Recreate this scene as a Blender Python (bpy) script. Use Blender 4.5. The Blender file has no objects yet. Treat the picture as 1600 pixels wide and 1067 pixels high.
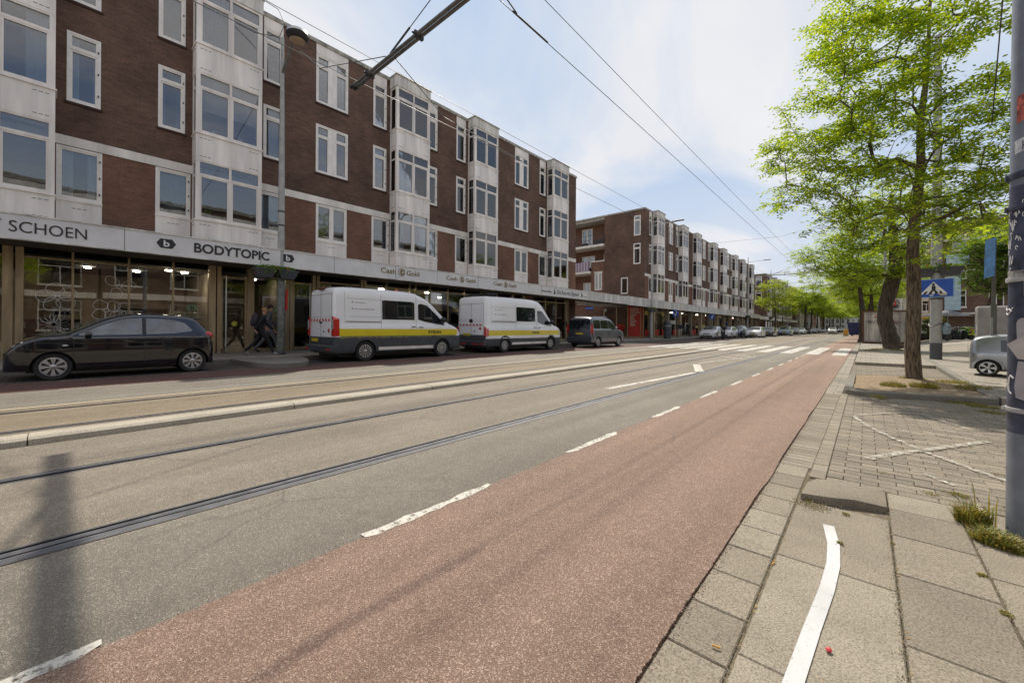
import bpy, bmesh, math, random
from mathutils import Vector, Matrix, Euler, noise as mnoise
R = math.radians
rnd = random.Random(7)
scene = bpy.context.scene
COL = scene.collection

# ------------------------------------------------------------------ camera
CAM_H = 1.2
YAW = math.atan((1353.0-800.0)/625.0)
cam_d = bpy.data.cameras.new('camera')
cam = bpy.data.objects.new('camera', cam_d); COL.objects.link(cam)
cam_d.sensor_width = 36; cam_d.sensor_fit = 'HORIZONTAL'
cam_d.lens = 36*625/1600
cam_d.shift_y = -22.5/1600
cam_d.clip_start = 0.05; cam_d.clip_end = 5000
_m = Matrix.Rotation(YAW, 4, 'Z') @ Matrix.Rotation(R(90), 4, 'X') @ Matrix.Rotation(R(0.41), 4, 'Z')
_m.translation = Vector((0, 0, CAM_H))
cam.matrix_world = _m
scene.camera = cam

# ------------------------------------------------------------------ sky and sun
SUN_AZ, SUN_EL = R(-32.5), R(52)
world = bpy.data.worlds.new('World'); scene.world = world; world.use_nodes = True
wn, wl = world.node_tree.nodes, world.node_tree.links
bg = wn['Background']; bg.inputs[1].default_value = 0.118
sky = wn.new('ShaderNodeTexSky'); sky.sky_type = 'NISHITA'; sky.sun_disc = False
sky.sun_elevation = SUN_EL; sky.sun_rotation = SUN_AZ; sky.dust_density = 1.6; sky.ozone_density = 1.2
def wnode(t, **k):
    n = wn.new(t)
    for a, b in k.items(): setattr(n, a, b)
    return n
tc = wnode('ShaderNodeTexCoord'); sp = wnode('ShaderNodeSeparateXYZ'); wl.new(tc.outputs['Generated'], sp.inputs[0])
def wm(op, a, b, clamp=False):
    n = wnode('ShaderNodeMath', operation=op); n.use_clamp = clamp
    for i, v in enumerate((a, b)):
        if v is None: continue
        if isinstance(v, (int, float)): n.inputs[i].default_value = v
        else: wl.new(v, n.inputs[i])
    return n.outputs[0]
zz = wm('ADD', wm('MAXIMUM', sp.outputs[2], 0.0), 0.22)
cx_ = wnode('ShaderNodeCombineXYZ'); wl.new(wm('DIVIDE', sp.outputs[0], zz), cx_.inputs[0]); wl.new(wm('DIVIDE', sp.outputs[1], zz), cx_.inputs[1])
n1 = wnode('ShaderNodeTexNoise'); n1.inputs['Scale'].default_value = 1.15; n1.inputs['Detail'].default_value = 9; n1.inputs['Roughness'].default_value = 0.56; n1.inputs['Distortion'].default_value = 0.5
mp = wnode('ShaderNodeMapping'); mp.inputs['Location'].default_value = (3.1, 1.7, 0); mp.inputs['Rotation'].default_value = (0, 0, R(35)); mp.inputs['Scale'].default_value = (1.0, 0.55, 1)
wl.new(cx_.outputs[0], mp.inputs[0]); wl.new(mp.outputs[0], n1.inputs['Vector'])
rp = wnode('ShaderNodeValToRGB'); rp.color_ramp.elements[0].position = 0.41; rp.color_ramp.elements[1].position = 0.60
rp.color_ramp.elements[0].color = (0.12, 0.12, 0.12, 1); rp.color_ramp.elements[1].color = (1, 1, 1, 1)
wl.new(n1.outputs[0], rp.inputs[0])
low = wm('SUBTRACT', 1.0, wm('MULTIPLY', sp.outputs[2], 2.6), True)
cov0 = wm('MAXIMUM', rp.outputs[0], wm('MULTIPLY', low, 0.9), True)
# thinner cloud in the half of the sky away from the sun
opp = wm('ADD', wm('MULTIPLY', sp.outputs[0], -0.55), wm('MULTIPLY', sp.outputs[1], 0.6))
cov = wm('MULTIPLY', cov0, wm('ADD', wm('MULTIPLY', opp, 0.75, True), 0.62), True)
n2 = wnode('ShaderNodeTexNoise'); n2.inputs['Scale'].default_value = 2.3; n2.inputs['Detail'].default_value = 6
wl.new(mp.outputs[0], n2.inputs['Vector'])
cc = wnode('ShaderNodeMix', data_type='RGBA'); cc.inputs[6].default_value = (3.8, 3.95, 4.2, 1); cc.inputs[7].default_value = (5.1, 5.0, 4.9, 1)
wl.new(n2.outputs[0], cc.inputs[0])
mx = wnode('ShaderNodeMix', data_type='RGBA'); fill_tint = wnode('ShaderNodeMix', data_type='RGBA'); fill_tint.inputs[6].default_value = (1.85, 1.66, 1.42, 1); fill_tint.inputs[7].default_value = (0.90, 0.91, 0.94, 1); wl.new(wm('ADD', wm('MULTIPLY', opp, 1.1), 0.45, True), fill_tint.inputs[0])  # clouds opposite the sun made brighter and warmer, added fill for the shaded facades
cm = wnode('ShaderNodeMix', data_type='RGBA', blend_type='MULTIPLY'); cm.inputs[0].default_value = 1.0; wl.new(cc.outputs[2], cm.inputs[6]); wl.new(fill_tint.outputs[2], cm.inputs[7])
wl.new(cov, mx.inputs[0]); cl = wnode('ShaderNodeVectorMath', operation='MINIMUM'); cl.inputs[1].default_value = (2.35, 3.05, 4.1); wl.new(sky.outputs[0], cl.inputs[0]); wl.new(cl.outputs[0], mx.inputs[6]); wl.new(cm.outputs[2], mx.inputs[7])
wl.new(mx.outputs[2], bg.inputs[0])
sun_d = bpy.data.lights.new('sun', 'SUN'); sun_d.energy = 3.0; sun_d.angle = R(0.6); sun_d.color = (1.0, 0.925, 0.80)
sun = bpy.data.objects.new('sun', sun_d); COL.objects.link(sun)
_sd = Vector((math.sin(SUN_AZ)*math.cos(SUN_EL), math.cos(SUN_AZ)*math.cos(SUN_EL), math.sin(SUN_EL)))
sun.rotation_euler = _sd.to_track_quat('Z', 'Y').to_euler()
scene.view_settings.view_transform = 'Standard'; scene.view_settings.look = 'None'
scene.view_settings.exposure = 0.80; scene.view_settings.gamma = 1.0
try:
    scene.cycles.max_bounces = 6; scene.cycles.transparent_max_bounces = 12; scene.cycles.use_denoising = True
except Exception: pass

# ------------------------------------------------------------------ mesh builder
class MB:
    def __init__(s): s.v = []; s.f = []; s.m = []
    def face(s, pts, mi=0):
        b = len(s.v); s.v += [tuple(p) for p in pts]; s.f.append(tuple(range(b, b+len(pts)))); s.m.append(mi)
    def raw(s, vs, fs, mi=0):
        b = len(s.v); s.v += [tuple(p) for p in vs]
        for f in fs: s.f.append(tuple(b+i for i in f)); s.m.append(mi)
    def box(s, x0, x1, y0, y1, z0, z1, mi=0, bottom=True):
        if x0 > x1: x0, x1 = x1, x0
        if y0 > y1: y0, y1 = y1, y0
        if z0 > z1: z0, z1 = z1, z0
        v = [(x0,y0,z0),(x1,y0,z0),(x1,y1,z0),(x0,y1,z0),(x0,y0,z1),(x1,y0,z1),(x1,y1,z1),(x0,y1,z1)]
        f = [(4,5,6,7),(0,1,5,4),(1,2,6,5),(2,3,7,6),(3,0,4,7)]
        if bottom: f.append((3,2,1,0))
        s.raw(v, f, mi)
    def cbox(s, x0, x1, y0, y1, z0, z1, c=0.01, mi=0):      # top edges chamfered
        v = []
        for (z, d) in ((z0, 0), (z1-c, 0), (z1, c)):
            v += [(x0+d,y0+d,z),(x1-d,y0+d,z),(x1-d,y1-d,z),(x0+d,y1-d,z)]
        f = [(8,9,10,11)]
        for k in (0, 4):
            for i in range(4): f.append((k+i, k+(i+1)%4, k+4+(i+1)%4, k+4+i))
        s.raw(v, f, mi)
    def prism(s, poly, a, b, axis='x', mi=0):
        # poly: 2D points; axis: extrusion axis. x->(y,z) y->(x,z) z->(x,y)
        def P(p, t):
            return (t,p[0],p[1]) if axis=='x' else ((p[0],t,p[1]) if axis=='y' else (p[0],p[1],t))
        n = len(poly); v = [P(p,a) for p in poly]+[P(p,b) for p in poly]
        f = [tuple(range(n)), tuple(range(2*n-1, n-1, -1))]+[(i,(i+1)%n,n+(i+1)%n,n+i) for i in range(n)]
        s.raw(v, f, mi)
    def tube(s, pts, r, n=8, mi=0, caps=True):
        pts = [Vector(p) for p in pts]; k = len(pts)
        rs = r if isinstance(r, (list, tuple)) else [r]*k
        rings = []; up = None
        for i in range(k):
            d = (pts[min(i+1,k-1)]-pts[max(i-1,0)])
            if d.length < 1e-9: d = Vector((0,0,1))
            d.normalize()
            if up is None: up = Vector((0,0,1)) if abs(d.z) < .9 else Vector((1,0,0))
            a = d.cross(up)
            if a.length < 1e-6: a = d.orthogonal()
            a.normalize(); up = a.cross(d).normalized()
            rings.append([pts[i]+(a*math.cos(2*math.pi*j/n)+up*math.sin(2*math.pi*j/n))*rs[i] for j in range(n)])
        v = [p for q in rings for p in q]
        f = [(i*n+j, (i+1)*n+j, (i+1)*n+(j+1)%n, i*n+(j+1)%n) for i in range(k-1) for j in range(n)]
        if caps: f += [tuple(range(n)), tuple((k-1)*n+j for j in range(n-1,-1,-1))]
        s.raw(v, f, mi)
    def lathe(s, prof, c=(0,0,0), axis='z', n=20, mi=0):
        # prof: list of (r, t) along axis
        v = []
        for r, t in prof:
            for j in range(n):
                a = 2*math.pi*j/n; p, q = r*math.cos(a), r*math.sin(a)
                v.append({'z':(c[0]+p,c[1]+q,c[2]+t),'x':(c[0]+t,c[1]+p,c[2]+q),'y':(c[0]+q,c[1]+t,c[2]+p)}[axis])
        f = [(i*n+j, i*n+(j+1)%n, (i+1)*n+(j+1)%n, (i+1)*n+j) for i in range(len(prof)-1) for j in range(n)]
        if prof[0][0] > 1e-5: f.append(tuple(range(n-1,-1,-1)))
        if prof[-1][0] > 1e-5: f.append(tuple((len(prof)-1)*n+j for j in range(n)))
        s.raw(v, f, mi)
    def merge(s, me, M=None, mi=0):
        vs = [(M @ v.co) if M else v.co for v in me.vertices]
        s.raw(vs, [tuple(p.vertices) for p in me.polygons], mi)
    def mesh(s, name, mats, smooth=None, weld=False):
        me = bpy.data.meshes.new(name); me.from_pydata(s.v, [], s.f)
        if not isinstance(mats, (list, tuple)): mats = [mats]
        for m in mats: me.materials.append(m)
        me.polygons.foreach_set('material_index', s.m)
        if weld:
            bm = bmesh.new(); bm.from_mesh(me); bmesh.ops.remove_doubles(bm, verts=bm.verts, dist=1e-4)
            bmesh.ops.recalc_face_normals(bm, faces=bm.faces); bm.to_mesh(me); bm.free()
        if smooth is not None:
            me.polygons.foreach_set('use_smooth', [True]*len(me.polygons)); me.set_sharp_from_angle(angle=R(smooth))
        me.update(); return me
    def build(s, name, mats, parent=None, smooth=None, weld=False):
        o = bpy.data.objects.new(name, s.mesh(name, mats, smooth, weld)); COL.objects.link(o)
        if parent is not None: o.parent = parent
        return o
def place(name, me, parent=None, loc=(0,0,0), rz=0):
    o = bpy.data.objects.new(name, me); COL.objects.link(o); o.location = loc; o.rotation_euler = (0,0,rz)
    if parent is not None: o.parent = parent
    return o
def tag(o, label=None, cat=None, group=None, kind=None):
    if label: o['label'] = label
    if cat: o['category'] = cat
    if group: o['group'] = group
    if kind: o['kind'] = kind
    return o
def thing(name, label, cat, loc=(0,0,0), rz=0, group=None):
    o = bpy.data.objects.new(name, None); COL.objects.link(o); o.location = loc; o.rotation_euler = (0,0,rz)
    o.empty_display_size = 0.3
    return tag(o, label, cat, group)
def copy_tree(o, parent=None):
    c = o.copy(); COL.objects.link(c); c.parent = parent
    for ch in list(o.children): copy_tree(ch, c)
    return c
_tc = {}
def text_mesh(body, size=1.0, off=0.0, ext=0.0, sx=1.0, spacing=1.0, align='LEFT'):
    c = bpy.data.curves.new('lettering', 'FONT'); c.body = body; c.size = size; c.offset = off; c.extrude = ext
    c.space_character = spacing; c.align_x = align; c.resolution_u = 4
    t = bpy.data.objects.new('lettering', c); COL.objects.link(t)
    dg = bpy.context.evaluated_depsgraph_get(); me = bpy.data.meshes.new_from_object(t.evaluated_get(dg))
    bpy.data.objects.remove(t); bpy.data.curves.remove(c)
    if sx != 1.0:
        for v in me.vertices: v.co.x *= sx
    return me
def text_on(body, w, h, origin, ux, uy, mat, parent, name='lettering', bold=0.0, ext=0.008):
    """lettering fitted to width w and cap height h; origin = lower left; ux,uy unit vectors"""
    me = text_mesh(body, 1.0, bold, 0.0)
    xs = [v.co.x for v in me.vertices]; ys = [v.co.y for v in me.vertices]
    x0, x1 = min(xs), max(xs); y1 = max(ys); y0 = 0.0
    ux, uy = Vector(ux), Vector(uy); nz = ux.cross(uy); o = Vector(origin)
    M = MB(); vs = [o+ux*((v.co.x-x0)/(x1-x0)*w)+uy*((v.co.y-y0)/(y1-y0)*h) for v in me.vertices]
    fs = [tuple(p.vertices) for p in me.polygons]
    M.raw([p+nz*ext for p in vs], fs)
    ob = M.build(name, mat, parent); bpy.data.meshes.remove(me); return ob

# ------------------------------------------------------------------ materials
def new_mat(name):
    m = bpy.data.materials.new(name); m.use_nodes = True
    return m, m.node_tree.nodes, m.node_tree.links, m.node_tree.nodes['Principled BSDF']
def N(nodes, t, **kw):
    n = nodes.new(t)
    for k, v in kw.items():
        if k.startswith('i_'): n.inputs[k[2:].replace('_', ' ')].default_value = v
        else: setattr(n, k, v)
    return n
def ramp(nodes, p0, p1, c0, c1):
    r = nodes.new('ShaderNodeValToRGB'); e = r.color_ramp.elements
    e[0].position = p0; e[1].position = p1; e[0].color = (*c0, 1) if len(c0) == 3 else c0; e[1].color = (*c1, 1) if len(c1) == 3 else c1
    return r
def mixc(nodes, links, fac, a, b, blend='MIX'):
    n = nodes.new('ShaderNodeMix'); n.data_type = 'RGBA'; n.blend_type = blend
    for i, v in ((0, fac), (6, a), (7, b)):
        if isinstance(v, (int, float)): n.inputs[i].default_value = v
        elif isinstance(v, tuple): n.inputs[i].default_value = (*v, 1) if len(v) == 3 else v
        else: links.new(v, n.inputs[i])
    return n.outputs[2]
def simple(name, col, rough=0.6, metal=0.0, var=0.12, scale=3.0, bump=0.0, bscale=40.0, coat=0.0, spec=0.5, streak=False):
    m, n, l, b = new_mat(name)
    t = N(n, 'ShaderNodeTexCoord'); v = t.outputs['Object']
    if streak:
        mp = N(n, 'ShaderNodeMapping'); mp.inputs['Scale'].default_value = (1, 1, 0.14); l.new(v, mp.inputs[0]); v2 = mp.outputs[0]
    else: v2 = v
    no = N(n, 'ShaderNodeTexNoise', i_Scale=scale, i_Detail=6.0, i_Roughness=0.62); l.new(v2, no.inputs['Vector'])
    lo = tuple(c*(1-var*1.6) for c in col); hi = tuple(min(1, c*(1+var)) for c in col)
    r = ramp(n, 0.32, 0.66, lo, hi); l.new(no.outputs[0], r.inputs[0]); l.new(r.outputs[0], b.inputs['Base Color'])
    b.inputs['Roughness'].default_value = rough; b.inputs['Metallic'].default_value = metal
    b.inputs['Coat Weight'].default_value = coat; b.inputs['Specular IOR Level'].default_value = spec
    if coat: b.inputs['Coat Roughness'].default_value = 0.04
    if bump:
        n3 = N(n, 'ShaderNodeTexNoise', i_Scale=bscale, i_Detail=4.0); l.new(v, n3.inputs['Vector'])
        bp = N(n, 'ShaderNodeBump', i_Strength=bump, i_Distance=0.01); l.new(n3.outputs[0], bp.inputs['Height']); l.new(bp.outputs[0], b.inputs['Normal'])
    return m
def asphalt(name, base, stone, patch, bump=0.7, scale=150.0, chipamt=0.5):
    m, n, l, b = new_mat(name)
    t = N(n, 'ShaderNodeTexCoord'); v = t.outputs['Object']
    vo = N(n, 'ShaderNodeTexVoronoi', i_Scale=scale, i_Randomness=1.0); l.new(v, vo.inputs['Vector'])
    sep = N(n, 'ShaderNodeSeparateColor'); l.new(vo.outputs['Color'], sep.inputs[0])
    r1 = ramp(n, 0.68, 0.92, (0,0,0), (1,1,1)); l.new(sep.outputs[0], r1.inputs[0])
    sc = N(n, 'ShaderNodeMath', operation='MULTIPLY'); sc.inputs[1].default_value = chipamt; l.new(r1.outputs[0], sc.inputs[0])
    big = N(n, 'ShaderNodeTexNoise', i_Scale=0.55, i_Detail=8.0, i_Roughness=0.6, i_Distortion=0.4); l.new(v, big.inputs['Vector'])
    mid = N(n, 'ShaderNodeTexNoise', i_Scale=9.0, i_Detail=8.0, i_Roughness=0.7); l.new(v, mid.inputs['Vector'])
    r2 = ramp(n, 0.35, 0.68, patch, base); l.new(big.outputs[0], r2.inputs[0])
    c1 = mixc(n, l, sc.outputs[0], r2.outputs[0], stone)
    r3 = ramp(n, 0.25, 0.75, (0.86,0.86,0.86), (1.08,1.08,1.07)); l.new(mid.outputs[0], r3.inputs[0])
    c2 = mixc(n, l, 1.0, c1, r3.outputs[0], 'MULTIPLY')
    fine = N(n, 'ShaderNodeTexNoise', i_Scale=scale*1.7, i_Detail=3.0, i_Roughness=0.8); l.new(v, fine.inputs['Vector'])
    r4 = ramp(n, 0.40, 0.56, (0.30,0.28,0.26), (1.22,1.21,1.2)); l.new(fine.outputs[0], r4.inputs[0])
    c3 = mixc(n, l, 0.85, c2, r4.outputs[0], 'MULTIPLY')
    # worn wheel tracks / lengthwise streaks
    mp = N(n, 'ShaderNodeMapping'); mp.inputs['Scale'].default_value = (1.6, 0.045, 1); l.new(v, mp.inputs[0])
    st = N(n, 'ShaderNodeTexNoise', i_Scale=1.5, i_Detail=5.0); l.new(mp.outputs[0], st.inputs['Vector'])
    r5 = ramp(n, 0.36, 0.62, (0.8,0.79,0.78), (1.08,1.08,1.08)); l.new(st.outputs[0], r5.inputs[0])
    c4 = mixc(n, l, 0.8, c3, r5.outputs[0], 'MULTIPLY')
    cw = N(n, 'ShaderNodeTexNoise', i_Scale=2.6, i_Detail=6.0); l.new(v, cw.inputs['Vector'])
    cv = mixc(n, l, 0.16, v, cw.outputs['Color']); ce = N(n, 'ShaderNodeTexVoronoi', feature='DISTANCE_TO_EDGE', i_Scale=0.55); l.new(cv, ce.inputs['Vector'])
    cr_ = ramp(n, 0.0015, 0.006, (1,1,1), (0,0,0)); l.new(ce.outputs['Distance'], cr_.inputs[0])
    cm_ = ramp(n, 0.5, 0.62, (0,0,0), (0.42,0.42,0.42)); l.new(big.outputs[0], cm_.inputs[0])
    cf = N(n, 'ShaderNodeMath', operation='MULTIPLY'); l.new(cr_.outputs[0], cf.inputs[0]); l.new(cm_.outputs[0], cf.inputs[1])
    c4 = mixc(n, l, cf.outputs[0], c4, (0.05,0.045,0.04))
    st2 = N(n, 'ShaderNodeTexNoise', i_Scale=1.7, i_Detail=5.0, i_Roughness=0.7); l.new(v, st2.inputs['Vector'])
    r6 = ramp(n, 0.60, 0.74, (1,1,1), (0.7,0.68,0.66)); l.new(st2.outputs[0], r6.inputs[0]); c4 = mixc(n, l, 1.0, c4, r6.outputs[0], 'MULTIPLY')
    l.new(c4, b.inputs['Base Color']); b.inputs['Roughness'].default_value = 0.86; b.inputs['Specular IOR Level'].default_value = 0.35
    h = N(n, 'ShaderNodeMath', operation='ADD'); l.new(vo.outputs['Distance'], h.inputs[0]); l.new(fine.outputs[0], h.inputs[1])
    bp = N(n, 'ShaderNodeBump', i_Strength=bump, i_Distance=0.006); l.new(h.outputs[0], bp.inputs['Height']); l.new(bp.outputs[0], b.inputs['Normal'])
    return m
def concrete(name, col, stain=(0.12,0.105,0.085), speck=60.0, bump=0.3, amt=0.5):
    m, n, l, b = new_mat(name)
    t = N(n, 'ShaderNodeTexCoord'); v = t.outputs['Object']
    a = N(n, 'ShaderNodeTexNoise', i_Scale=2.2, i_Detail=9.0, i_Roughness=0.68); l.new(v, a.inputs['Vector'])
    r = ramp(n, 0.42, 0.75, (0,0,0), (amt,amt,amt)); l.new(a.outputs[0], r.inputs[0])
    c = mixc(n, l, r.outputs[0], col, stain)
    s = N(n, 'ShaderNodeTexNoise', i_Scale=speck*2, i_Detail=3.0, i_Roughness=0.8); l.new(v, s.inputs['Vector'])
    r2 = ramp(n, 0.38, 0.58, (0.50,0.48,0.45), (1.2,1.19,1.17)); l.new(s.outputs[0], r2.inputs[0])
    c = mixc(n, l, 0.9, c, r2.outputs[0], 'MULTIPLY'); l.new(c, b.inputs['Base Color'])
    b.inputs['Roughness'].default_value = 0.88; b.inputs['Specular IOR Level'].default_value = 0.3
    bp = N(n, 'ShaderNodeBump', i_Strength=bump, i_Distance=0.004); l.new(s.outputs[0], bp.inputs['Height']); l.new(bp.outputs[0], b.inputs['Normal'])
    return m
def brick(name, c1, c2, mortar, soot=0.5, bw=0.22, bh=0.0625, floor=False, ms=0.012, bump=0.4):
    m, n, l, b = new_mat(name)
    t = N(n, 'ShaderNodeTexCoord'); s = N(n, 'ShaderNodeSeparateXYZ'); l.new(t.outputs['Object'], s.inputs[0])
    cb = N(n, 'ShaderNodeCombineXYZ')
    if floor: l.new(s.outputs[0], cb.inputs[0]); l.new(s.outputs[1], cb.inputs[1])
    else:
        ad = N(n, 'ShaderNodeMath', operation='ADD'); l.new(s.outputs[0], ad.inputs[0]); l.new(s.outputs[1], ad.inputs[1])
        l.new(ad.outputs[0], cb.inputs[0]); l.new(s.outputs[2], cb.inputs[1])
    bt = N(n, 'ShaderNodeTexBrick'); bt.inputs['Scale'].default_value = 1.0; bt.inputs['Brick Width'].default_value = bw; bt.inputs['Row Height'].default_value = bh
    bt.inputs['Mortar Size'].default_value = ms*0.5; bt.inputs['Mortar Smooth'].default_value = 0.2; bt.inputs['Bias'].default_value = -0.2
    bt.inputs['Color1'].default_value = (*c1,1); bt.inputs['Color2'].default_value = (*c2,1); bt.inputs['Mortar'].default_value = (*mortar,1)
    l.new(cb.outputs[0], bt.inputs['Vector'])
    no = N(n, 'ShaderNodeTexNoise', i_Scale=0.7, i_Detail=9.0, i_Roughness=0.66); l.new(t.outputs['Object'], no.inputs['Vector'])
    r = ramp(n, 0.33, 0.68, (1-soot,)*3, (1.18,1.15,1.12)); l.new(no.outputs[0], r.inputs[0])
    c = mixc(n, l, 1.0, bt.outputs[0], r.outputs[0], 'MULTIPLY')
    n3 = N(n, 'ShaderNodeTexNoise', i_Scale=23.0, i_Detail=4.0, i_Roughness=0.8); l.new(t.outputs['Object'], n3.inputs['Vector'])
    r3 = ramp(n, 0.3, 0.7, (0.7,0.7,0.7), (1.25,1.25,1.25)); l.new(n3.outputs[0], r3.inputs[0])
    c = mixc(n, l, 0.8, c, r3.outputs[0], 'MULTIPLY')
    l.new(c, b.inputs['Base Color']); b.inputs['Roughness'].default_value = 0.9; b.inputs['Specular IOR Level'].default_value = 0.25
    bp = N(n, 'ShaderNodeBump', i_Strength=bump, i_Distance=0.005); bp.invert = True; l.new(bt.outputs['Fac'], bp.inputs['Height']); l.new(bp.outputs[0], b.inputs['Normal'])
    return m
def glass(name, tint=(0.5,0.55,0.58), refl=1.0, base=0.10, rough=0.01, wob=0.04):
    m, n, l, b = new_mat(name); n.remove(b); out = n['Material Output']
    tr = N(n, 'ShaderNodeBsdfTransparent'); tr.inputs[0].default_value = (*tint,1)
    gl = N(n, 'ShaderNodeBsdfGlossy'); gl.inputs['Roughness'].default_value = rough; gl.inputs['Color'].default_value = (refl,refl,refl,1)
    fr = N(n, 'ShaderNodeFresnel'); fr.inputs[0].default_value = 1.6
    ad = N(n, 'ShaderNodeMath', operation='ADD'); ad.use_clamp = True; ad.inputs[1].default_value = base; l.new(fr.outputs[0], ad.inputs[0])
    t = N(n, 'ShaderNodeTexCoord'); no = N(n, 'ShaderNodeTexNoise', i_Scale=1.3, i_Detail=2.0); l.new(t.outputs['Object'], no.inputs['Vector'])
    bp = N(n, 'ShaderNodeBump', i_Strength=wob, i_Distance=0.05); l.new(no.outputs[0], bp.inputs['Height']); l.new(bp.outputs[0], gl.inputs['Normal'])
    mx = N(n, 'ShaderNodeMixShader'); l.new(ad.outputs[0], mx.inputs[0]); l.new(tr.outputs[0], mx.inputs[1]); l.new(gl.outputs[0], mx.inputs[2]); l.new(mx.outputs[0], out.inputs[0])
    return m
def worn_paint(name, col, cut=(0.36, 0.46), scale=14.0):
    m, n, l, b = new_mat(name); out = n['Material Output']
    t = N(n, 'ShaderNodeTexCoord'); v = t.outputs['Object']
    a = N(n, 'ShaderNodeTexNoise', i_Scale=scale, i_Detail=9.0, i_Roughness=0.75); l.new(v, a.inputs['Vector'])
    r = ramp(n, cut[0], cut[1], (0,0,0), (1,1,1)); l.new(a.outputs[0], r.inputs[0])
    a2 = N(n, 'ShaderNodeTexNoise', i_Scale=2.5, i_Detail=4.0); l.new(v, a2.inputs['Vector'])
    r2 = ramp(n, 0.3, 0.7, tuple(c*0.78 for c in col), col); l.new(a2.outputs[0], r2.inputs[0]); l.new(r2.outputs[0], b.inputs['Base Color'])
    b.inputs['Roughness'].default_value = 0.75
    tr = N(n, 'ShaderNodeBsdfTransparent'); mx = N(n, 'ShaderNodeMixShader')
    l.new(r.outputs[0], mx.inputs[0]); l.new(tr.outputs[0], mx.inputs[1]); l.new(b.outputs[0], mx.inputs[2]); l.new(mx.outputs[0], out.inputs[0])
    return m
def leafmat(name, c0, c1, trans=0.5):
    m, n, l, b = new_mat(name); n.remove(b); out = n['Material Output']
    g = N(n, 'ShaderNodeNewGeometry'); r = ramp(n, 0.0, 1.0, c0, c1); l.new(g.outputs['Random Per Island'], r.inputs[0])
    d = N(n, 'ShaderNodeBsdfDiffuse'); l.new(r.outputs[0], d.inputs[0])
    tl = N(n, 'ShaderNodeBsdfTranslucent'); c = mixc(n, l, 1.0, r.outputs[0], (1.6,1.5,0.7), 'MULTIPLY'); l.new(c, tl.inputs[0])
    mx = N(n, 'ShaderNodeMixShader'); mx.inputs[0].default_value = trans; l.new(d.outputs[0], mx.inputs[1]); l.new(tl.outputs[0], mx.inputs[2])
    gl = N(n, 'ShaderNodeBsdfGlossy'); gl.inputs['Roughness'].default_value = 0.45; gl.inputs[0].default_value = (0.5,0.5,0.45,1)
    m2 = N(n, 'ShaderNodeMixShader'); m2.inputs[0].default_value = 0.06; l.new(mx.outputs[0], m2.inputs[1]); l.new(gl.outputs[0], m2.inputs[2])
    l.new(m2.outputs[0], out.inputs[0]); return m
def emit(name, col, s):
    m, n, l, b = new_mat(name); b.inputs['Base Color'].default_value = (*col,1); b.inputs['Emission Color'].default_value = (*col,1); b.inputs['Emission Strength'].default_value = s
    return m
def carpaint(name, col, metal=0.0, rough=0.3, dirt=0.1):
    m, n, l, b = new_mat(name)
    t = N(n, 'ShaderNodeTexCoord'); no = N(n, 'ShaderNodeTexNoise', i_Scale=2.0, i_Detail=8.0, i_Roughness=0.7); l.new(t.outputs['Object'], no.inputs['Vector'])
    r = ramp(n, 0.4, 0.8, (0,0,0), (dirt,)*3); l.new(no.outputs[0], r.inputs[0])
    c = mixc(n, l, r.outputs[0], col, (0.22,0.2,0.17)); l.new(c, b.inputs['Base Color'])
    r2 = ramp(n, 0.3, 0.75, (rough*0.7,)*3, (rough*1.6,)*3); l.new(no.outputs[0], r2.inputs[0]); l.new(r2.outputs[0], b.inputs['Roughness'])
    b.inputs['Metallic'].default_value = metal; b.inputs['Coat Weight'].default_value = 0.9; b.inputs['Coat Roughness'].default_value = 0.05
    return m

M = {}
M['asphalt'] = asphalt('asphalt grey', (0.24,0.218,0.182), (0.48,0.44,0.37), (0.187,0.168,0.14))
M['asphalt_track'] = asphalt('asphalt of the tram bed', (0.265,0.23,0.185), (0.5,0.45,0.37), (0.21,0.182,0.145), scale=130)
M['asphalt_ochre'] = asphalt('ochre asphalt', (0.27,0.22,0.155), (0.46,0.39,0.29), (0.215,0.175,0.12), scale=130)
M['asphalt_red'] = asphalt('red asphalt', (0.315,0.205,0.155), (0.70,0.55,0.45), (0.26,0.175,0.135), bump=0.8, scale=200, chipamt=0.55)
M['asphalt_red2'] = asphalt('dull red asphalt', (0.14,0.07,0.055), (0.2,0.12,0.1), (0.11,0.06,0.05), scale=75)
M['slab_a'] = concrete('concrete slab', (0.265,0.23,0.18)); M['slab_b'] = concrete('concrete slab dark', (0.225,0.195,0.152)); M['slab_c'] = concrete('concrete slab pale', (0.30,0.265,0.21))
M['clinker_a'] = concrete('clinker brown', (0.25,0.215,0.168)); M['clinker_b'] = concrete('clinker grey', (0.21,0.182,0.145)); M['clinker_c'] = concrete('clinker buff', (0.29,0.25,0.195))
M['kerbstone'] = concrete('kerb stone', (0.23,0.215,0.185)); M['kerb_pale'] = concrete('pale kerb', (0.44,0.40,0.33), amt=0.3)
M['pave_far'] = brick('pavement slabs', (0.31,0.28,0.235), (0.265,0.24,0.2), (0.11,0.1,0.08), soot=0.25, bw=0.3, bh=0.3, floor=True)
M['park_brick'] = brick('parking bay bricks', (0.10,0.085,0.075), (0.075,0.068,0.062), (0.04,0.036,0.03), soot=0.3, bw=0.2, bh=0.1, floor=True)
M['soil'] = simple('dry soil', (0.26,0.19,0.115), 0.95, var=0.3, scale=14, bump=1.0, bscale=70)
M['joint'] = simple('joint sand', (0.15,0.12,0.08), 0.95, var=0.3, scale=20)
M['earth'] = concrete('open ground', (0.2,0.19,0.16))
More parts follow.
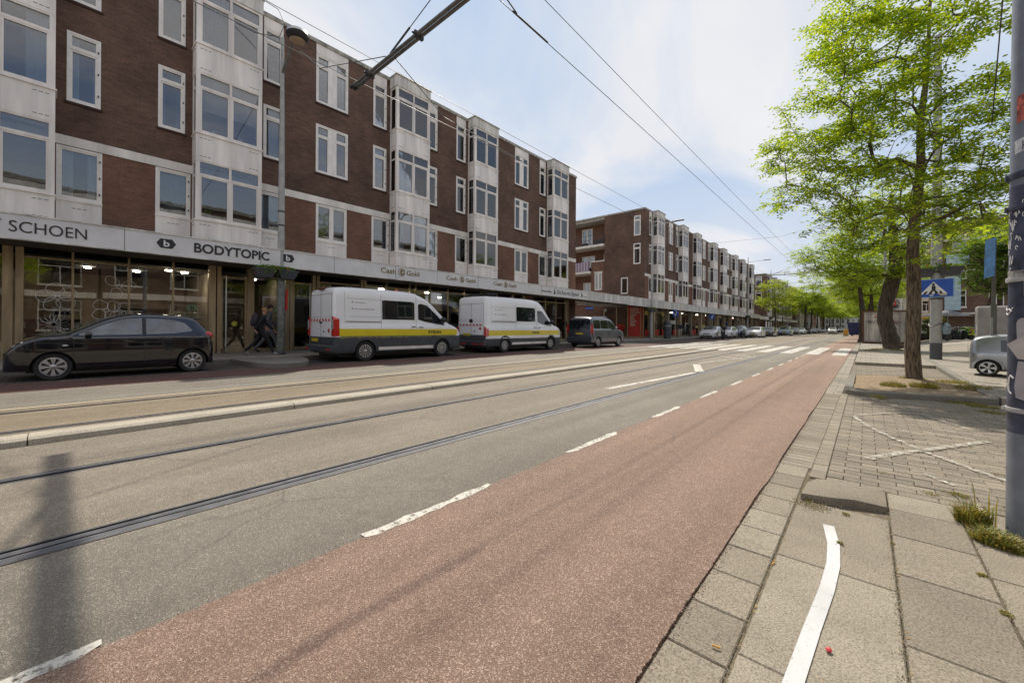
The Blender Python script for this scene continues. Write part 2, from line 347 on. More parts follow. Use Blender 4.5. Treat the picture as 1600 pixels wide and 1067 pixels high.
M['paint'] = worn_paint('road paint', (0.6,0.57,0.5), (0.38,0.50), 26.0); M['paint_far'] = worn_paint('crossing paint', (0.60,0.57,0.51), (0.36,0.50), 7.0); M['glass_hatch'] = simple('side glass with painted reflection', (0.075,0.10,0.12), 0.03, 0, var=0.5, scale=2.5, spec=1.0); M['paint_faded'] = worn_paint('faded paint', (0.5,0.47,0.4), (0.44,0.58), 22.0)  # hatchback glass: pale bluish base colour stands in for reflections on the panes
M['paint_fresh'] = worn_paint('fresh tape', (0.58,0.58,0.57), (0.36,0.40), 60.0); M['paint_yellow'] = worn_paint('pale yellow paint', (0.55,0.47,0.32), (0.3,0.4))
M['rail'] = simple('rail steel', (0.20,0.20,0.215), 0.35, 0.5, var=0.25, scale=8); M['groove'] = simple('rail groove', (0.02,0.02,0.02), 0.8); M['bitumen'] = simple('rail joint bitumen', (0.10,0.10,0.105), 0.6, var=0.2, scale=10)
M['brick'] = brick('brown brick', (0.165,0.095,0.068), (0.11,0.064,0.048), (0.135,0.11,0.09), soot=0.42)
M['brick_red'] = brick('red brown brick', (0.215,0.108,0.072), (0.155,0.08,0.055), (0.15,0.115,0.09), soot=0.3)
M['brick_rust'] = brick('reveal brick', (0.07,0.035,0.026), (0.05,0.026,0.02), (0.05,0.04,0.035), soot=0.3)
M['panel'] = simple('white panel', (0.80,0.74,0.68), 0.6, var=0.15, scale=1.8, streak=True)
M['panel_dirty'] = simple('weathered white panel', (0.66,0.62,0.56), 0.7, var=0.28, scale=2.6, streak=True)
M['band'] = simple('concrete band', (0.74,0.69,0.62), 0.7, var=0.14, scale=2, streak=True)
M['frame'] = simple('white window frame', (0.80,0.76,0.70), 0.45, var=0.07, scale=3)
M['slot'] = simple('vent slot', (0.06,0.05,0.045), 0.8)
M['coping'] = simple('roof coping', (0.36,0.34,0.29), 0.75, var=0.35, scale=5)
M['fascia'] = simple('metal fascia', (0.68,0.66,0.64), 0.45, 0.1, var=0.07, scale=1.5)
M['fascia_old'] = simple('weathered fascia', (0.58,0.56,0.52), 0.6, 0.05, var=0.22, scale=2.2, streak=True)
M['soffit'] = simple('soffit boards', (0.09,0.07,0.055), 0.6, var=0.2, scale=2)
M['bronze'] = simple('bronze anodised frame', (0.40,0.31,0.19), 0.4, 0.55, var=0.22, scale=5, streak=True)
M['steel'] = simple('brushed steel', (0.5,0.49,0.47), 0.3, 0.9, var=0.1)
M['glass_up'] = glass('upper window glass', (0.72,0.76,0.8), 0.85, 0.06); M['glass_shop'] = glass('shop glass', (0.82,0.82,0.80), 0.85, 0.05, wob=0.008)
M['glass_car'] = simple('car glass', (0.012,0.016,0.02), 0.03, 0, var=0.1, spec=0.9)
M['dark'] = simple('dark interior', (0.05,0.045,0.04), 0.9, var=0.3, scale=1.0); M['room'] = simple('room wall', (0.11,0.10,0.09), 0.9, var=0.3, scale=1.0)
M['shopfloor'] = simple('shop floor', (0.14,0.11,0.08), 0.4, var=0.2, scale=2); M['shopwall'] = simple('shop wall', (0.34,0.28,0.21), 0.8, var=0.4, scale=0.8)
M['curtain'] = simple('white net curtain', (0.62,0.66,0.7), 0.9, var=0.08); M['curtain_g'] = simple('teal grey blind', (0.22,0.3,0.31), 0.8, var=0.1); M['curtain_b'] = simple('blue grey curtain', (0.15,0.2,0.3), 0.9, var=0.2)
M['black'] = simple('black plastic', (0.02,0.02,0.022), 0.5, var=0.15); M['ink'] = simple('sign ink', (0.02,0.02,0.024), 0.5); M['gold'] = simple('gold lettering', (0.19,0.125,0.02), 0.5, 0.0); M['white'] = simple('white paint', (0.75,0.74,0.71), 0.5, var=0.06)
M['green_decal'] = simple('green window film', (0.16,0.24,0.12), 0.6); M['bluesign'] = simple('blue sign', (0.02,0.09,0.42), 0.35, var=0.12, scale=6); M['redsign'] = simple('red hoarding', (0.5,0.035,0.02), 0.5, var=0.15)
M['tyre'] = simple('tyre rubber', (0.022,0.022,0.022), 0.8, var=0.3, scale=12); M['rim'] = simple('silver rim', (0.52,0.52,0.53), 0.3, 0.7, var=0.1); M['dkmetal'] = simple('dark metal', (0.07,0.072,0.075), 0.5, 0.5, var=0.2)
M['galv'] = simple('galvanised steel', (0.36,0.37,0.38), 0.45, 0.55, var=0.14, scale=5, bump=0.05); M['galv_dk'] = simple('weathered steel tube', (0.17,0.165,0.16), 0.5, 0.6, var=0.2, scale=5)
M['pole_paint'] = simple('grey blue pole paint', (0.17,0.19,0.225), 0.32, 0.1, var=0.16, scale=7, bump=0.03); M['pole_dark'] = simple('dark anti-graffiti wrap', (0.045,0.052,0.085), 0.45, 0.0, var=0.4, scale=9); M['pole_grey'] = simple('light grey pole', (0.36,0.355,0.34), 0.55, 0.1, var=0.12, scale=4); M['pole_green'] = simple('worn green grey pole', (0.19,0.2,0.17), 0.6, 0.1, var=0.4, scale=11)
M['bark'] = simple('bark', (0.15,0.112,0.075), 0.95, var=0.6, scale=34, bump=1.0, bscale=45, streak=True); M['bark_d'] = simple('dark bark', (0.085,0.065,0.048), 0.95, var=0.5, scale=12, bump=1.0, bscale=22, streak=True)
M['leaf'] = leafmat('locust leaves', (0.085,0.18,0.012), (0.38,0.455,0.03), 0.6); M['leaf_d'] = leafmat('dark leaves', (0.06,0.13,0.015), (0.16,0.26,0.03), 0.5); M['leaf_y'] = leafmat('young leaves', (0.17,0.25,0.015), (0.36,0.42,0.03), 0.62)
M['grass'] = leafmat('grass', (0.09,0.15,0.02), (0.36,0.25,0.07), 0.3); M['flower'] = simple('red flowers', (0.5,0.06,0.04), 0.7)
M['yellow'] = simple('yellow film', (0.72,0.56,0.01), 0.35, var=0.04, coat=0.3); M['plate'] = simple('yellow number plate', (0.55,0.42,0.02), 0.5, var=0.15, scale=14)
M['redlamp'] = simple('red lamp lens', (0.5,0.015,0.012), 0.15, coat=0.8, var=0.1); M['lamp'] = simple('clear lamp lens', (0.55,0.57,0.6), 0.1, 0.2, coat=0.8, var=0.2, scale=14); M['redtape'] = simple('red reflective tape', (0.5,0.02,0.02), 0.4)
M['skin'] = simple('skin', (0.42,0.24,0.16), 0.6); M['hair'] = simple('dark hair', (0.03,0.02,0.015), 0.7)
# ================================================================== GROUND, ROAD, PAVEMENTS
def jagged(x, y0, y1, step=0.03, amp=0.012, seed=0, side=1, big=0.02):
    r = random.Random(seed); out = []; y = y0; ph = r.random()*10
    while y < y1:
        s = step if y < 9 else (0.15 if y < 25 else 2.0)
        out.append((x+side*(abs(r.gauss(0, amp))*0.8+big*mnoise.noise(Vector((ph, y*1.3, 0)))), y)); y += s*(0.6+r.random()*0.8)
    out.append((x, y1)); return out
def sheet(name, x0, x1, y0, y1, z, mat, kind='structure'):
    b = MB(); b.face([(x0,y0,z),(x1,y0,z),(x1,y1,z),(x0,y1,z)])
    return tag(b.build(name, mat), kind=kind)
YF = 420.0; YN = -30.0
sheet('ground', -1500, 1500, -1500, 1500, -0.09, M['earth'])
sheet('road', -3.16, -2.12, YN, YF, 0.0, M['asphalt'])
# tram track bed: sheets between the rails
RX = (-8.60, -7.06, -4.90, -3.33)
b = MB()
edges = [-6.15]+[]
segs = [(-9.02, RX[0]-0.08, 1), (RX[0]+0.08, RX[1]-0.08, 1), (RX[1]+0.08, -6.42, 1), (-6.42, RX[2]-0.08, 0), (RX[2]+0.08, RX[3]-0.08, 0)]
for a, c, mi in segs: b.face([(a,YN,0),(c,YN,0),(c,YF,0),(a,YF,0)], mi)
b.face([(RX[3]+0.08,YN,0),(-3.16,YN,0),(-3.16,YF,0),(RX[3]+0.08,YF,0)], 0)
tag(b.build('tram_track_bed', [M['asphalt_track'], M['asphalt_ochre']]), kind='structure')
b = MB()
for x in RX:
    s = 1 if x in (RX[0], RX[2]) else -1      # groove on the inner side of each rail
    def strip(x0, x1, z, mi):
        a, c = sorted((x+s*x0, x+s*x1)); b.face([(a,YN,z),(c,YN,z),(c,YF,z),(a,YF,z)], mi)
    strip(-0.08, -0.036, -0.001, 2); strip(-0.036, 0.020, 0.004, 0); strip(0.020, 0.054, -0.03, 1); strip(0.054, 0.068, 0.002, 2); strip(0.068, 0.08, -0.001, 2)
    for xx in (0.020, 0.054):
        X = x+s*xx; b.face([(X,YN,-0.03),(X,YF,-0.03),(X,YF,0.002),(X,YN,0.002)], 1)
tag(b.build('tram_rails', [M['rail'], M['groove'], M['bitumen']]), kind='structure')
# bitumen band laid beside the near rail
b = MB(); e = jagged(-3.195, YN, 60, 0.2, 0.004, 5, 1, 0.012)
for (xa, ya), (xb, yb) in zip(e, e[1:]): b.face([(-3.245,ya,0.004),(xa,ya,0.004),(xb,yb,0.004),(-3.245,yb,0.004)])
tag(b.build('rail_joint_band', M['bitumen']), kind='structure')
# cycle lane (red asphalt) with frayed edges and a real thickness at the gutter
b = MB(); eL = jagged(-2.13, YN, YF, 0.014, 0.006, 1, -1, 0.03); eR = jagged(-0.583, YN, YF, 0.009, 0.0045, 2, 1, 0.014)
for e_, s in ((eL, -1), (eR, 1)):
    for (xa, ya), (xb, yb) in zip(e_, e_[1:]):
        q = [(-1.3,ya,0.004),(xa,ya,0.004),(xb,yb,0.004),(-1.3,yb,0.004)]
        b.face(q if s > 0 else q[::-1])
        b.face([(xa,ya,0.004),(xa,ya,-0.02),(xb,yb,-0.02),(xb,yb,0.004)])
tag(b.build('cycle_lane', M['asphalt_red']), kind='structure')
# far side
sheet('far_lane', -11.05, -9.02, YN, YF, 0.0, M['asphalt'])
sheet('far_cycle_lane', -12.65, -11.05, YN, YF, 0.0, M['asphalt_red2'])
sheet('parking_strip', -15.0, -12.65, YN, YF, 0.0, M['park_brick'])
b = MB(); r_ = random.Random(3)                              # white kerb dividing the two tracks
y = -29.6
while y < 23.2:
    L = 2.45 if y < 22 else 1.2
    t = r_.uniform(-.004, .004); w0, w1 = -6.43, -6.15
    b.raw([(w0,y,0),(w1,y,0),(w1,y+L-.012,0),(w0,y+L-.012,0),(w0,y,.078+t),(w1-.05,y,.078+t),(w1-.05,y+L-.012,.078+t),(w0,y+L-.012,.078+t),
           (w1-.012,y,.055+t),(w1-.012,y+L-.012,.055+t)],
          [(4,5,6,7),(5,8,9,6),(8,1,2,9),(0,1,8,5,4),(2,3,7,6,9),(3,0,4,7)])
    y += L
tag(b.build('track_divider_kerb', M['kerb_pale'], smooth=20), kind='structure')
# gutter: slabs near, clinkers beyond
def pavers(name, spec, mats, seed, c=0.005, hj=0.0015, zb=-0.05):
    r = random.Random(seed); b = MB()
    for (x0, x1, y0, y1, z) in spec:
        mi = r.choices(range(len(mats)), weights=[5,3,2][:len(mats)])[0]
        b.cbox(x0, x1, y0, y1, zb, z+r.uniform(-hj, hj), c, mi)
    return tag(b.build(name, mats), kind='structure')
SL = [M['slab_a'], M['slab_b'], M['slab_c']]; CK = [M['clinker_a'], M['clinker_b'], M['clinker_c']]
sp_ = []; y = -3.0; r_ = random.Random(11)
while y < 4.15:
    L = 0.305; sp_.append((-0.575, -0.363, y+.003, y+L-.003, -0.006)); y += L
yg = y
while y < 9.6:
    sp_.append((-0.575, -0.345, y+.002, y+.103-.003, -0.006)); y += .103
pavers('gutter', sp_, SL, 11)
sheet('gutter_far', -0.60, -0.33, 9.6, YF, -0.006, M['pave_far'])
b = MB(); b.face([(-0.66,YN,-0.016),(1.75,YN,-0.016),(1.75,20,-0.016),(-0.66,20,-0.016)])
tag(b.build('paving_bed', M['joint']), kind='structure')
# near pavement slabs
sp_ = []
def row(x0, x1, y0, y1, lens, z=0.0, g=.004):
    y = y0; k = 0
    while y < y1-.02:
        L = min(lens[k % len(lens)], y1-y); sp_.append((x0+g, x1-g, y+g*.7, y+L-g*.7, z)); y += L; k += 1
row(-0.352, 0.118, -3.0, 3.47, (0.97, 0.88), 0.0, .003)
row(0.118, 0.46, -3.0, 4.05, (0.46, 0.6, 0.5), 0.001, .004)
row(0.46, 0.80, -2.8, 4.05, (0.55, 0.5), 0.0, .005)
row(0.80, 1.15, -2.9, 4.05, (0.5,), 0.002); row(1.15, 1.6, -3.0, 4.05, (0.5,), 0.0)
pavers('pavement', sp_, SL, 5, c=0.005, hj=0.0015)
# clinker bays
sp_ = []; y = 4.22; k = 0; r_ = random.Random(4)
def clink(x0, x1, y0, y1, z=0.0):
    global sp_
    y = y0; k = 0
    while y < y1:
        # header strip of pale blocks at the edge
        x = x0+(0.105 if k % 2 else 0)
        if k % 2: sp_.append((x0+.002, x0+.103, y+.002, y+.102, z))
        while x < x1:
            w = min(.21, x1-x)
            if w > .04: sp_.append((x+.002, x+w-.002, y+.002, y+.102, z+0.006*mnoise.noise(Vector((x*1.1,y*1.1,0)))))
            x += .21
        y += .104; k += 1
clink(-0.235, 1.66, 4.06, 9.72)
n0 = len(sp_)
pavers('parking_bay', sp_, CK, 9, c=0.004, hj=0.002)
sp_ = []
y = 4.06
while y < 9.6: sp_.append((-0.342, -0.238, y+.003, y+.207, 0.0)); y += .21
pavers('bay_edge_strip', sp_, [M['slab_c'], M['clinker_a'], M['slab_a']], 2, c=0.004)
sp_ = []; clink(-0.30, 1.66, 13.1, 17.85); pavers('parking_bay_far', sp_, CK, 10, c=0.004)
# raised rounded kerb stone at the end of the bay
b = MB(); prof = []
xs = [(-0.335,3.46),(-0.30,3.62),(-0.33,3.80),(-0.305,3.95),(-0.25,4.02),(-0.1,4.045),(0.115,4.045),(0.115,3.60),(-0.02,3.545),(-0.18,3.49)]
poly = [(-0.338,3.47),(-0.335,3.85),(-0.29,3.98),(-0.18,4.04),(0.115,4.05),(0.115,3.63),(-0.05,3.58),(-0.2,3.51)]
c_ = (sum(p[0] for p in poly)/8, sum(p[1] for p in poly)/8)
rings = []
for z, k in ((-0.03,1.0),(0.036,1.0),(0.043,0.985),(0.045,0.965)):
    rings.append([(c_[0]+(p[0]-c_[0])*k, c_[1]+(p[1]-c_[1])*k, z-(0.016 if p[0] > 0 else 0)*(z > 0)-(0.026 if p[1] > 3.8 else 0)*(z > 0)) for p in poly])
n_ = len(poly)
b.raw([p for q in rings for p in q], [(i*n_+j,i*n_+(j+1)%n_,(i+1)*n_+(j+1)%n_,(i+1)*n_+j) for i in range(3) for j in range(n_)]+[tuple(3*n_+j for j in range(n_))])
tag(b.build('raised_kerb_stone', M['slab_b'], smooth=35, weld=True), kind='structure')
# tree island: rounded kerb and soil
def island(x0, x1, y0, y1, name):
    b = MB(); R_ = 0.32; outer = []
    for i in range(7):
        a = math.pi+i*math.pi/2/6; outer.append((x0+R_+R_*math.cos(a), y0+R_+R_*math.sin(a)))
    pts_o = [(x0, y1)]+outer+[(x1, y0+0.55)]
    kw = 0.13; inner = [(x0+kw, y1)]
    for i in range(7):
        a = math.pi+i*math.pi/2/6; inner.append((x0+R_+(R_-kw)*math.cos(a), y0+R_+(R_-kw)*math.sin(a)))
    inner.append((x1, y0+0.55+kw))
    h = 0.10
    for i in range(len(pts_o)-1):
        (ax, ay), (bx, by), (cx, cy), (dx, dy) = pts_o[i], pts_o[i+1], inner[i+1], inner[i]
        m1 = 0.9; ax2, ay2, bx2, by2 = ax+(dx-ax)*.15, ay+(dy-ay)*.15, bx+(cx-bx)*.15, by+(cy-by)*.15
        b.face([(ax,ay,-.03),(bx,by,-.03),(bx,by,h-.02),(ax,ay,h-.02)]); b.face([(ax,ay,h-.02),(bx,by,h-.02),(bx2,by2,h),(ax2,ay2,h)])
        b.face([(ax2,ay2,h),(bx2,by2,h),(cx,cy,h),(dx,dy,h)]); b.face([(dx,dy,h),(cx,cy,h),(cx,cy,h-.05),(dx,dy,h-.05)])
    tag(b.build(name, M['kerbstone'], smooth=40, weld=True), kind='structure')
    return inner
inn = island(-0.31, 1.62, 9.55, 13.05, 'kerb')
b = MB(); n_ = 22
for i in range(n_):
    for j in range(n_):
        def q(i, j):
            x = -0.2+(1.9)*i/n_; y = 9.66+3.4*j/n_
            return (x, y, 0.075+0.03*mnoise.noise(Vector((x*2.3, y*2.3, 1)))+0.04*math.exp(-((x-.8)**2+(y-12.5)**2)*1.5))
        x, y, _ = q(i, j)
        if y < 9.66+0.29*(x+0.2) and x > -0.3 or (x < -0.02 and y < 9.9): continue
        b.face([q(i,j),q(i+1,j),q(i+1,j+1),q(i,j+1)])
tag(b.build('bare_soil', M['soil'], smooth=80, weld=True), kind='structure')
# right pavement and square, gently rising away from the street
def hz(x, y):
    def s(t): t = max(0, min(1, t)); return t*t*(3-2*t)
    return 0.10+0.42*s((x-2.6)/3.0)*s((y-18)/22)
b = MB(); XS = [1.66,2.2,2.6,3.2,4,5,6,8,12,20,45]; YS = [10.15,11,13,15.5,18,20,23,27,32,38,45,60,90,140,300]
for i in range(len(XS)-1):
    for j in range(len(YS)-1):
        x0, x1, y0, y1 = XS[i], XS[i+1], YS[j], YS[j+1]
        b.face([(x0,y0,hz(x0,y0)),(x1,y0,hz(x1,y0)),(x1,y1,hz(x1,y1)),(x0,y1,hz(x0,y1))])
b.face([(1.66,10.15,-.05),(1.66,300,-.05),(1.66,300,.1),(1.66,10.15,.1)]); b.face([(1.66,10.15,-.05),(45,10.15,-.05),(45,10.15,.1),(1.66,10.15,.1)])
b.face([(-.28,17.95,.10),(1.66,17.95,.10),(1.66,300,.10),(-.28,300,.10)]); b.face([(-.28,17.95,-.05),(1.66,17.95,-.05),(1.66,17.95,.10),(-.28,17.95,.10)]); b.face([(-.28,17.95,-.05),(-.28,17.95,.10),(-.28,300,.10),(-.28,300,-.05)])
tag(b.build('sidewalk', M['pave_far'], smooth=60, weld=True), kind='structure')
sheet('near_pavement', 1.6, 30, -30, 10.15, -0.02, M['pave_far'])
b = MB()
for k in range(16):
    y0 = 10.2+k*1.0; x = 1.60+0.012*k; b.cbox(x-.06, x+.07, y0, y0+.99, -.03, .112, .012)
tag(b.build('sidewalk_kerb', M['kerbstone']), kind='structure')
# left pavement with its kerb and the bulge for the lamp post
b = MB()
def zl(x): return 0.13+0.07*max(0, (-15.0-x))/2.2
for y0, y1 in ((YN, 26.0), (26.0, YF)):
    b.face([(-17.3,y0,zl(-17.3)),(-15.0,y0,.13),(-15.0,y1,.13),(-17.3,y1,zl(-17.3))])
b.face([(-40,26,zl(-17.3)),(-17.3,26,zl(-17.3)),(-17.3,38.7,zl(-17.3)),(-40,38.7,zl(-17.3))])
tag(b.build('far_sidewalk', M['pave_far']), kind='structure')
b = MB(); b.box(-15.0, -14.86, YN, 3.62, -.02, .128); b.box(-15.0, -14.86, 5.55, YF, -.02, .128)
pk = [(-14.9,3.55),(-13.9,3.62),(-12.9,3.74),(-12.3,3.95),(-12.15,4.3),(-12.3,4.75),(-13.0,5.15),(-14.0,5.45),(-14.9,5.6)]
b.prism(pk, -.02, .131, 'z')
tag(b.build('far_kerb', M['kerbstone']), kind='structure')
# painted lines
def quadline(b, pts, w, z, mi=0):
    pts = [Vector((p[0], p[1])) for p in pts]; L = []; R_ = []
    for i, p in enumerate(pts):
        d = pts[min(i+1,len(pts)-1)]-pts[max(i-1,0)]; d.normalize(); n = Vector((-d.y, d.x))*w/2
        L.append(p+n); R_.append(p-n)
    for i in range(len(pts)-1): b.face([(R_[i].x,R_[i].y,z),(R_[i+1].x,R_[i+1].y,z),(L[i+1].x,L[i+1].y,z),(L[i].x,L[i].y,z)], mi)
b = MB(); y = -9.15; r_ = random.Random(8)
while y < 300:
    if y < 22.5 or y > 33.5:
        a, c = y, y+1.02
        ex = [(-2.16+r_.uniform(-.016,.012), a+(c-a)*i/14) for i in range(15)]; ex2 = [(-2.098+r_.uniform(-.012,.012)-(.03 if i in (0,14) else 0), a+(c-a)*i/14) for i in range(15)]
        for i in range(14): b.face([(ex[i][0],ex[i][1],.006),(ex2[i][0],ex2[i][1],.006),(ex2[i+1][0],ex2[i+1][1],.006),(ex[i+1][0],ex[i+1][1],.006)])
    y += 2.06
tag(b.build('cycle_lane_marking', M['paint']), kind='structure')
b = MB(); quadline(b, [(-8.95,YN),(-8.95,23.5)], .075, .004)
tag(b.build('edge_line', M['paint_yellow']), kind='structure')
b = MB(); y = -6
while y < 200:
    quadline(b, [(-11.02,y),(-11.02,y+.8)], .09, .004, 0); quadline(b, [(-12.62,y),(-12.62,y+.5)], .08, .004, 0); y += 2.0
tag(b.build('far_lane_marking', M['paint_faded']), kind='structure')
b = MB()
for k in range(10):
    x = -0.92-1.035*k; z = .0085 if x > -2.1 else .0065
    if x-.27 < -12.6: break
    y0 = 23.6+.13*k; y1 = 32.6+.2*k
    b.face([(x-.27,y0,z),(x+.27,y0-.05,z),(x+.27,y1-.05,z),(x-.27,y1,z)])
tag(b.build('zebra_crossing', M['paint_far']), kind='structure')
b = MB(); z = .004
quadline(b, [(-3.80,7.1),(-3.47,11.35)], .13, z); quadline(b, [(-3.45,11.75),(-4.2,14.0)], .22, z)
quadline(b, [(-4.3,14.5),(-3.6,20.2)], .07, z); quadline(b, [(-4.75,19.0),(-3.55,17.9)], .10, z); quadline(b, [(-4.6,20.6),(-3.5,19.6)], .10, z)
tag(b.build('track_marking', M['paint_far']), kind='structure')
b = MB(); z = .0125
quadline(b, [(-0.12,7.25),(-0.02,6.75),(0.18,6.2),(0.42,5.66),(0.72,5.15),(1.0,4.75)], .055, z)
quadline(b, [(0.02,4.95),(0.2,5.3),(0.42,5.66),(0.68,6.1),(0.98,6.6)], .075, z)
quadline(b, [(-0.12,7.3),(0.2,7.8),(0.54,8.15),(0.75,7.7),(0.95,7.2)], .04, z); quadline(b, [(.36,4.75),(.52,4.55)], .04, z); quadline(b, [(.30,6.6),(.47,6.5)], .03, z)
tag(b.build('bay_cross_marking', M['paint_faded']), kind='structure')
b = MB(); quadline(b, [(-0.20,1.25),(-0.178,1.65),(-0.155,2.0),(-0.128,2.35),(-0.118,2.62),(-0.128,2.86),(-0.165,3.12)], .055, .0045)
tag(b.build('curved_white_marking', M['paint_fresh']), kind='structure')
# litter and weeds
def butt(x, y, rz, z):
    b = MB(); b.tube([(-.014,0,0),(.014,0,0)], .004, 8, 0); o = b.build('cigarette_butt', simple('filter paper', (0.55,0.3,0.08), 0.9)); o.location = (x, y, z+.004); o.rotation_euler = (0,0,rz); return o
def ray(px, py, z=0.0):
    a_, b_ = px-800.0, py-511.0; cr, sr = math.cos(R(.41)), math.sin(R(.41)); u, v = a_*cr+b_*sr, -a_*sr+b_*cr
    D = 625*(CAM_H-z)/v; xr = u/625*D; c, s = math.cos(YAW), math.sin(YAW); return (-s*D+c*xr, c*D+s*xr)
for i, (px, py, lab) in enumerate([(1119,1011,'cigarette butt lying on a gutter slab beside the red lane'),(1208,881,'cigarette butt in the joint between the gutter and the pavement slabs')]):
    x, y = ray(px, py); tag(butt(x, y, R(10+60*i), 0.0), lab, 'cigarette butt', 'cigarette butts on the paving')
x, y = ray(1295, 1018); b = MB(); b.lathe([(0,0),(.008,.001),(.011,.006),(.007,.011),(0,.013)], n=9)
o = b.build('sweet', simple('red sweet', (0.6,0.05,0.05), 0.4), smooth=40); o.location = (x, y, .003); tag(o, 'small red sweet dropped beside the curved white marking', 'litter')
def tuft(name, cx, cy, z, n, rad, h, seed, lab=None, mat='grass', flat=0.4):
    r = random.Random(seed); b = MB()
    for i in range(n):
        a = r.random()*6.283; d = rad*math.sqrt(r.random()); x, y = cx+d*math.cos(a), cy+d*math.sin(a)
        L = h*(.35+r.random()*.8)*(1-d/rad*.5); a2 = r.random()*6.283; lean = flat+r.random()*.5; w = .0022+.002*r.random()
        dx, dy = math.cos(a2)*L*lean, math.sin(a2)*L*lean; px, py = -math.sin(a2)*w, math.cos(a2)*w
        b.face([(x-px,y-py,z),(x+px,y+py,z),(x+px*.8+dx*.4,y+py*.8+dy*.4,z+L*.6),(x-px*.8+dx*.4,y-py*.8+dy*.4,z+L*.6)])
        b.face([(x-px*.8+dx*.4,y-py*.8+dy*.4,z+L*.6),(x+px*.8+dx*.4,y+py*.8+dy*.4,z+L*.6),(x+dx,y+dy,z+L*.85)])
    return b
b = MB(); r_ = random.Random(21)
def add(bb): b.raw(bb.v, bb.f)
gx, gy = ray(1520, 818); add(tuft('', gx, gy, 0, 420, .075, .20, 1, flat=.35)); add(tuft('', gx+.05, gy+.02, 0, 14, .05, .42, 41, flat=.25))
gx, gy = ray(1558, 848); add(tuft('', gx, gy, 0, 700, .10, .10, 2, flat=.8)); gx, gy = ray(1590, 862); add(tuft('', gx, gy, 0, 250, .05, .05, 3, flat=.9))
for px, py, n, rad, h in ((1500,775,90,.05,.03),(1313,850,40,.015,.02),(1322,805,40,.02,.02),(1262,782,60,.03,.02),(1455,772,60,.05,.015),(1535,900,60,.02,.015),(1572,960,60,.02,.015),(1395,850,20,.01,.01),(1480,770,40,.04,.012),(1560,742,40,.05,.012),(1380,740,30,.04,.01)):
    gx, gy = ray(px, py); add(tuft('', gx, gy, 0.004, n, rad, h, px, flat=.7))
for px, py, n, rad, h in ((1395,602,500,.2,.15),(1445,604,700,.22,.17),(1490,598,500,.3,.13),(1520,606,500,.25,.12),(1370,618,150,.1,.04),(1425,592,500,.25,.12),(1555,605,400,.25,.05)):
    gx, gy = ray(px, py, .1); add(tuft('', gx, gy, .085, n, rad, h, px, flat=.5))
for px, py, n, rad, h in ((1505,630,500,.22,.05),(1535,636,500,.18,.05),(1376,623,150,.08,.04),(1550,645,300,.15,.04)):
    gx, gy = ray(px, py); add(tuft('', gx, gy, .0, n, rad, h, px, flat=.6))
for px, py in ((1372,546),(1362,548),(1402,548)):
    gx, gy = ray(px, py, .1); add(tuft('', gx, gy, .1, 500, .35, .12, px, flat=.6))
tag(b.build('weeds', M['grass']), kind='stuff')

# grit, sand and crumbs along the joints and the frayed lane edge
def grit():
    r = random.Random(77); b = MB()
    def chip(x, y, z, s, mi):
        a = r.random()*6.28; q = [(x+s*math.cos(a+k*1.57)*r.uniform(.6,1), y+s*math.sin(a+k*1.57)*r.uniform(.6,1), z) for k in range(4)]; h = s*r.uniform(.4,.9); t = (x, y, z+h)
        for k in range(4): b.face([q[k], q[(k+1)%4], t], mi)
    for k in range(2600): chip(-.350+abs(r.gauss(0,.012))*(1 if r.random() < .7 else -1), r.uniform(1.2,4.1)**1.0, -.006, r.uniform(.0015,.004), r.choice((0,0,1,2)))
    for k in range(1800): chip(.118+r.gauss(0,.012), r.uniform(1.2,4.1), .0, r.uniform(.0015,.004), r.choice((0,0,1,2)))
    for k in range(900): chip(.46+r.gauss(0,.015), r.uniform(1.8,4.1), .0, r.uniform(.0015,.004), r.choice((0,1,1,2)))
    for k in range(2200): chip(-.575+r.gauss(0,.02), r.uniform(1.2,7), -.005, r.uniform(.002,.005), r.choice((0,3,3)))
    for k in range(1500): chip(-2.13+r.gauss(0,.03), r.uniform(.3,7), .004, r.uniform(.002,.0045), r.choice((0,3)))
    for k in range(900): x, y = r.gauss(-.27,.05), r.gauss(3.42,.05); chip(x, y, .001, r.uniform(.002,.006), r.choice((0,2,1)))
    for k in range(1200): chip(r.uniform(-.34,1.5), r.uniform(1.3,9.4), .003, r.uniform(.0012,.0035), r.choice((0,0,1,2)))
    for k in range(700): x = r.uniform(-.2,1.6); chip(x, 9.50+.02*r.random()+.3*max(0,x-1.3), .0, r.uniform(.003,.008), r.choice((0,2,1)))
    for k in range(60):   # dry leaflets
        x, y = r.choice(((-.35,r.uniform(1.3,4)),(.12,r.uniform(1.5,4)),(r.uniform(-.3,1.5),r.uniform(1.6,9)))) ; a = r.random()*6.28; L = r.uniform(.006,.014)
        b.face([(x,y,.004),(x+L*math.cos(a+.4),y+L*math.sin(a+.4),.007),(x+L*1.6*math.cos(a),y+L*1.6*math.sin(a),.005),(x+L*math.cos(a-.4),y+L*math.sin(a-.4),.004)], 2)
    tag(b.build('grit', [simple('pale grit', (0.34,0.3,0.23), .9), simple('mossy crumbs', (0.12,0.13,0.05), .95), simple('dry leaf crumbs', (0.30,0.2,0.08), .95), simple('red crumbs', (0.2,0.1,0.08), .9)]), kind='stuff')
grit()
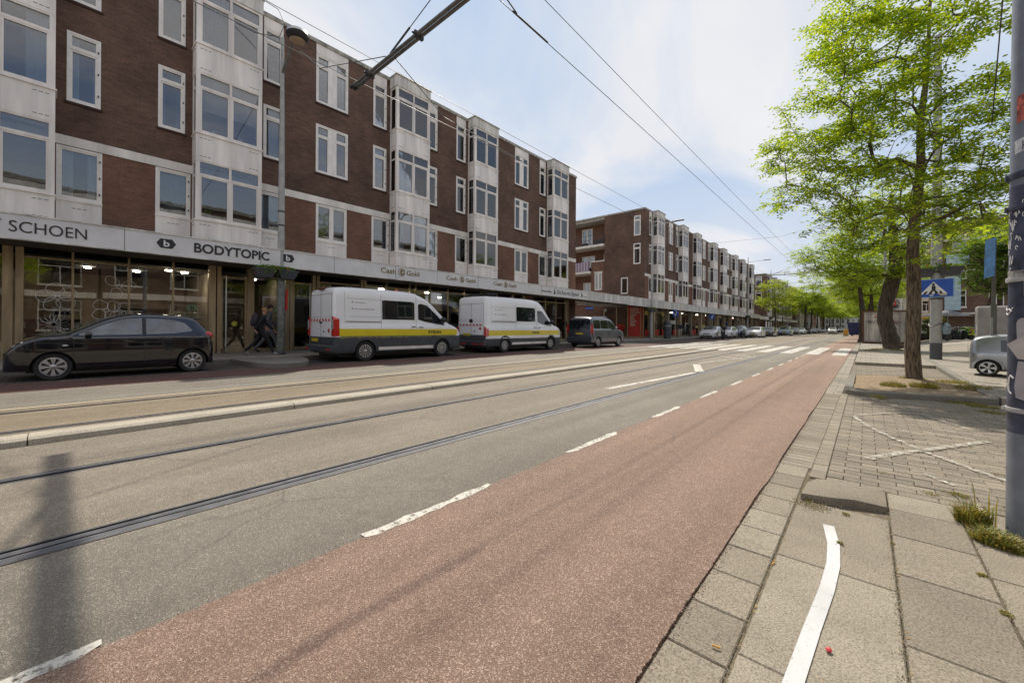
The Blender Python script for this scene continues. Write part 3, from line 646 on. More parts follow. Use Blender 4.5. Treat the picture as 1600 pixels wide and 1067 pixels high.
# ================================================================== BUILDINGS
FX, BX = -16.6, -16.05
def wall_holes(b, plane, t, u0, u1, z0, z1, holes, mi=0, flip=False, depth=0.12, ri=None):
    """rectangular wall in plane ('x' or 'y') = t, with holes (u0,u1,z0,z1) and brick reveals going inward"""
    us = sorted(set([u0,u1]+[h[0] for h in holes]+[h[1] for h in holes])); us = [u for u in us if u0 <= u <= u1]
    P = (lambda u, z, d=0: (t-d, u, z)) if plane == 'x' else (lambda u, z, d=0: (u, t+d, z))
    for a, c in zip(us, us[1:]):
        if c-a < 1e-6: continue
        m = (a+c)/2; cuts = sorted([(h[2],h[3]) for h in holes if h[0] < m < h[1]]); z = z0
        for (p, q) in cuts:
            if p > z: b.face([P(a,z),P(c,z),P(c,p),P(a,p)], mi)
            z = max(z, q)
        if z < z1: b.face([P(a,z),P(c,z),P(c,z1),P(a,z1)], mi)
    for (a, c, p, q) in holes:
        k = mi if ri is None else ri
        for (s, e) in (((a,p),(c,p)),((c,p),(c,q)),((c,q),(a,q)),((a,q),(a,p))):
            b.face([P(*s),P(*e),P(e[0],e[1],depth),P(s[0],s[1],depth)], k)
def curtain_mesh(w, h, kind, seed):
    r = random.Random(seed); b = MB()
    if kind == 'blind':
        hh = h*r.choice((.35,.6,1.0)); k = int(hh/.05)
        for i in range(k): z = h-i*.05; b.face([(-.03,.0,z),(-.03,w,z),(-.055,w,z-.038),(-.055,.0,z-.038)])
        return b
    b = MB(); n = max(8, int(w/0.02)); cover = [(0, w)] if kind == 'full' else ([(0, w*r.uniform(.2,.4)), (w*r.uniform(.65,.85), w)] if kind == 'sides' else [(0, w*r.uniform(.4,.7))])
    for a, c in cover:
        k = max(4, int((c-a)/0.02)); ph = r.random()*6
        ys = [a+(c-a)*i/k for i in range(k+1)]; xs = [-.02+.014*math.sin(ph+y*75+2*math.sin(y*9)) for y in ys]
        for i in range(k): b.face([(xs[i],ys[i],0),(xs[i+1],ys[i+1],0),(xs[i+1],ys[i+1],h),(xs[i],ys[i],h)])
    return b
_win_cache = {}
def window_meshes(w, h, kind):
    """frame, pane; local: y 0..w, z 0..h, x=0 wall face, +x outward"""
    key = (round(w,3), round(h,3), kind)
    if key in _win_cache: return _win_cache[key]
    b = MB(); f = .055
    def ring(y0, y1, z0, z1, t, xa, xb):
        b.box(xa, xb, y0, y0+t, z0, z1); b.box(xa, xb, y1-t, y1, z0, z1); b.box(xa, xb, y0+t, y1-t, z0, z0+t); b.box(xa, xb, y0+t, y1-t, z1-t, z1)
    g = MB()
    if kind == 'double':                                     # two slim lights with a white panel between
        f = .05; ring(0, w, 0, h, f, -.11, .012)
        pw = w*0.40; y1, y2 = pw, w-pw; b.box(-.09, -.002, y1, y2, f, h-f)
        for k in (0.33, .66): b.box(-.088, .004, y1+(y2-y1)*k-.004, y1+(y2-y1)*k+.004, f, h-f)
        for (a, c) in ((f, y1), (y2, w-f)):
            t = h*0.76; ring(a, c, f, t, .055, -.08, -.008); ring(a, c, t+.02, h-f, .045, -.08, -.004 ); b.box(-.09, .0, a, c, t-.001, t+.021)
            g.box(-.058, -.046, a+.05, c-.05, f+.05, t-.05); g.box(-.058, -.046, a+.04, c-.04, t+.06, h-f-.04)
    elif kind == 'pair':                                     # two lights without a transom
        ring(0, w, 0, h, f, -.11, .012); b.box(-.10, .004, w/2-.035, w/2+.035, f, h-f)
        for (a, c) in ((f, w/2-.035), (w/2+.035, w-f)):
            ring(a, c, f, h-f, .05, -.08, -.01); g.box(-.058, -.046, a+.045, c-.045, f+.045, h-f-.045)
    elif kind == 'single':
        ring(0, w, 0, h, f, -.11, .012); ring(f, w-f, f, h-f, .05, -.08, -.01); g.box(-.058, -.046, f+.045, w-f-.045, f+.045, h-f-.045)
    else:                                                    # tall light with a top light
        ring(0, w, 0, h, f, -.11, .012); t = h*0.77; b.box(-.10, .006, f, w-f, t-.03, t+.03)
        ring(f, w-f, f, t-.03, .055, -.08, -.01); ring(f, w-f, t+.03, h-f, .045, -.08, -.006)
        g.box(-.058, -.046, f+.05, w-f-.05, f+.05, t-.08); g.box(-.058, -.046, f+.04, w-f-.04, t+.07, h-f-.04)
    for zz_ in (.18, .5, .82):                               # hinges
        b.box(.012, .028, w-f-.01, w-f+.02, h*zz_-.03, h*zz_+.03, 1) if w < 1 else None
    r = (b.mesh('window', [M['frame'], M['slot']]), g.mesh('pane', M['glass_up'])); _win_cache[key] = r; return r
_cur = {}
def add_window(par, y, z, w, h, kind, cur, seed, X=None, rz=0.0, x=None):
    fm, pm = window_meshes(w, h, kind)
    loc = (X if X is not None else FX, y, z)
    o = place('window', fm, par, loc, rz); place('pane', pm, o)
    if cur:
        ck, cm = cur; key = (round(w,2), round(h,2), ck, cm, seed % 4)
        if key not in _cur: _cur[key] = curtain_mesh(w-.08, h-.1, ck, seed).mesh('curtain', M[cm])
        place('curtain', _cur[key], o, (-.16, .04, .05))
    return o
def dashes(b, X, y, z, n=3, L=.075, mi=1):
    for k in range(n): b.box(X-.002, X+.0025, y+k*(L+.03), y+k*(L+.03)+L, z-.008, z+.008, mi)
def bay_meshes(w):
    """bay window, local x=0 wall face, +x outward .55, y 0..w ; absolute z"""
    P = BX-FX; b = MB(); gs = []; Z = [(4.6,6.5),(7.38,9.32),(10.25,12.14)]
    solid = [(3.86,4.56),(6.5,7.34),(9.32,10.21)]
    for z0, z1 in solid:
        b.box(-.02, P, 0, w, z0, z1, 0); b.box(-.02, P+.035, -.03, w+.03, z1, z1+.04, 0)      # sill
        dy = .1
        for zz_ in (z0+.13, z1-.13):
            dashes(b, P, dy, zz_); dashes(b, P, w-dy-.29, zz_)
            for k in range(2): b.box(.12+k*.17, .25+k*.17, -.0025, .002, zz_-.008, zz_+.008, 1)
        b.box(P-.001, P+.003, w*.52, w*.52+.006, z0, z1, 2)
    b.box(-.02, P-.01, .01, w-.01, 12.14, 12.66, 2); b.box(-.02, P+.02, -.02, w+.02, 12.18, 12.66, 2); b.box(-.02, P+.05, -.05, w+.05, 12.66, 12.73, 3)
    for z0, z1 in Z:
        g = MB(); gs.append(g)
        for y0 in (0.0, w-.11): b.box(P-.11, P-.005, y0, y0+.11, z0, z1, 0)
        for y0 in (0.005, w-.06): b.box(-.02, .07, y0, y0+.055, z0, z1, 0)
        b.box(P-.09, P-.012, w/2-.035, w/2+.035, z0, z1, 0); t = z1-.46
        b.box(P-.10, P-.008, .11, w-.11, t-.035, t+.035, 0)
        for (za, zb) in ((z0, z0+.05), (z1-.05, z1)): b.box(P-.09, P-.012, .11, w-.11, za, zb, 0)
        for (a, c) in ((.11, w/2-.035), (w/2+.035, w-.11)):  # opening sash frames
            s = .045
            for bx in ((a, a+s, z0+.05, t-.035), (c-s, c, z0+.05, t-.035), (a+s, c-s, z0+.05, z0+.05+s), (a+s, c-s, t-.035-s, t-.035)): b.box(P-.07, P-.02, *bx, 0)
            g.box(P-.062, P-.05, a+.02, c-.02, z0+.07, t-.05); g.box(P-.062, P-.05, a+.005, c-.005, t+.04, z1-.055)
        for y0, s in ((.03, 1), (w-.05, -1)):
            b.box(.07, P-.11, y0-.015, y0+.035, t-.03, t+.03, 0); b.box(.07, P-.11, y0-.01, y0+.03, z0, z0+.05, 0); b.box(.07, P-.11, y0-.01, y0+.03, z1-.05, z1, 0)
            g.box(.07, P-.11, y0, y0+.01, z0+.05, t-.03); g.box(.07, P-.11, y0, y0+.01, t+.03, z1-.05)
    return b.mesh('bay_window', [M['panel'], M['slot'], M['panel_dirty'], M['coping']]), [g.mesh('pane', M['glass_up']) for g in gs]
_bay = {}
def add_bay(par, y, w, seed, floors=3):
    if 'b' not in _bay:
        W = 1.87; _bay['b'] = bay_meshes(W)
        for i, (k, m) in enumerate((('sides','curtain'),('full','curtain_g'),('part','curtain_b'),('sides','curtain_b'),('blind','panel'))):
            _bay['c%d' % i] = curtain_mesh(W-.24, 1.8, k, i+3).mesh('curtain', M[m])
    o = place('bay_window', _bay['b'][0], par, (FX, y, 0)); [place('pane', g, o) for g in _bay['b'][1]]; o.scale.y = w/1.87
    r = random.Random(seed)
    for z in (4.65, 7.43, 10.3):
        k = r.choice((0,0,1,2,3,4,9,9)); 
        if k < 9: place('curtain', _bay['c%d' % k], o, (.40, .12, z))
    return o
def make_block(label, Y0, Y1, k, bays, doubles, lefts, rights, depth=11.0, gable=(), f1single=True, X0=None, fascia=True, seed=1, bandgap=True, group=None, gable_x1=None):
    root = thing('apartment_building', label, 'building', (0,0,0), group=group)
    root.scale.z = k
    holes = []; wins = []; r = random.Random(seed)
    CUR = [('full','curtain'),('full','curtain_g'),('sides','curtain'),('part','curtain_b'),None,('full','curtain_b'),None,('sides','curtain_b'),('blind','panel'),('blind','curtain_g')]
    def col(y, w, kind, wf1, yf1):
        for z, h in ((7.38,1.95),(10.2,1.95)): holes.append((y, y+w, z, z+h)); wins.append((y, z, w, h, kind))
        if wf1: holes.append((yf1, yf1+wf1, 4.65, 6.12)); wins.append((yf1, 4.65, wf1, 1.47, 'pair' if kind == 'double' else 'single'))
    for y, w in doubles: col(y, w, 'double', w-.05, y+.02)
    for y in lefts: col(y-.85, .66, 'tall', .86, y-.90)
    for y, w in rights: col(y+w+.20, .66, 'tall', .88, y+w+.02)
    b = MB()
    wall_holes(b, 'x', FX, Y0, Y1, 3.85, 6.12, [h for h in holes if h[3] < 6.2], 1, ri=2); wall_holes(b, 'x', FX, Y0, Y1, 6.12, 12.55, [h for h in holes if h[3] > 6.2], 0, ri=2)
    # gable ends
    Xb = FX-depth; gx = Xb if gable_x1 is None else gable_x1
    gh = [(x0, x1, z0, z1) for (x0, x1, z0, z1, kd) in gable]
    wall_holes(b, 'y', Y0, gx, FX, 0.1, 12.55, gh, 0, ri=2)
    b.face([(FX,Y1,0.1),(Xb,Y1,0.1),(Xb,Y1,12.55),(FX,Y1,12.55)], 0); b.face([(Xb,Y0,0.1),(Xb,Y1,0.1),(Xb,Y1,12.55),(Xb,Y0,12.55)], 0)
    # rowlock courses under and over windows
    for (y, y1, z, z1) in holes:
        if z > 6.5: b.box(FX-.02, FX+.035, y-.04, y1+.04, z-.075, z-.003, 2)
    o = b.build('wall', [M['brick'], M['brick_red'], M['brick_rust']], root)
    # concrete band above the first floor, panels under first-floor windows and over third-floor windows
    b = MB(); occ = sorted([(y-.0, y+w) for y, w in bays])
    b.box(FX-.02, FX+.03, Y0, Y1, 6.14, 6.40, 0)
    bd = b.build('concrete_band', M['band'], root)
    for (y, y1, z, z1) in holes:
        b = MB()
        if z < 5:
            b.box(FX-.02, FX+.022, y-.0, y1+.0, 3.86, 4.60, 0); b.box(FX-.02, FX+.05, y-.01, y1+.01, 4.60, 4.647, 0); dashes(b, FX+.022, (y+y1)/2-.15, 4.42)
        elif z > 10: b.box(FX-.02, FX+.014, y, y1, 12.16, 12.545, 0)
        if b.v: b.build('infill_panel', [M['panel'], M['slot']], root)
    for i, (y, z, w, h, kd) in enumerate(wins):
        add_window(root, y, z, w, h, kd, r.choice(CUR), i+seed)
    for i, (y, w) in enumerate(bays): add_bay(root, y, w, seed*13+i)
    for (x0, x1, z0, z1, kd) in gable:
        o = add_window(root, Y0, z0, x1-x0, z1-z0, kd, r.choice(CUR), seed+int(x0*7))
        o.location = (x0, Y0, z0); o.rotation_euler = (0, 0, R(-90))
        # local y axis -> +x ; outward (+x local) -> -y
    # roof with coping
    b = MB(); b.box(Xb+.05, FX-.05, Y0+.05, Y1-.05, 12.3, 12.5)
    rf = b.build('roof', M['coping'], root)
    b = MB(); b.box(FX-.25, FX+.05, Y0-.05, Y1+.05, 12.55, 12.70); b.box(Xb, FX-.25, Y0-.05, Y0+.25, 12.55, 12.698); b.box(Xb, FX-.25, Y1-.25, Y1+.05, 12.55, 12.698)
    b.build('coping', M['coping'], rf)
    # rooms behind the windows
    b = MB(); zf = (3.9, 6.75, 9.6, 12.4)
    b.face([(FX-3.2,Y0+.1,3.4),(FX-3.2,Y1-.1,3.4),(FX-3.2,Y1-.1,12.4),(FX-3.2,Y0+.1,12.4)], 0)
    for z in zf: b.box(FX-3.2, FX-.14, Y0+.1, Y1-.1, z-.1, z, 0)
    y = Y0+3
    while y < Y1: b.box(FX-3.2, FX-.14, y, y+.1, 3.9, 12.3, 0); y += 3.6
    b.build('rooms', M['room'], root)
    return root
P1 = 12.12
b1 = make_block('nearest brown brick apartment block above the cosmetics and gold shops', -9.0, 26.02, 1.0,
    bays=[(-6.83,1.86),(-1.97,1.86),(2.85,1.86),(10.12,1.86),(14.98,1.86),(22.33,1.87)],
    doubles=[(-5.33-.1,1.32) if False else (6.78,1.32),(18.93,1.34)],
    lefts=[2.85,10.12,14.98,22.33,-6.83], rights=[(-1.97,1.86),(2.85,1.86),(10.12,1.86)], seed=3, group='apartment blocks along the left side')
B2 = [(40.67,1.95),(48.26,1.9),(53.45,1.9),(60.96,1.9),(66.1,1.9),(73.35,1.9),(78.7,1.9),(86.1,1.9)]
b2 = make_block('brown brick apartment block with a gable and balconies beyond the side street', 38.74, 90.0, 1.045,
    bays=B2, doubles=[(45.2,1.25),(57.6,1.25),(70.3,1.25),(82.8,1.25)], lefts=[48.26,60.96,73.35,86.1,40.62], rights=[(53.45,1.9),(66.1,1.9),(78.7,1.9)],
    gable=[(-17.76,-17.05,10.12,12.05,'tall'),(-17.8,-17.05,7.35,9.36,'tall'),(-19.15,-18.38,4.52,6.13,'single')], seed=5, group='apartment blocks along the left side', gable_x1=-21.1)
b3 = make_block('third brown brick apartment block, behind the far street lamp', 103.5, 150.0, 1.06,
    bays=[(105.4,1.9),(112.8,1.9),(118.2,1.9),(125.4,1.9),(130.8,1.9),(138,1.9)], doubles=[(109.8,1.25),(122.2,1.25),(135,1.25)], lefts=[112.8,125.4,138], rights=[(118.2,1.9),(130.8,1.9)],
    gable=[(-18.6,-17.4,9.9,12.1,'tall'),(-18.6,-17.4,7.0,9.2,'tall')], seed=8, group='apartment blocks along the left side')
# upper white panels on the gable of block 2
# ---------------- balcony wing of block 2
def balcony_wing():
    root = b2; Y = 38.74; b = MB()
    Yb = Y+1.7
    wall_holes(b, 'y', Yb, -30, -21.1, 3.3, 12.55, [(-24.9,-23.55,10.0,12.0),(-21.95,-21.25,9.9,12.0),(-24.9,-23.2,6.9,9.0),(-22.1,-21.3,7.2,9.0),(-24.7,-22.9,4.2,6.1)], 0, ri=2)
    b.face([(-21.1,Y,3.3),(-21.1,Yb,3.3),(-21.1,Yb,12.55),(-21.1,Y,12.55)], 0)
    wall_holes(b, 'y', Y, -22.7, -21.1, 3.3, 8.0, [(-22.25,-21.35,5.05,6.85)], 0, ri=2); b.box(-22.72, -21.08, Y-.04, Y+.25, 8.0, 8.1, 1)
    b.face([(-22.7,Y,3.3),(-22.7,Yb,3.3),(-22.7,Yb,8.0),(-22.7,Y,8.0)], 0); b.box(-22.35, -21.3, Y-.03, Y+.02, 6.87, 6.97, 1)
    b.box(-30, -21.1, Yb-.05, Yb+.3, 12.55, 12.70, 1)
    wall_holes(b, 'y', Y, -40, -21.1, 0.15, 3.3, [(-25.1,-23.0,.95,2.35),(-22.2,-21.2,.95,2.3)], 0, ri=2); b.face([(-40,Y,3.3),(-21.1,Y,3.3),(-21.1,Yb,3.3),(-40,Yb,3.3)], 1)
    b.build('balcony_wall', [M['brick_red'], M['band'], M['brick_rust']], root)
    for (x0,x1,z0,z1,kd) in ((-24.9,-23.55,10.0,12.0,'pair'),(-21.95,-21.25,9.9,12.0,'tall'),(-24.9,-23.2,6.9,9.0,'pair'),(-22.1,-21.3,7.2,9.0,'tall'),(-24.7,-22.9,4.2,6.1,'pair')):
        o = add_window(root, Yb, z0, x1-x0, z1-z0, kd, ('sides','curtain'), 3); o.location = (x0, Yb, z0); o.rotation_euler = (0,0,R(-90))
    for (x0,x1,z0,z1) in ((-25.1,-23.0,.95,2.35),(-22.2,-21.2,.95,2.3),(-22.25,-21.35,5.05,6.85)):
        o = add_window(root, Y, z0, x1-x0, z1-z0, 'pair', None, 3); o.location = (x0, Y, z0); o.rotation_euler = (0,0,R(-90))
    for i, (z, x0, x1) in enumerate(((9.55,-30,-21.1),(6.85,-30,-22.7))):
        b = MB(); b.box(x0, x1, Y-.25, Yb, z, z+.22, 0); o = b.build('balcony', M['band'], root)
        b = MB()
        if i == 0:
            b.tube([(x0,Y-.2,z+1.25),(x1,Y-.2,z+1.25)], .025, 6); b.tube([(x0,Y-.2,z+.75),(x1,Y-.2,z+.75)], .015, 6)
            for k in range(9): b.tube([(x1-.05-k*1.1,Y-.2,z+.2),(x1-.05-k*1.1,Y-.2,z+1.25)], .025, 6)
            b.build('railing', M['dkmetal'], o)
            b = MB(); b.box(-22.6,-21.3,Y+.2,Y+.7,z+.22,z+.75); b.box(-24.0,-23.4,Y+.1,Y+.5,z+.22,z+.6); b.build('clutter', M['black'], o)
        else:
            for k in range(40): b.box(x0+.18*k, x0+.18*k+.18, Y-.24, Y-.21, z+.25, z+1.2, k % 2)
            b.build('railing', [simple('striped balcony cloth', (0.45,0.4,0.44), 0.8), simple('plum stripes', (0.22,0.14,0.2), 0.8)], o)
balcony_wing()
# ---------------- canopy with fascia over the pavement (one per block)
def canopy(par, Y0, Y1, z0, z1, mat, seams, name='canopy'):
    b = MB(); b.box(-15.78, -15.70, Y0, Y1, z0, z1, 0); b.box(-15.80, -15.675, Y0, Y1, z1, z1+.035, 1); b.box(-15.8, -15.68, Y0, Y1, z0-.03, z0, 1)
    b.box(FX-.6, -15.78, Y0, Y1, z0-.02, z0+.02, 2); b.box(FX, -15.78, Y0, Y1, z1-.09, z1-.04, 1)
    for y in seams: b.box(-15.71, -15.697, y-.006, y+.006, z0+.002, z1-.002, 3)
    return b.build(name, [mat, M['panel_dirty'], M['soffit'], M['slot']], par)
c1 = canopy(b1, -9, 26.3, 3.30, 3.89, M['fascia'], [-5.2,-1.9,1.20,4.6,7.15,9.9,12.2,14.95,17.2,20.6,24.2])
thing_c2 = canopy(b1, 26.3, 32.3, 3.30, 3.93, M['fascia_old'], [28.5,30.7], 'canopy')
b = MB(); b.box(-15.95,-15.62,32.3,33.0,3.28,3.96,0); b.build('canopy_joint', M['fascia_old'], b1)
c2 = canopy(b2, 33.0, 92.0, 3.12, 3.80, M['fascia_old'], [35+3.1*i for i in range(18)])
c3 = canopy(b3, 92.0, 150.0, 2.95, 3.55, M['panel_dirty'], [95+4*i for i in range(13)])
b = MB(); b.prism([(-22.5,27.0),(-16.2,27.5),(-16.2,35.0),(-20,38.2)], 3.42, 3.5, 'z'); b.prism([(-21.5,34),(-16.4,36.0),(-17.0,38.6),(-21.5,38.6)], 3.30, 3.36, 'z')
b.build('glass_awning', M['panel_dirty'], b2)
# lettering on the fascia
FN, UY, UZ = -15.70, (0,1,0), (0,0,1)
def sign(t, y0, y1, z0, z1, mat, par=c1, bold=0.0): return text_on(t, y1-y0, z1-z0, (FN, y0, z0), UY, UZ, mat, par, bold=bold, ext=.012)
sign('Y', -1.22, -.94, 3.46, 3.73, M['ink']); sign('SCHOEN', -.84, .47, 3.46, 3.735, M['ink'], bold=.0); sign('B', -1.55, -1.3, 3.46, 3.73, M['ink'])
sign('BODYTOPIC', 2.76, 4.86, 3.47, 3.76, M['ink'], bold=.025)
def hexlogo(yc, zc, r, par, mat, mat2, X=FN, ax='x'):
    b = MB(); pts = [(yc+r*1.28*math.cos(a)*(1 if i % 3 else 1), zc+r*math.sin(a)) for i, a in enumerate([R(k) for k in (0,52,128,180,232,308)])]
    b.prism(pts, X-.004, X+.008, 'x', 0)
    o = b.build('logo', mat, par); text_on('b', r*.78, r*1.02, (X+.002, yc-r*.36, zc-r*.48), UY, UZ, mat2, o, 'letter', .02, ext=.010); return o
hexlogo(2.10, 3.62, .175, c1, M['ink'], M['white']); hexlogo(5.46, 3.63, .175, c1, M['ink'], M['white'])
def cash(y0, y1, z0, z1):
    w = y1-y0; sign('Cash', y0, y0+w*.37, z0+.05, z1-.02, M['gold'], bold=.012); sign('Gold', y0+w*.655, y1, z0+.05, z1-.02, M['gold'], bold=.012)
    b = MB(); yc, zc, r = y0+w*.52, (z0+z1)/2+.01, (z1-z0)*.60; n = 28
    for i in range(n):
        a, c = 2*math.pi*i/n, 2*math.pi*(i+1)/n; q = [(yc+r*math.cos(a),zc+r*math.sin(a)),(yc+r*math.cos(c),zc+r*math.sin(c)),(yc+r*.86*math.cos(c),zc+r*.86*math.sin(c)),(yc+r*.86*math.cos(a),zc+r*.86*math.sin(a))]
        b.face([(FN+.012,p[0],p[1]) for p in q])
    o = b.build('logo', M['gold'], c1); text_on('G', r*.8, r*1.15, (FN, yc-r*.02, zc-r*.58), UY, UZ, M['gold'], o, 'letter', .02, ext=.012)
    b = MB(); b.box(FN, FN+.01, yc-r*.45, yc-r*.3, zc-r*.6, zc+r*.6); b.box(FN, FN+.01, yc-.02, yc+.02, zc-r*.75, zc+r*.75); b.build('letter', M['gold'], o)
cash(9.17, 11.15, 3.47, 3.76); cash(12.76, 14.75, 3.49, 3.76); cash(16.15, 18.1, 3.50, 3.77)
sign('De Karvst Optiek', 22.35, 25.1, 3.47, 3.73, M['ink']); sign('Maaseelden', 20.6, 21.7, 3.52, 3.63, M['ink'], bold=.02); sign('Contactlens', 25.75, 26.25, 3.45, 3.54, M['ink'], bold=.01)
b = MB()
for yc in (22.0, 25.45): b.prism([(yc-.02,3.78),(yc+.02,3.78),(yc+.05,3.62),(yc+.18,3.55),(yc+.12,3.46),(yc+.03,3.55),(yc+.06,3.42),(yc-.04,3.42),(yc-.03,3.6)], FN-.003, FN+.009, 'x')
b.build('emblem', M['ink'], c1)
# ---------------- shop fronts of block 1
SX = -17.2; GZ = 0.215
shop = tag(MB().build('shopfront', M['bronze'], b1))
def shopfront():
    b = MB()
    def post(y0, y1, d=.10, z1=3.27): b.box(SX-.06, SX+d, y0, y1, GZ-.05, z1, 0)
    for y0, y1 in ((-1.02,-.84),(-.80,-.66),(3.42,3.62),(3.66,3.78),(4.58,4.80),(5.86,6.02),(6.04,6.17),(6.9,7.02),(7.06,7.18),(9.0,9.12),(9.16,9.28),(19.3,19.5),(20.4,20.6),(-4.6,-4.4),(-5.6,-5.4),(26.0-.5,26.0)): post(y0, y1, .11)
    for y in (.24,1.42,2.48,10.35,11.65,12.0,12.9,14.1,15.3,16.6,18.0,23.0,24.3,-2.0,-3.2): post(y-.025, y+.025, .04)
    for (y0, y1) in ((-9,-5.6),(-4.4,-1.02),(-.66,3.42),(4.8,5.86),(7.18,9.0),(9.28,12.0),(12.0,19.3),(20.6,25.5)):
        b.box(SX-.05, SX+.05, y0, y1, GZ-.05, GZ+.12, 0); b.box(SX-.05, SX+.045, y0, y1, 3.0, 3.05, 0)
    for (y0, y1) in ((3.78,4.58),(6.17,6.9),(12.0,12.9),(19.5,20.4)):
        b.box(SX-.05, SX+.06, y0, y1, 2.86, 2.94, 0); b.box(SX-.04, SX+.03, y0, y0+.06, GZ, 2.86, 0); b.box(SX-.04, SX+.03, y1-.06, y1, GZ, 2.86, 0); b.box(SX-.04, SX+.03, y0, y1, GZ, GZ+.14, 0)
    me = b.mesh('shopfront', M['bronze']); old = shop.data; shop.data = me; bpy.data.meshes.remove(old)
    for (y0, y1) in ((-9,-5.6),(-4.4,-1.02),(-.66,.24),(.24,1.42),(1.42,2.48),(2.48,3.42),(4.8,5.86),(7.18,9.0),(9.28,10.35),(10.35,11.65),(11.65,12.9),(12.9,14.1),(14.1,15.3),(15.3,16.6),(16.6,18.0),(18.0,19.3),(20.6,23.0),(23.0,25.5)): g = MB(); g.box(SX-.012, SX, y0, y1, GZ+.1, 3.02); g.build('pane', M['glass_shop'], shop)
    for (y0, y1) in ((3.78,4.58),(6.17,6.9),(19.5,20.4)):
        g = MB(); g.box(SX-.01, SX+.002, y0+.06, y1-.06, GZ+.14, 2.86); d = g.build('door', M['glass_shop'], shop)
        h = MB(); yh = y0+.14 if y0 < 5 else y1-.12; h.tube([(SX+.14,yh,GZ+.05),(SX+.14,yh,2.95)], .022, 10); h.tube([(SX,yh,.6),(SX+.14,yh,.6)], .012, 6); h.tube([(SX,yh,2.4),(SX+.14,yh,2.4)], .012, 6); h.build('handle', M['steel'], d)
    # brick piers and lower wall at the far end
    b = MB(); b.box(SX-.2, SX+.06, 20.6, 21.6, .1, 3.28, 0); b.box(-30, SX-.02, 25.7, 26.0, .1, 3.5, 0); b.box(-17.3, FX-.02, 25.98, 26.0, 3.0, 3.5, 0)
    b.build('brick_pier', M['brick_red'], shop)
    # rooms
    b = MB(); xb = -22.5
    b.face([(xb,-9,.15),(xb,26,.15),(xb,26,3.4),(xb,-9,3.4)], 0); b.face([(xb,-9,GZ-.02),(SX,-9,GZ-.02),(SX,25.7,GZ-.02),(xb,25.7,GZ-.02)], 1); b.face([(xb,-9,3.12),(SX-.07,-9,3.12),(SX-.07,25.7,3.12),(xb,25.7,3.12)], 2)
    for y in (-9,-5,3.6,6.1,9.1,12.05,19.4): b.box(xb, SX-.08, y, y+.1, .16, 3.11, 0)
    b.box(-18.9,-18.8,6.2,9.1,.16,3.1,2)
    b.build('shop_interior', [M['shopwall'], M['shopfloor'], M['dark']], shop)
    L = emit('lit ceiling lamp', (1.0,0.9,0.72), 55.0)
    for i, (y, x) in enumerate([(9.9,-18.6),(10.9,-18.6),(11.2,-20.5),(13.6,-18.4),(14.9,-18.4),(16.2,-18.5),(17.6,-18.4),(13.8,-20.8),(16.4,-20.8),(0.6,-19.5),(1.8,-19.5),(3.0,-18.6),(2.5,-18.2),(5.3,-19),(-2.5,-19),(22,-19),(24,-19)]):
        b = MB(); b.lathe([(0,3.10),(.13 if 9 < y < 19 else .09,3.10),(.13 if 9 < y < 19 else .09,3.07),(0,3.068)], (x,y,0), 'z', 14); b.build('ceiling_lamp', L, shop)
shopfront()
# window graphics: hand-drawn flower outlines, poster, shop names
def outline(par, pts, X, r=.006, mat='white', name='flower_outline'):
    b = MB(); b.tube([(X, p[0], p[1]) for p in pts], r, 5); return b.build(name, M[mat], par)
def petal(yc, zc, a, L, W, n=12):
    out = []
    for i in range(n+1):
        t = i/n; s = math.sin(math.pi*t); u = L*(1-math.cos(2*math.pi*t))/2; v = -W*.5*math.sin(2*math.pi*t)*(1+.25*math.cos(9*t))
        out.append((yc+u*math.cos(a)-v*math.sin(a), zc+u*math.sin(a)+v*math.cos(a)))
    return out
def flower(yc, zc, L, W, n, r=.005, a0=0.0, c=.05, mat='white'):
    b = MB(); X = SX+.008
    for k in range(n):
        a = a0+2*math.pi*k/n; b.tube([(X,p[0],p[1]) for p in petal(yc+c*math.cos(a), zc+c*math.sin(a), a, L, W)], r, 5)
    b.tube([(X,yc+c*math.cos(t*math.pi/6),zc+c*math.sin(t*math.pi/6)) for t in range(13)], r, 5)
    b.build('flower_outline', M[mat], shop)
flower(-.05, 1.95, .36, .34, 5, .006, .4); flower(.93, 1.62, .30, .30, 4, .005, R(35)); flower(1.2, 2.35, .34, .26, 3, .005, R(250)); flower(1.3, 1.55, .26, .26, 3, .005, R(80))
b = MB(); b.box(SX-.03, SX-.02, -.16, .24, 1.42, 1.68); po = b.build('poster', M['white'], shop)
b = MB(); [b.box(SX-.019, SX-.0165, -.10+.1*k, -.02+.1*k, 1.46, 1.55) for k in range(3)]; b.box(SX-.019,SX-.0165,-.05,.13,1.59,1.62); b.build('poster_print', M['ink'], po)
b = MB()
for k in range(15):
    a = 2*math.pi*k/15; b.tube([(SX+.012,p[0],p[1]) for p in petal(-.12+.05*math.cos(a), 1.18+.05*math.sin(a), a, .26, .075)], .006, 5)
b.build('wire_flower', M['steel'], shop)
hexlogo(2.98, 1.78, .13, shop, M['green_decal'], M['ink'], SX+.002); text_on('BODYTOPIC', .62, .09, (SX+.001, 2.68, 1.46), UY, UZ, M['green_decal'], shop, ext=.003)
hexlogo(5.45, 1.82, .13, shop, M['green_decal'], M['ink'], SX+.002); text_on('BODYTOPIC', .62, .09, (SX+.001, 5.14, 1.50), UY, UZ, M['green_decal'], shop, ext=.003)
b = MB(); b.lathe([(0,0),(.09,0),(.09,.006),(0,.007)], (SX+.006,4.2,1.25), 'x', 20); b.build('door_sticker', simple('yellow sticker', (0.5,0.45,0.05), 0.5), shop).scale.z = 1
text_on('Cash&', .75, .2, (SX+.001, 14.45, 2.05), UY, UZ, simple('gold window lettering', (0.6,0.4,0.03), 0.5), shop, ext=.003)
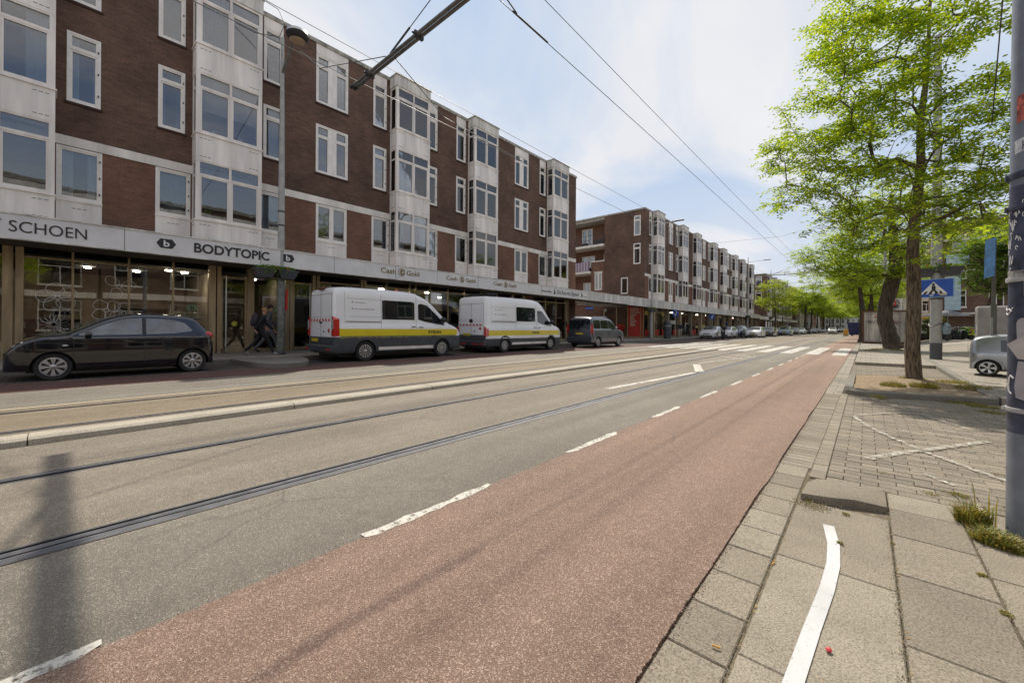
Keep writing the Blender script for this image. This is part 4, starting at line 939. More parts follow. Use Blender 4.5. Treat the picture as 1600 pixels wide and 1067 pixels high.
text_on('WENKBRAUWEN', .5, .05, (SX+.001, 5.0, .55), UY, UZ, M['white'], shop, ext=.003) if False else None
# display furniture inside
def shelf(x, y, z, w, h, d, seed, label, rz=0):
    r = random.Random(seed); t = thing('display_shelf', label, 'shelf', (x,y,z), rz, 'display shelves inside the shops')
    b = MB(); n = 4
    for k in range(n+1): b.box(-d/2, d/2, -w/2, w/2, h*k/n, h*k/n+.025)
    b.box(-d/2, -d/2+.02, -w/2, w/2, 0, h); b.box(-d/2, d/2, -w/2, -w/2+.02, 0, h); b.box(-d/2, d/2, w/2-.02, w/2, 0, h); b.build('rack', M['shopfloor'], t)
    mats = [simple('goods %d' % i, c, 0.5) for i, c in enumerate(((.5,.45,.4),(.12,.2,.3),(.4,.12,.08),(.1,.12,.1),(.6,.6,.55)))]
    b = MB()
    for k in range(n):
        y_ = -w/2+.04
        while y_ < w/2-.12:
            ww = r.uniform(.05,.16); hh = r.uniform(.1, h/n-.08); b.box(-.1, .12, y_, y_+ww, h*k/n+.026, h*k/n+.026+hh, r.randrange(5)); y_ += ww+r.uniform(.01,.08)
    b.build('goods', mats, t)
for i, (y, w, lab) in enumerate(((-.2,1.3,'low shelf of goods behind the window with the flower outlines'),(1.9,1.2,'shelf of goods behind the window next to the hexagon logo'),(5.3,.8,'white shelf of goods in the window behind the walking people'),(10.0,1.2,'shelf behind the white van in the first gold shop window'),(13.4,1.0,'shelf in the gold shop between the two vans'),(15.0,1.2,'shelf under the gold window lettering'),(17.3,1.4,'shelf behind the second van'),(23.6,1.6,'shelf in the optician window at the corner'))):
    shelf(-18.4 if i != 2 else -17.7, y, GZ, w, 1.5 if i % 2 else 1.1, .35, i, lab)
# ---------------- block 2 ground floor: gable shop window, red hoarding, arcade
def ground2():
    Y = 38.74; b = MB()
    b.box(-21.1, FX, Y-.05, Y+.02, .12, .3, 0); 
    for x in (-21.05,-19.6,-18.35,-16.95,-16.68): b.box(x-.05, x+.05, Y-.08, Y+.06, .12, 3.15, 0)
    sf = b.build('shopfront', M['bronze'], b2)
    b = MB(); b.box(-21, -18.35, Y-.02, Y, .3, 3.1); b.build('pane', M['glass_shop'], sf)
    b = MB(); b.box(-18.32, -16.7, Y-.04, Y-.02, .2, 3.3); h = b.build('hoarding', M['redsign'], sf)
    rr = random.Random(4); b = MB()
    for k in range(9): b.box(-18.1, -18.1+rr.uniform(.4,1.1), Y-.048, Y-.042, 1.35+k*.2, 1.45+k*.2)
    b.build('hoarding_print', simple('pale print', (0.55,0.5,0.4), 0.6), h)
    b = MB(); b.lathe([(0,-.6),(.6,-.35),(.8,0),(.6,.3),(0,.4)], (-19.2,Y+.5,1.2), 'z', 14); b.build('window_display', M['redsign'], sf)
    b = MB(); b.face([(-30,Y+2.5,.1),(FX,Y+2.5,.1),(FX,Y+2.5,3.2),(-30,Y+2.5,3.2)]); b.build('back_wall', M['shopwall'], sf)
    # street side: pillars in front, shop glass set back
    SX2 = -17.3; b = MB(); y = 39.5; k = 0
    while y < 90:
        b.box(-16.35, -15.95, y, y+.35, .12, 3.1, 1 if k % 2 else 0); b.box(SX2-.05, SX2+.06, y+.1, y+.2, .12, 3.1, 0); b.box(SX2-.05, SX2+.04, y+1.9, y+1.96, .12, 3.1, 0); y += 3.85; k += 1
    b.box(SX2-.05, SX2+.05, 38.8, 90, .12, .35, 0); b.box(SX2-.05, SX2+.05, 38.8, 90, 2.75, 2.82, 0)
    b.build('arcade_pillar', [M['bronze'], simple('stone pillar', (0.2,0.16,0.11), 0.8, var=0.2)], sf)
    b = MB(); b.box(SX2-.01, SX2, 38.9, 90, .35, 2.75); b.build('pane', M['glass_shop'], sf)
    b = MB(); xb = -21.5; b.face([(xb,39,.15),(xb,90,.15),(xb,90,3.2),(xb,39,3.2)], 0); b.face([(xb,39,.17),(SX2,39,.17),(SX2,90,.17),(xb,90,.17)], 1); b.face([(xb,39,3.1),(SX2,39,3.1),(SX2,90,3.1),(xb,90,3.1)], 2)
    for i in range(10): b.box(xb, SX2-.1, 41+5.2*i, 41.1+5.2*i, .2, 3.1, 0)
    b.build('shop_interior', [M['shopwall'], M['shopfloor'], M['dark']], sf)
    r = random.Random(6); cols = [(.5,.05,.03),(.55,.5,.38),(.04,.12,.4),(.6,.57,.5),(.35,.08,.05),(.1,.1,.1),(.5,.4,.12)]
    mats = [simple('shop sign %d' % i, c, 0.6, var=.15, scale=6) for i, c in enumerate(cols)]
    y = 40.2
    while y < 88:
        w = r.uniform(.5, 2.4); b = MB(); m = r.choice(mats); z0 = r.choice((2.45,2.5,1.2,.5,1.6)); b.box(SX2+.062, SX2+.075, y, y+w, z0, z0+r.uniform(.25,.6)); b.build('shop_board', m, sf); y += w+r.uniform(.3,1.8)
    for y0, y1 in ((40.4,44.2),(45.0,47.6),(48.4,50.6),(55,57)): b = MB(); b.box(SX2+.062, SX2+.08, y0, y1, .36, 1.0); b.build('shop_board', M['redsign'], sf)
    L = emit('lit shop lamp', (1.0,0.9,0.75), 10.0)
    for i in range(14): b = MB(); b.box(-18.6,-18.3,41+3.4*i,41.5+3.4*i,3.02,3.06); b.build('ceiling_lamp', L, sf)
    # block 3 ground floor
    b = MB(); y = 104.0; k = 0
    while y < 150: b.box(-16.5, -16.2, y, y+.4, .12, 3.0, 0); b.box(-17.25, -17.2, y+1.3, y+1.45, .12, 3.0, 0); y += 3.6
    b.box(-17.3,-17.24,103.6,150,.12,.5,0); s3 = b.build('shopfront', M['bronze'], b3)
    b = MB(); b.box(-17.24,-17.22,103.6,150,.5,2.9); b.build('pane', M['glass_shop'], s3)
    b = MB(); b.box(-20,-19.9,103.6,150,.1,3.1); b.build('back_wall', M['shopwall'], s3)
ground2()
b = MB(); b.box(-23.3,-22.3,38.60,38.62,3.2,3.42); t = b.build('street_name_sign', M['bluesign']); tag(t, 'small blue street name plate on the brick wall under the canopy in the side street', 'street sign')
# ---------------- other houses
def townhouse(name, label, x0, x1, y0, y1, h, wallmat, nx, nz, face='y-', z0=0.1, ww=1.0, wh=1.7, roof='flat', group=None, storey=3.2, base=None, first=1.0, curt=True, framemat=None):
    root = thing(name, label, 'building', (0,0,0), group=group); b = MB(); holes = []
    if face == 'y-': u0, u1, t, pl = x0, x1, y0, 'y'
    elif face == 'x+': u0, u1, t, pl = y0, y1, x1, 'x'
    elif face == 'x-': u0, u1, t, pl = y0, y1, x0, 'x'
    for i in range(nx):
        for k in range(nz):
            u = u0+(u1-u0)*(i+.5)/nx-ww/2; z = first+storey*k
            if z+wh < h-.3: holes.append((u, u+ww, z, z+(wh if k else wh*1.1)))
    if face == 'x-':
        bb = MB(); wall_holes(bb, 'x', 0, u0, u1, z0, h, holes, 0); b.raw([(x0-v[0], v[1], v[2]) for v in bb.v], bb.f)
        b.face([(x1,y0,z0),(x1,y1,z0),(x1,y1,h),(x1,y0,h)])
    else:
        wall_holes(b, pl, t, u0, u1, z0, h, holes, 0)
        if face == 'y-': b.face([(x0,y1,z0),(x1,y1,z0),(x1,y1,h),(x0,y1,h)])
        else: b.face([(x0,y0,z0),(x0,y1,z0),(x0,y1,h),(x0,y0,h)])
    if face == 'y-': b.face([(x0,y0,z0),(x0,y1,z0),(x0,y1,h),(x0,y0,h)]); b.face([(x1,y0,z0),(x1,y1,z0),(x1,y1,h),(x1,y0,h)])
    else: b.face([(x0,y0,z0),(x1,y0,z0),(x1,y0,h),(x0,y0,h)]); b.face([(x0,y1,z0),(x1,y1,z0),(x1,y1,h),(x0,y1,h)])
    b.build('wall', wallmat, root)
    for (a, c, p, q) in holes:
        f = MB(); w_, h_ = c-a, q-p
        for bx in ((0,.07,0,h_),(w_-.07,w_,0,h_),(.07,w_-.07,0,.07),(.07,w_-.07,h_-.07,h_),(.07,w_-.07,h_*.66,h_*.66+.06),(w_/2-.03,w_/2+.03,.07,h_*.66)): f.box(-.09,-.03,*bx)
        f.box(-.02,.06,-.06,w_+.06,-.08,0)
        key = ('tw', round(w_,2), round(h_,2), face[0])
        if key not in _win_cache:
            g = MB(); g.box(-.07,-.06,.05,w_-.05,.05,h_-.05); _win_cache[key] = (f.mesh('window', M['frame'] if framemat is None else framemat), g.mesh('pane', M['glass_up']))
        o = place('window', _win_cache[key][0], root); place('pane', _win_cache[key][1], o)
        if face == 'y-': o.location = (a, t, p); o.rotation_euler = (0,0,R(-90))
        elif face == 'x+': o.location = (t, a, p)
        else: o.location = (t, c, p); o.rotation_euler = (0,0,R(180))
    b = MB(); d = .35
    if face == 'y-': b.face([(x0+.1,y0+1.5,z0),(x1-.1,y0+1.5,z0),(x1-.1,y0+1.5,h-.1),(x0+.1,y0+1.5,h-.1)])
    elif face == 'x+': b.face([(x1-1.5,y0+.1,z0),(x1-1.5,y1-.1,z0),(x1-1.5,y1-.1,h-.1),(x1-1.5,y0+.1,h-.1)])
    else: b.face([(x0+1.5,y0+.1,z0),(x0+1.5,y1-.1,z0),(x0+1.5,y1-.1,h-.1),(x0+1.5,y0+.1,h-.1)])
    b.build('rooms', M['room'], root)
    b = MB()
    if roof == 'flat': b.box(x0-.1, x1+.1, y0-.1, y1+.1, h, h+.28)
    else:
        rh = 3.2
        if face == 'y-': b.prism([(y0-.3,h),(y1+.3,h),((y0+y1)/2,h+rh)], x0, x1, 'x')
        else: b.prism([(x0-.3,h),(x1+.3,h),((x0+x1)/2,h+rh)], y0, y1, 'y')
    rf = b.build('roof', M['coping'] if roof == 'flat' else simple('dark roof tiles', (0.05,0.045,0.045), 0.8), root)
    b = MB(); xc, yc = x0*.3+x1*.7, y0*.5+y1*.5; b.box(xc-.4, xc+.4, yc-.5, yc+.5, h, h+(1.2 if roof == 'flat' else 4.0)); b.build('chimney', M['brick_red'], rf)
    return root
stone = simple('pale stucco', (0.42,0.40,0.36), 0.8, var=.15, scale=.7); cream = simple('cream stucco', (0.5,0.44,0.34), 0.8, var=.15, scale=.7); grey = simple('grey stucco', (0.33,0.33,0.34), 0.8, var=.12, scale=.7)
far_l = [('brick','red brown terraced house just past the third block'),('cream','cream rendered house between two brick houses'),('brick','narrow brown brick house behind the street trees'),('grey','grey rendered house behind the street trees'),('brick_red','tall reddish brick house behind the street trees'),('stone','pale stone house far along the left side'),('brick','dark brick house far along the left side'),('cream','last cream house on the left side')]
hs = (13.2,12.0,14,12.8,15,13,14.5,13); y = 151.0
for i, ((m, lab), h) in enumerate(zip(far_l, hs)):
    W_ = 11+i*1.5; mt = {'brick':M['brick'],'brick_red':M['brick_red'],'cream':cream,'grey':grey,'stone':stone}[m]
    townhouse('town_house', lab, -28, -16.4, y, y+W_, h, mt, 4, 4, 'x+', storey=3.1, first=1.0, roof='gable' if i % 2 else 'flat', group='terraced houses at the far left'); y += W_+.05
townhouse('town_house', 'pale building closing the far end of the street', -16, 0.5, 262, 275, 17.5, simple('hazy pale stucco', (0.5,0.5,0.5), .8), 8, 5, 'y-', storey=3.3, ww=1.1, wh=2.0, roof='gable')
townhouse('town_house', 'pale rendered house glimpsed between the lamp pole and the tree trunk', 3.4, 8.0, 92, 104, 13.4, cream, 3, 4, 'y-', z0=.3, roof='gable')
br = townhouse('town_house', 'dark brown brick house behind the bushy tree across the square', 6.0, 13.5, 62, 74, 12.4, M['brick'], 3, 4, 'y-', z0=.3, storey=2.95, first=3.6, ww=1.0, wh=1.6)
b = MB(); b.box(5.0, 5.5, 61.7, 61.95, 5.6, 7.6); b.box(6.2, 7.35, 61.8, 61.99, 3.3, 6.8); b.box(6.3, 7.9, 61.8, 61.99, 8.0, 9.1); b.build('facade_panel', simple('pale blue panel', (0.34,0.45,0.5), .6), br)
b = MB(); b.box(5.0, 10.5, 60.9, 62.2, 2.85, 3.0); b.build('awning', M['panel_dirty'], br)
b = MB(); b.box(6.1,11,61.8,61.98,10.5,10.75); b.build('ledge', M['band'], br); b = MB(); b.box(6.5,10,61.75,61.98,7.3,7.45); b.build('ledge', M['band'], br)
b = MB(); b.box(4.0,5.9,59.8,60.9,2.3,2.55); y_aw = b.build('awning', simple('yellow awning cloth', (0.7,0.4,0.03), .7), br)
townhouse('town_house', 'brick house on the right behind the far trees', 3.5, 14, 120, 140, 13, M['brick_red'], 4, 4, 'x-', z0=.3, roof='gable', group='houses on the right side')
townhouse('town_house', 'grey house on the right behind the far trees', 3.5, 14, 141, 165, 14, grey, 5, 4, 'x-', z0=.3, group='houses on the right side')
townhouse('town_house', 'stone house on the right behind the far trees', 3.0, 13, 166, 200, 13, stone, 6, 4, 'x-', z0=.3, roof='gable', group='houses on the right side')
# street side behind the viewer (only its reflection shows in the shop windows)
townhouse('town_house', 'brown corner building mirrored in the shop windows', 11, 21, -30, 2, 11, M['brick'], 8, 3, 'x-', z0=0, ww=2.2, wh=2.1, first=.7, storey=3.4, group='buildings mirrored in the glass')
townhouse('town_house', 'brick building with a long sign mirrored in the shop windows', 12, 22, 2.2, 34, 11.5, M['brick'], 9, 3, 'x-', z0=0, ww=2.0, wh=1.9, first=.9, storey=3.5, group='buildings mirrored in the glass')

b = MB()
for z in (3.3, 6.7, 10.6): b.box(11.9, 12.02, 2.3, 33.9, z, z+.5); b.box(10.9, 11.02, -29.9, 1.9, z-.1, z+.35)
tag(b.build('cornice', M['panel']), 'pale cornices of the brick buildings mirrored in the shop windows', 'cornice')
for i, (y, z, m, lab) in enumerate(((3.35,7.44,'white','white plant pot on the second floor sill of the second bay, left'),(4.1,7.44,'white','white plant pot on the second floor sill of the second bay, right'),(3.2,4.66,'dkmetal','dark pot with a plant in the first floor window of the second bay'),(11.2,4.66,'white','small pot in the first floor window of the third bay'),(15.7,7.44,'white','small pot in the middle window of the fourth bay'))):
    t = thing('plant_pot', lab, 'plant pot', (-16.22, y, z), 0, 'plant pots on window sills'); b = MB(); b.lathe([(.05,0),(.075,.16),(.07,.16),(0,.14)], (0,0,0), 'z', 12); b.build('pot', M[m], t)
    b = MB(); r = random.Random(i)
    for k in range(40 if i in (2,3) else 12):
        a = r.random()*6.28; e = r.random()*1.2; d = Vector((math.cos(a)*math.cos(e), math.sin(a)*math.cos(e), math.sin(e)))*r.uniform(.08,.3 if i in (2,3) else .14); s = d.cross(Vector((0,0,1))).normalized()*.015; o_ = Vector((0,0,.15)); b.face([o_-s*.3, o_+d*.6-s, o_+d, o_+d*.6+s])
    b.build('foliage', M['leaf_d'], t)
# ================================================================== VEHICLES
def lerp_pts(pts, y):
    if y <= pts[0][0]: return pts[0][1]
    for (a, b), (c, d) in zip(pts, pts[1:]):
        if y <= c: return b+(d-b)*(y-a)/(c-a) if c > a else d
    return pts[-1][1]
def smooth_pts(pts, n=6):
    """Catmull-like smoothing of a silhouette polyline given as (y,z)"""
    out = []
    for i in range(len(pts)-1):
        p0 = pts[max(i-1,0)]; p1 = pts[i]; p2 = pts[i+1]; p3 = pts[min(i+2,len(pts)-1)]
        for k in range(n):
            t = k/n; h = [0.5*((2*p1[j])+(-p0[j]+p2[j])*t+(2*p0[j]-5*p1[j]+4*p2[j]-p3[j])*t*t+(-p0[j]+3*p1[j]-3*p2[j]+p3[j])*t**3) for j in (0,1)]
            if not out or h[0] > out[-1][0]+1e-4: out.append(tuple(h))
    out.append(pts[-1]); return out
class Sides(list):
    def build(s, name, mats, parent=None, smooth=None): return [b.build(name, mats, parent, smooth) for b in s][0]
class Car:
    def __init__(s, L, W, top, belt, wheels, ra=.34, zc=.30, sill=.22, floor=.2, tumble=.30, levels=(.22,.34,.52,.70,.84), endr=(.35,.30), round_top=.07, hoodround=.06, bulge=.02, crown=.04, belt_step=.015):
        s.L, s.W, s.belt, s.wh, s.ra, s.zc, s.sill, s.floor, s.tb = L, W, belt, wheels, ra, zc, sill, floor, tumble
        s.top = smooth_pts(top); s.lv = levels; s.er = endr; s.rt = round_top; s.bulge = bulge; s.crown = crown; s.bs = belt_step
    def zt(s, y): return lerp_pts(s.top, y)
    def hw(s, y):
        w = s.W/2
        for d, r, a in ((y, s.er[0], .16), (s.L-y, s.er[1], .24)):
            if d < r: t = (r-d)/r; w -= a*(1-math.sqrt(max(0, 1-t*t)))
        return w
    def inset(s, z):
        m = .55
        i = s.bulge*((z-m)/m)**2 if z < s.belt else s.bulge*((s.belt-m)/m)**2+s.bs+(z-s.belt)*s.tb
        return i
    def sx(s, y, z): return s.hw(y)-s.inset(z)
    def xt(s, y):
        return s.sx(y, s.zt(y))-s.rt
    def zl(s, y):
        for c in s.wh:
            if abs(y-c) < s.ra: return max(s.sill, s.zc+math.sqrt(s.ra**2-(y-c)**2))
        return s.sill
    def stations(s):
        ys = set([0.0, s.L]); n = int(s.L/.09)
        for i in range(n+1): ys.add(s.L*i/n)
        for c in s.wh:
            for k in range(-8, 9): ys.add(c+s.ra*math.sin(k/8*math.pi/2))
            ys.add(c-s.ra-.002); ys.add(c+s.ra+.002)
        for k in range(6):
            ys.add(s.er[0]*(1-math.cos(k/5*math.pi/2))); ys.add(s.L-s.er[1]*(1-math.cos(k/5*math.pi/2)))
        ys = sorted(y for y in ys if 0 <= y <= s.L); out = [ys[0]]
        for y in ys[1:]:
            if y-out[-1] > .0015: out.append(y)
        return out
    def build_body(s, mats, parent, rowmat=None, upper=()):
        ys = s.stations(); rings = []
        lv = list(s.lv)+[s.belt-.03]; up = list(upper)
        for y in ys:
            zt = s.zt(y); zl = s.zl(y); w = s.hw(y); h = []
            ztop = zt-s.rt
            h.append((0, s.floor)); h.append((w-.28, s.floor)); h.append((w-.28, max(zl, s.floor)+.001)); h.append((s.sx(y,zl)-.02, zl+.001)); last = zl+.001
            for k, l in enumerate(lv+[s.belt]+up):
                z = max(last+.003, min(l, ztop-.003*(len(lv)+len(up)+1-k))) if l <= ztop else max(last+.002, min(l, ztop-.002))
                z = min(z, max(ztop, last+.002)); h.append((s.sx(y,min(z,s.zt(y))), z)); last = z
            # rounded edge into the top
            z1 = max(last+.002, ztop); X = s.sx(y, zt)
            h.append((s.sx(y, z1), z1)); h.append((X-s.rt*.30, max(z1+.002, zt-s.rt*.32))); h.append((X-s.rt, max(z1+.003, zt)))
            for q in (.7, .35, 0): h.append(((X-s.rt)*q, max(z1+.003, zt)+s.crown*(1-q*q)))
            full = [(x, y, z) for x, z in h]+[(-x, y, z) for x, z in h[-2:0:-1]]
            rings.append(full)
        n = len(rings[0]); v = [p for r in rings for p in r]; b = MB(); nl = n//2
        for i in range(len(ys)-1):
            for j in range(n):
                jj = j if j < nl+0 else n-1-j
                mi = rowmat(jj, (ys[i]+ys[i+1])/2, (v[i*n+j][2]+v[i*n+(j+1)%n][2])/2) if rowmat else 0
                b.f.append((i*n+j, i*n+(j+1)%n, (i+1)*n+(j+1)%n, (i+1)*n+j)); b.m.append(mi)
        b.v = v
        # caps triangulated from left to right rows
        for base, rev in ((0, False), ((len(ys)-1)*n, True)):
            for j in range(n//2):
                a, c, d, e = base+j, base+j+1, base+(n-1-j) % n, base+(n-j) % n
                f = (a, c, d, e) if j else (a, c, d)
                f = tuple(dict.fromkeys(f))
                if len(f) > 2:
                    mi = rowmat(j, 0 if not rev else s.L, (v[a][2]+v[c][2])/2) if rowmat else 0
                    b.f.append(f if not rev else f[::-1]); b.m.append(mi)
        o = b.build('body', mats, parent, smooth=38, weld=True); return o
    def side_patch(s, poly_b, poly_t, y0, y1, off=.004, n=12, rows=4, sides=(1,-1)):
        S = Sides()
        for sg in sides:
            b = MB(); S.append(b); g = []
            for i in range(n+1):
                y = y0+(y1-y0)*i/n; zb, zt_ = lerp_pts(poly_b, y), lerp_pts(poly_t, y)
                g.append([(sg*(s.sx(y, zb+(zt_-zb)*k/rows)+off), y, zb+(zt_-zb)*k/rows) for k in range(rows+1)])
            for i in range(n):
                for k in range(rows):
                    q = [g[i][k], g[i+1][k], g[i+1][k+1], g[i][k+1]]; b.face(q if sg > 0 else q[::-1])
        return S
    def top_patch(s, y0, y1, fx=.93, off=.006, n=10, m=8, fx1=None):
        b = MB(); g = []
        for i in range(n+1):
            y = y0+(y1-y0)*i/n; X = s.xt(y)*(fx if fx1 is None else fx+(fx1-fx)*i/n); full = s.xt(y)
            g.append([(X*(2*k/m-1), y, s.zt(y)+s.crown*(1-(X*(2*k/m-1)/full)**2)+off) for k in range(m+1)])
        for i in range(n):
            for k in range(m): b.face([g[i][k], g[i][k+1], g[i+1][k+1], g[i+1][k]])
        return b
def wheel_mesh(r=.30, w=.20, style='cap', rr=None):
    rr = rr or r*.66; b = MB(); T = []
    b.lathe([(rr*.98,-w/2+.02),(r*.93,-w/2),(r,-w/2+.03),(r,w/2-.03),(r*.93,w/2),(rr*.98,w/2-.02)], (0,0,0), 'x', 32, 0)
    b.lathe([(rr*.98,-w/2+.02),(rr*.98,w/2-.02)], (0,0,0), 'x', 32, 0)
    t = b.mesh('tyre', M['tyre'], 50)
    b = MB(); x = w/2-.012
    b.lathe([(rr*.97,x-.05),(rr*1.0,x),(rr*.9,x+.004),(rr*.86,x-.02)], (0,0,0), 'x', 32, 0)
    b.lathe([(0,x-.07),(rr*.95,x-.07)], (0,0,0), 'x', 32, 1)
    ns, wd = {'cap':(8,.62),'multi':(10,.5),'van':(12,.55),'five':(5,.5)}[style]
    for k in range(ns):
        a0 = 2*math.pi*k/ns; hw_ = math.pi/ns*wd
        def P(r_, a, xx): return (xx, r_*math.cos(a), r_*math.sin(a))
        r0, r1 = rr*.22, rr*.93; q = [(r0,a0-hw_*1.1),(r1,a0-hw_*.9),(r1,a0+hw_*.9),(r0,a0+hw_*1.1)]
        top = [P(a, c, x+.002 if a > r0 else x-.006) for a, c in q]; bot = [P(a, c, x-.03) for a, c in q]
        b.raw(top+bot, [(0,1,2,3),(0,4,5,1),(1,5,6,2),(2,6,7,3),(3,7,4,0)], 0)
    b.lathe([(0,x+.008),(rr*.14,x+.006),(rr*.26,x-.006),(rr*.26,x-.03)], (0,0,0), 'x', 20, 0)
    rim = b.mesh('rim', [M['rim'], M['black']], 40)
    return t, rim
_wm = {}
def add_wheels(par, car, r, style, w=.2, track_in=.03, rr=None):
    key = (r, style, w)
    if key not in _wm: _wm[key] = wheel_mesh(r, w, style, rr)
    t, rim = _wm[key]
    for y in car.wh:
        for sg in (1, -1):
            o = place('wheel', t, par, (sg*(car.W/2-w/2-track_in), y, r), 0 if sg > 0 else math.pi); place('rim', rim, o)
def underbody(par, car, h=None):
    b = MB(); b.box(-car.W/2+.27, car.W/2-.27, .25, car.L-.3, .16, (h or car.belt)-.12); 
    for y in car.wh: b.box(-car.W/2+.06, car.W/2-.06, y-car.ra+.01, y+car.ra-.01, car.zc+.02, car.zc+car.ra-.005) if False else None
    return b.build('underbody', M['black'], par)
def blob(c, r, n=12):
    b = MB(); k = 7; prof = [(math.sin(math.pi*i/k), -math.cos(math.pi*i/k)) for i in range(k+1)]
    t = MB(); t.lathe(prof, (0,0,0), 'z', n); b.raw([(c[0]+v[0]*r[0], c[1]+v[1]*r[1], c[2]+v[2]*r[2]) for v in t.v], t.f); return b
def seam(b, car, y, z0, z1, off=.0035, w=.008, sides=(1,-1)):
    n = 8
    for sg in sides:
        for i in range(n):
            za, zb = z0+(z1-z0)*i/n, z0+(z1-z0)*(i+1)/n; ya, yb = (y(za), y(zb)) if callable(y) else (y, y)
            q = [(sg*(car.sx(ya,za)+off), ya-w/2, za), (sg*(car.sx(ya,za)+off), ya+w/2, za), (sg*(car.sx(yb,zb)+off), yb+w/2, zb), (sg*(car.sx(yb,zb)+off), yb-w/2, zb)]
            b.face(q if sg > 0 else q[::-1])
def hseam(b, car, y0, y1, z, off=.0035, w=.008, sides=(1,-1), n=14):
    for sg in sides:
        for i in range(n):
            ya, yb = y0+(y1-y0)*i/n, y0+(y1-y0)*(i+1)/n
            q = [(sg*(car.sx(ya,z)+off), ya, z-w/2), (sg*(car.sx(yb,z)+off), yb, z-w/2), (sg*(car.sx(yb,z)+off), yb, z+w/2), (sg*(car.sx(ya,z)+off), ya, z+w/2)]
            b.face(q if sg > 0 else q[::-1])
def mirror(par, car, y, z, mat, s=1.0):
    for sg in (1, -1):
        b = blob((sg*(car.sx(y,z)+.11*s), y-.02, z+.05*s), (.10*s, .07*s, .075*s)); b.box(sg*(car.sx(y,z)-.02), sg*(car.sx(y,z)+.06), y-.03, y+.03, z, z+.04); b.build('mirror', mat, par, smooth=50)
def handle(par, car, y, z, mat, sides=(1,-1)):
    for sg in sides:
        b = MB(); x = car.sx(y, z); a, c = sorted((sg*(x-.005), sg*(x+.03))); b.cbox(a, c, y-.085, y+.085, z-.014, z+.014, .005); b.build('door_handle', mat, par)
# ---- small hatchback (city car)
def hatch(label, paint, loc, rz, name='parked_car', group=None, near=False, plate='plate'):
    L, W = 3.47, 1.615
    top = [(0,.60),(.03,.86),(.09,1.0),(.25,1.20),(.42,1.37),(.8,1.43),(1.45,1.44),(1.85,1.36),(2.2,1.19),(2.52,1.01),(2.68,.955),(2.95,.92),(3.20,.83),(3.37,.68),(3.47,.50)]
    c = Car(L, W, top, .93, (.45, 2.79), ra=.325, zc=.285, sill=.21, tumble=.30, endr=(.30,.42), bulge=.03, levels=(.24,.36,.5,.62,.74,.84))
    t = thing(name, label, 'car', loc, rz, group)
    body = c.build_body([paint, M['black']], t, lambda j, y, z: 1 if j < 3 or (z < .27 and j < 6) else 0)
    underbody(t, c)
    # windows
    zb = lambda y: .955
    c.side_patch([(.46,1.04),(.8,.985),(1.33,.965)], [(.46,1.07),(.60,1.24),(.85,1.325),(1.33,1.35)], .46, 1.33).build('side_window', M['glass_hatch'], t, smooth=60)
    c.side_patch([(1.40,.965),(2.45,.945)], [(1.40,1.352),(1.70,1.33),(2.0,1.21),(2.45,.97)], 1.40, 2.42).build('side_window', M['glass_hatch'], t, smooth=60)
    c.top_patch(1.80, 2.50, .94).build('windscreen', M['glass_hatch'], t, smooth=60)
    c.top_patch(.11, .36, .86).build('rear_window', M['glass_hatch'], t, smooth=60)
    b = MB(); seam(b, c, 1.365, .27, .96); seam(b, c, lambda z: 2.50-(.07 if z < .5 else 0), .27, .93); seam(b, c, lambda z: .80+.0*z if z > .66 else .80+(.66-z)*.55, .40, .98); hseam(b, c, .95, 2.45, .28)
    b.build('door_gap', M['black'], body)
    b = c.side_patch([(1.335,.965),(1.395,.965)], [(1.335,1.35),(1.395,1.35)], 1.335, 1.395, off=.005, n=1); b.build('window_pillar', M['black'], t)
    b = MB(); hseam(b, c, .85, 2.5, .775, off=.006, w=.012); hseam(b, c, .85, 2.4, .50, off=.01, w=.02); b.build('crease', paint, body)
    mirror(t, c, 2.30, .93, paint if near else M['black'], .85); handle(t, c, 1.62, .80, paint); handle(t, c, .93, .84, paint)
    for sg in (1, -1):
        b = blob((sg*.60, 3.14, .715), (.13,.22,.075)); b.build('headlight', M['lamp'], t, smooth=60)
        b = blob((sg*.685, .17, .93), (.075,.17,.115)); b.build('tail_light', M['redlamp'], t, smooth=60)
        b = blob((sg*(c.sx(2.62,.74)+.0), 2.62, .735), (.012,.045,.018)); b.build('indicator', M['lamp'], t, smooth=60)
    b = MB(); b.cbox(-.5,.5,3.40,3.475,.28,.40,.01); b.cbox(-.36,.36,3.42,3.478,.52,.585,.01); b.build('grille', M['black'], t)
    b = MB(); b.box(-.26,.26,3.474,3.486,.405,.515); b.build('number_plate', M[plate], t); b = MB(); b.box(-.26,.26,-.012,.003,.66,.77); b.build('number_plate', M[plate], t)
    b = MB(); b.tube([(.25,.75,1.49),(.25,.62,1.62)], .004, 5); b.build('aerial', M['black'], t)
    b = MB(); b.cbox(-.5,.5,.20,.45,1.34,1.375,.01); b.build('spoiler', paint, t)
    add_wheels(t, c, .287, 'cap', .175, .02, rr=.20)
    return t
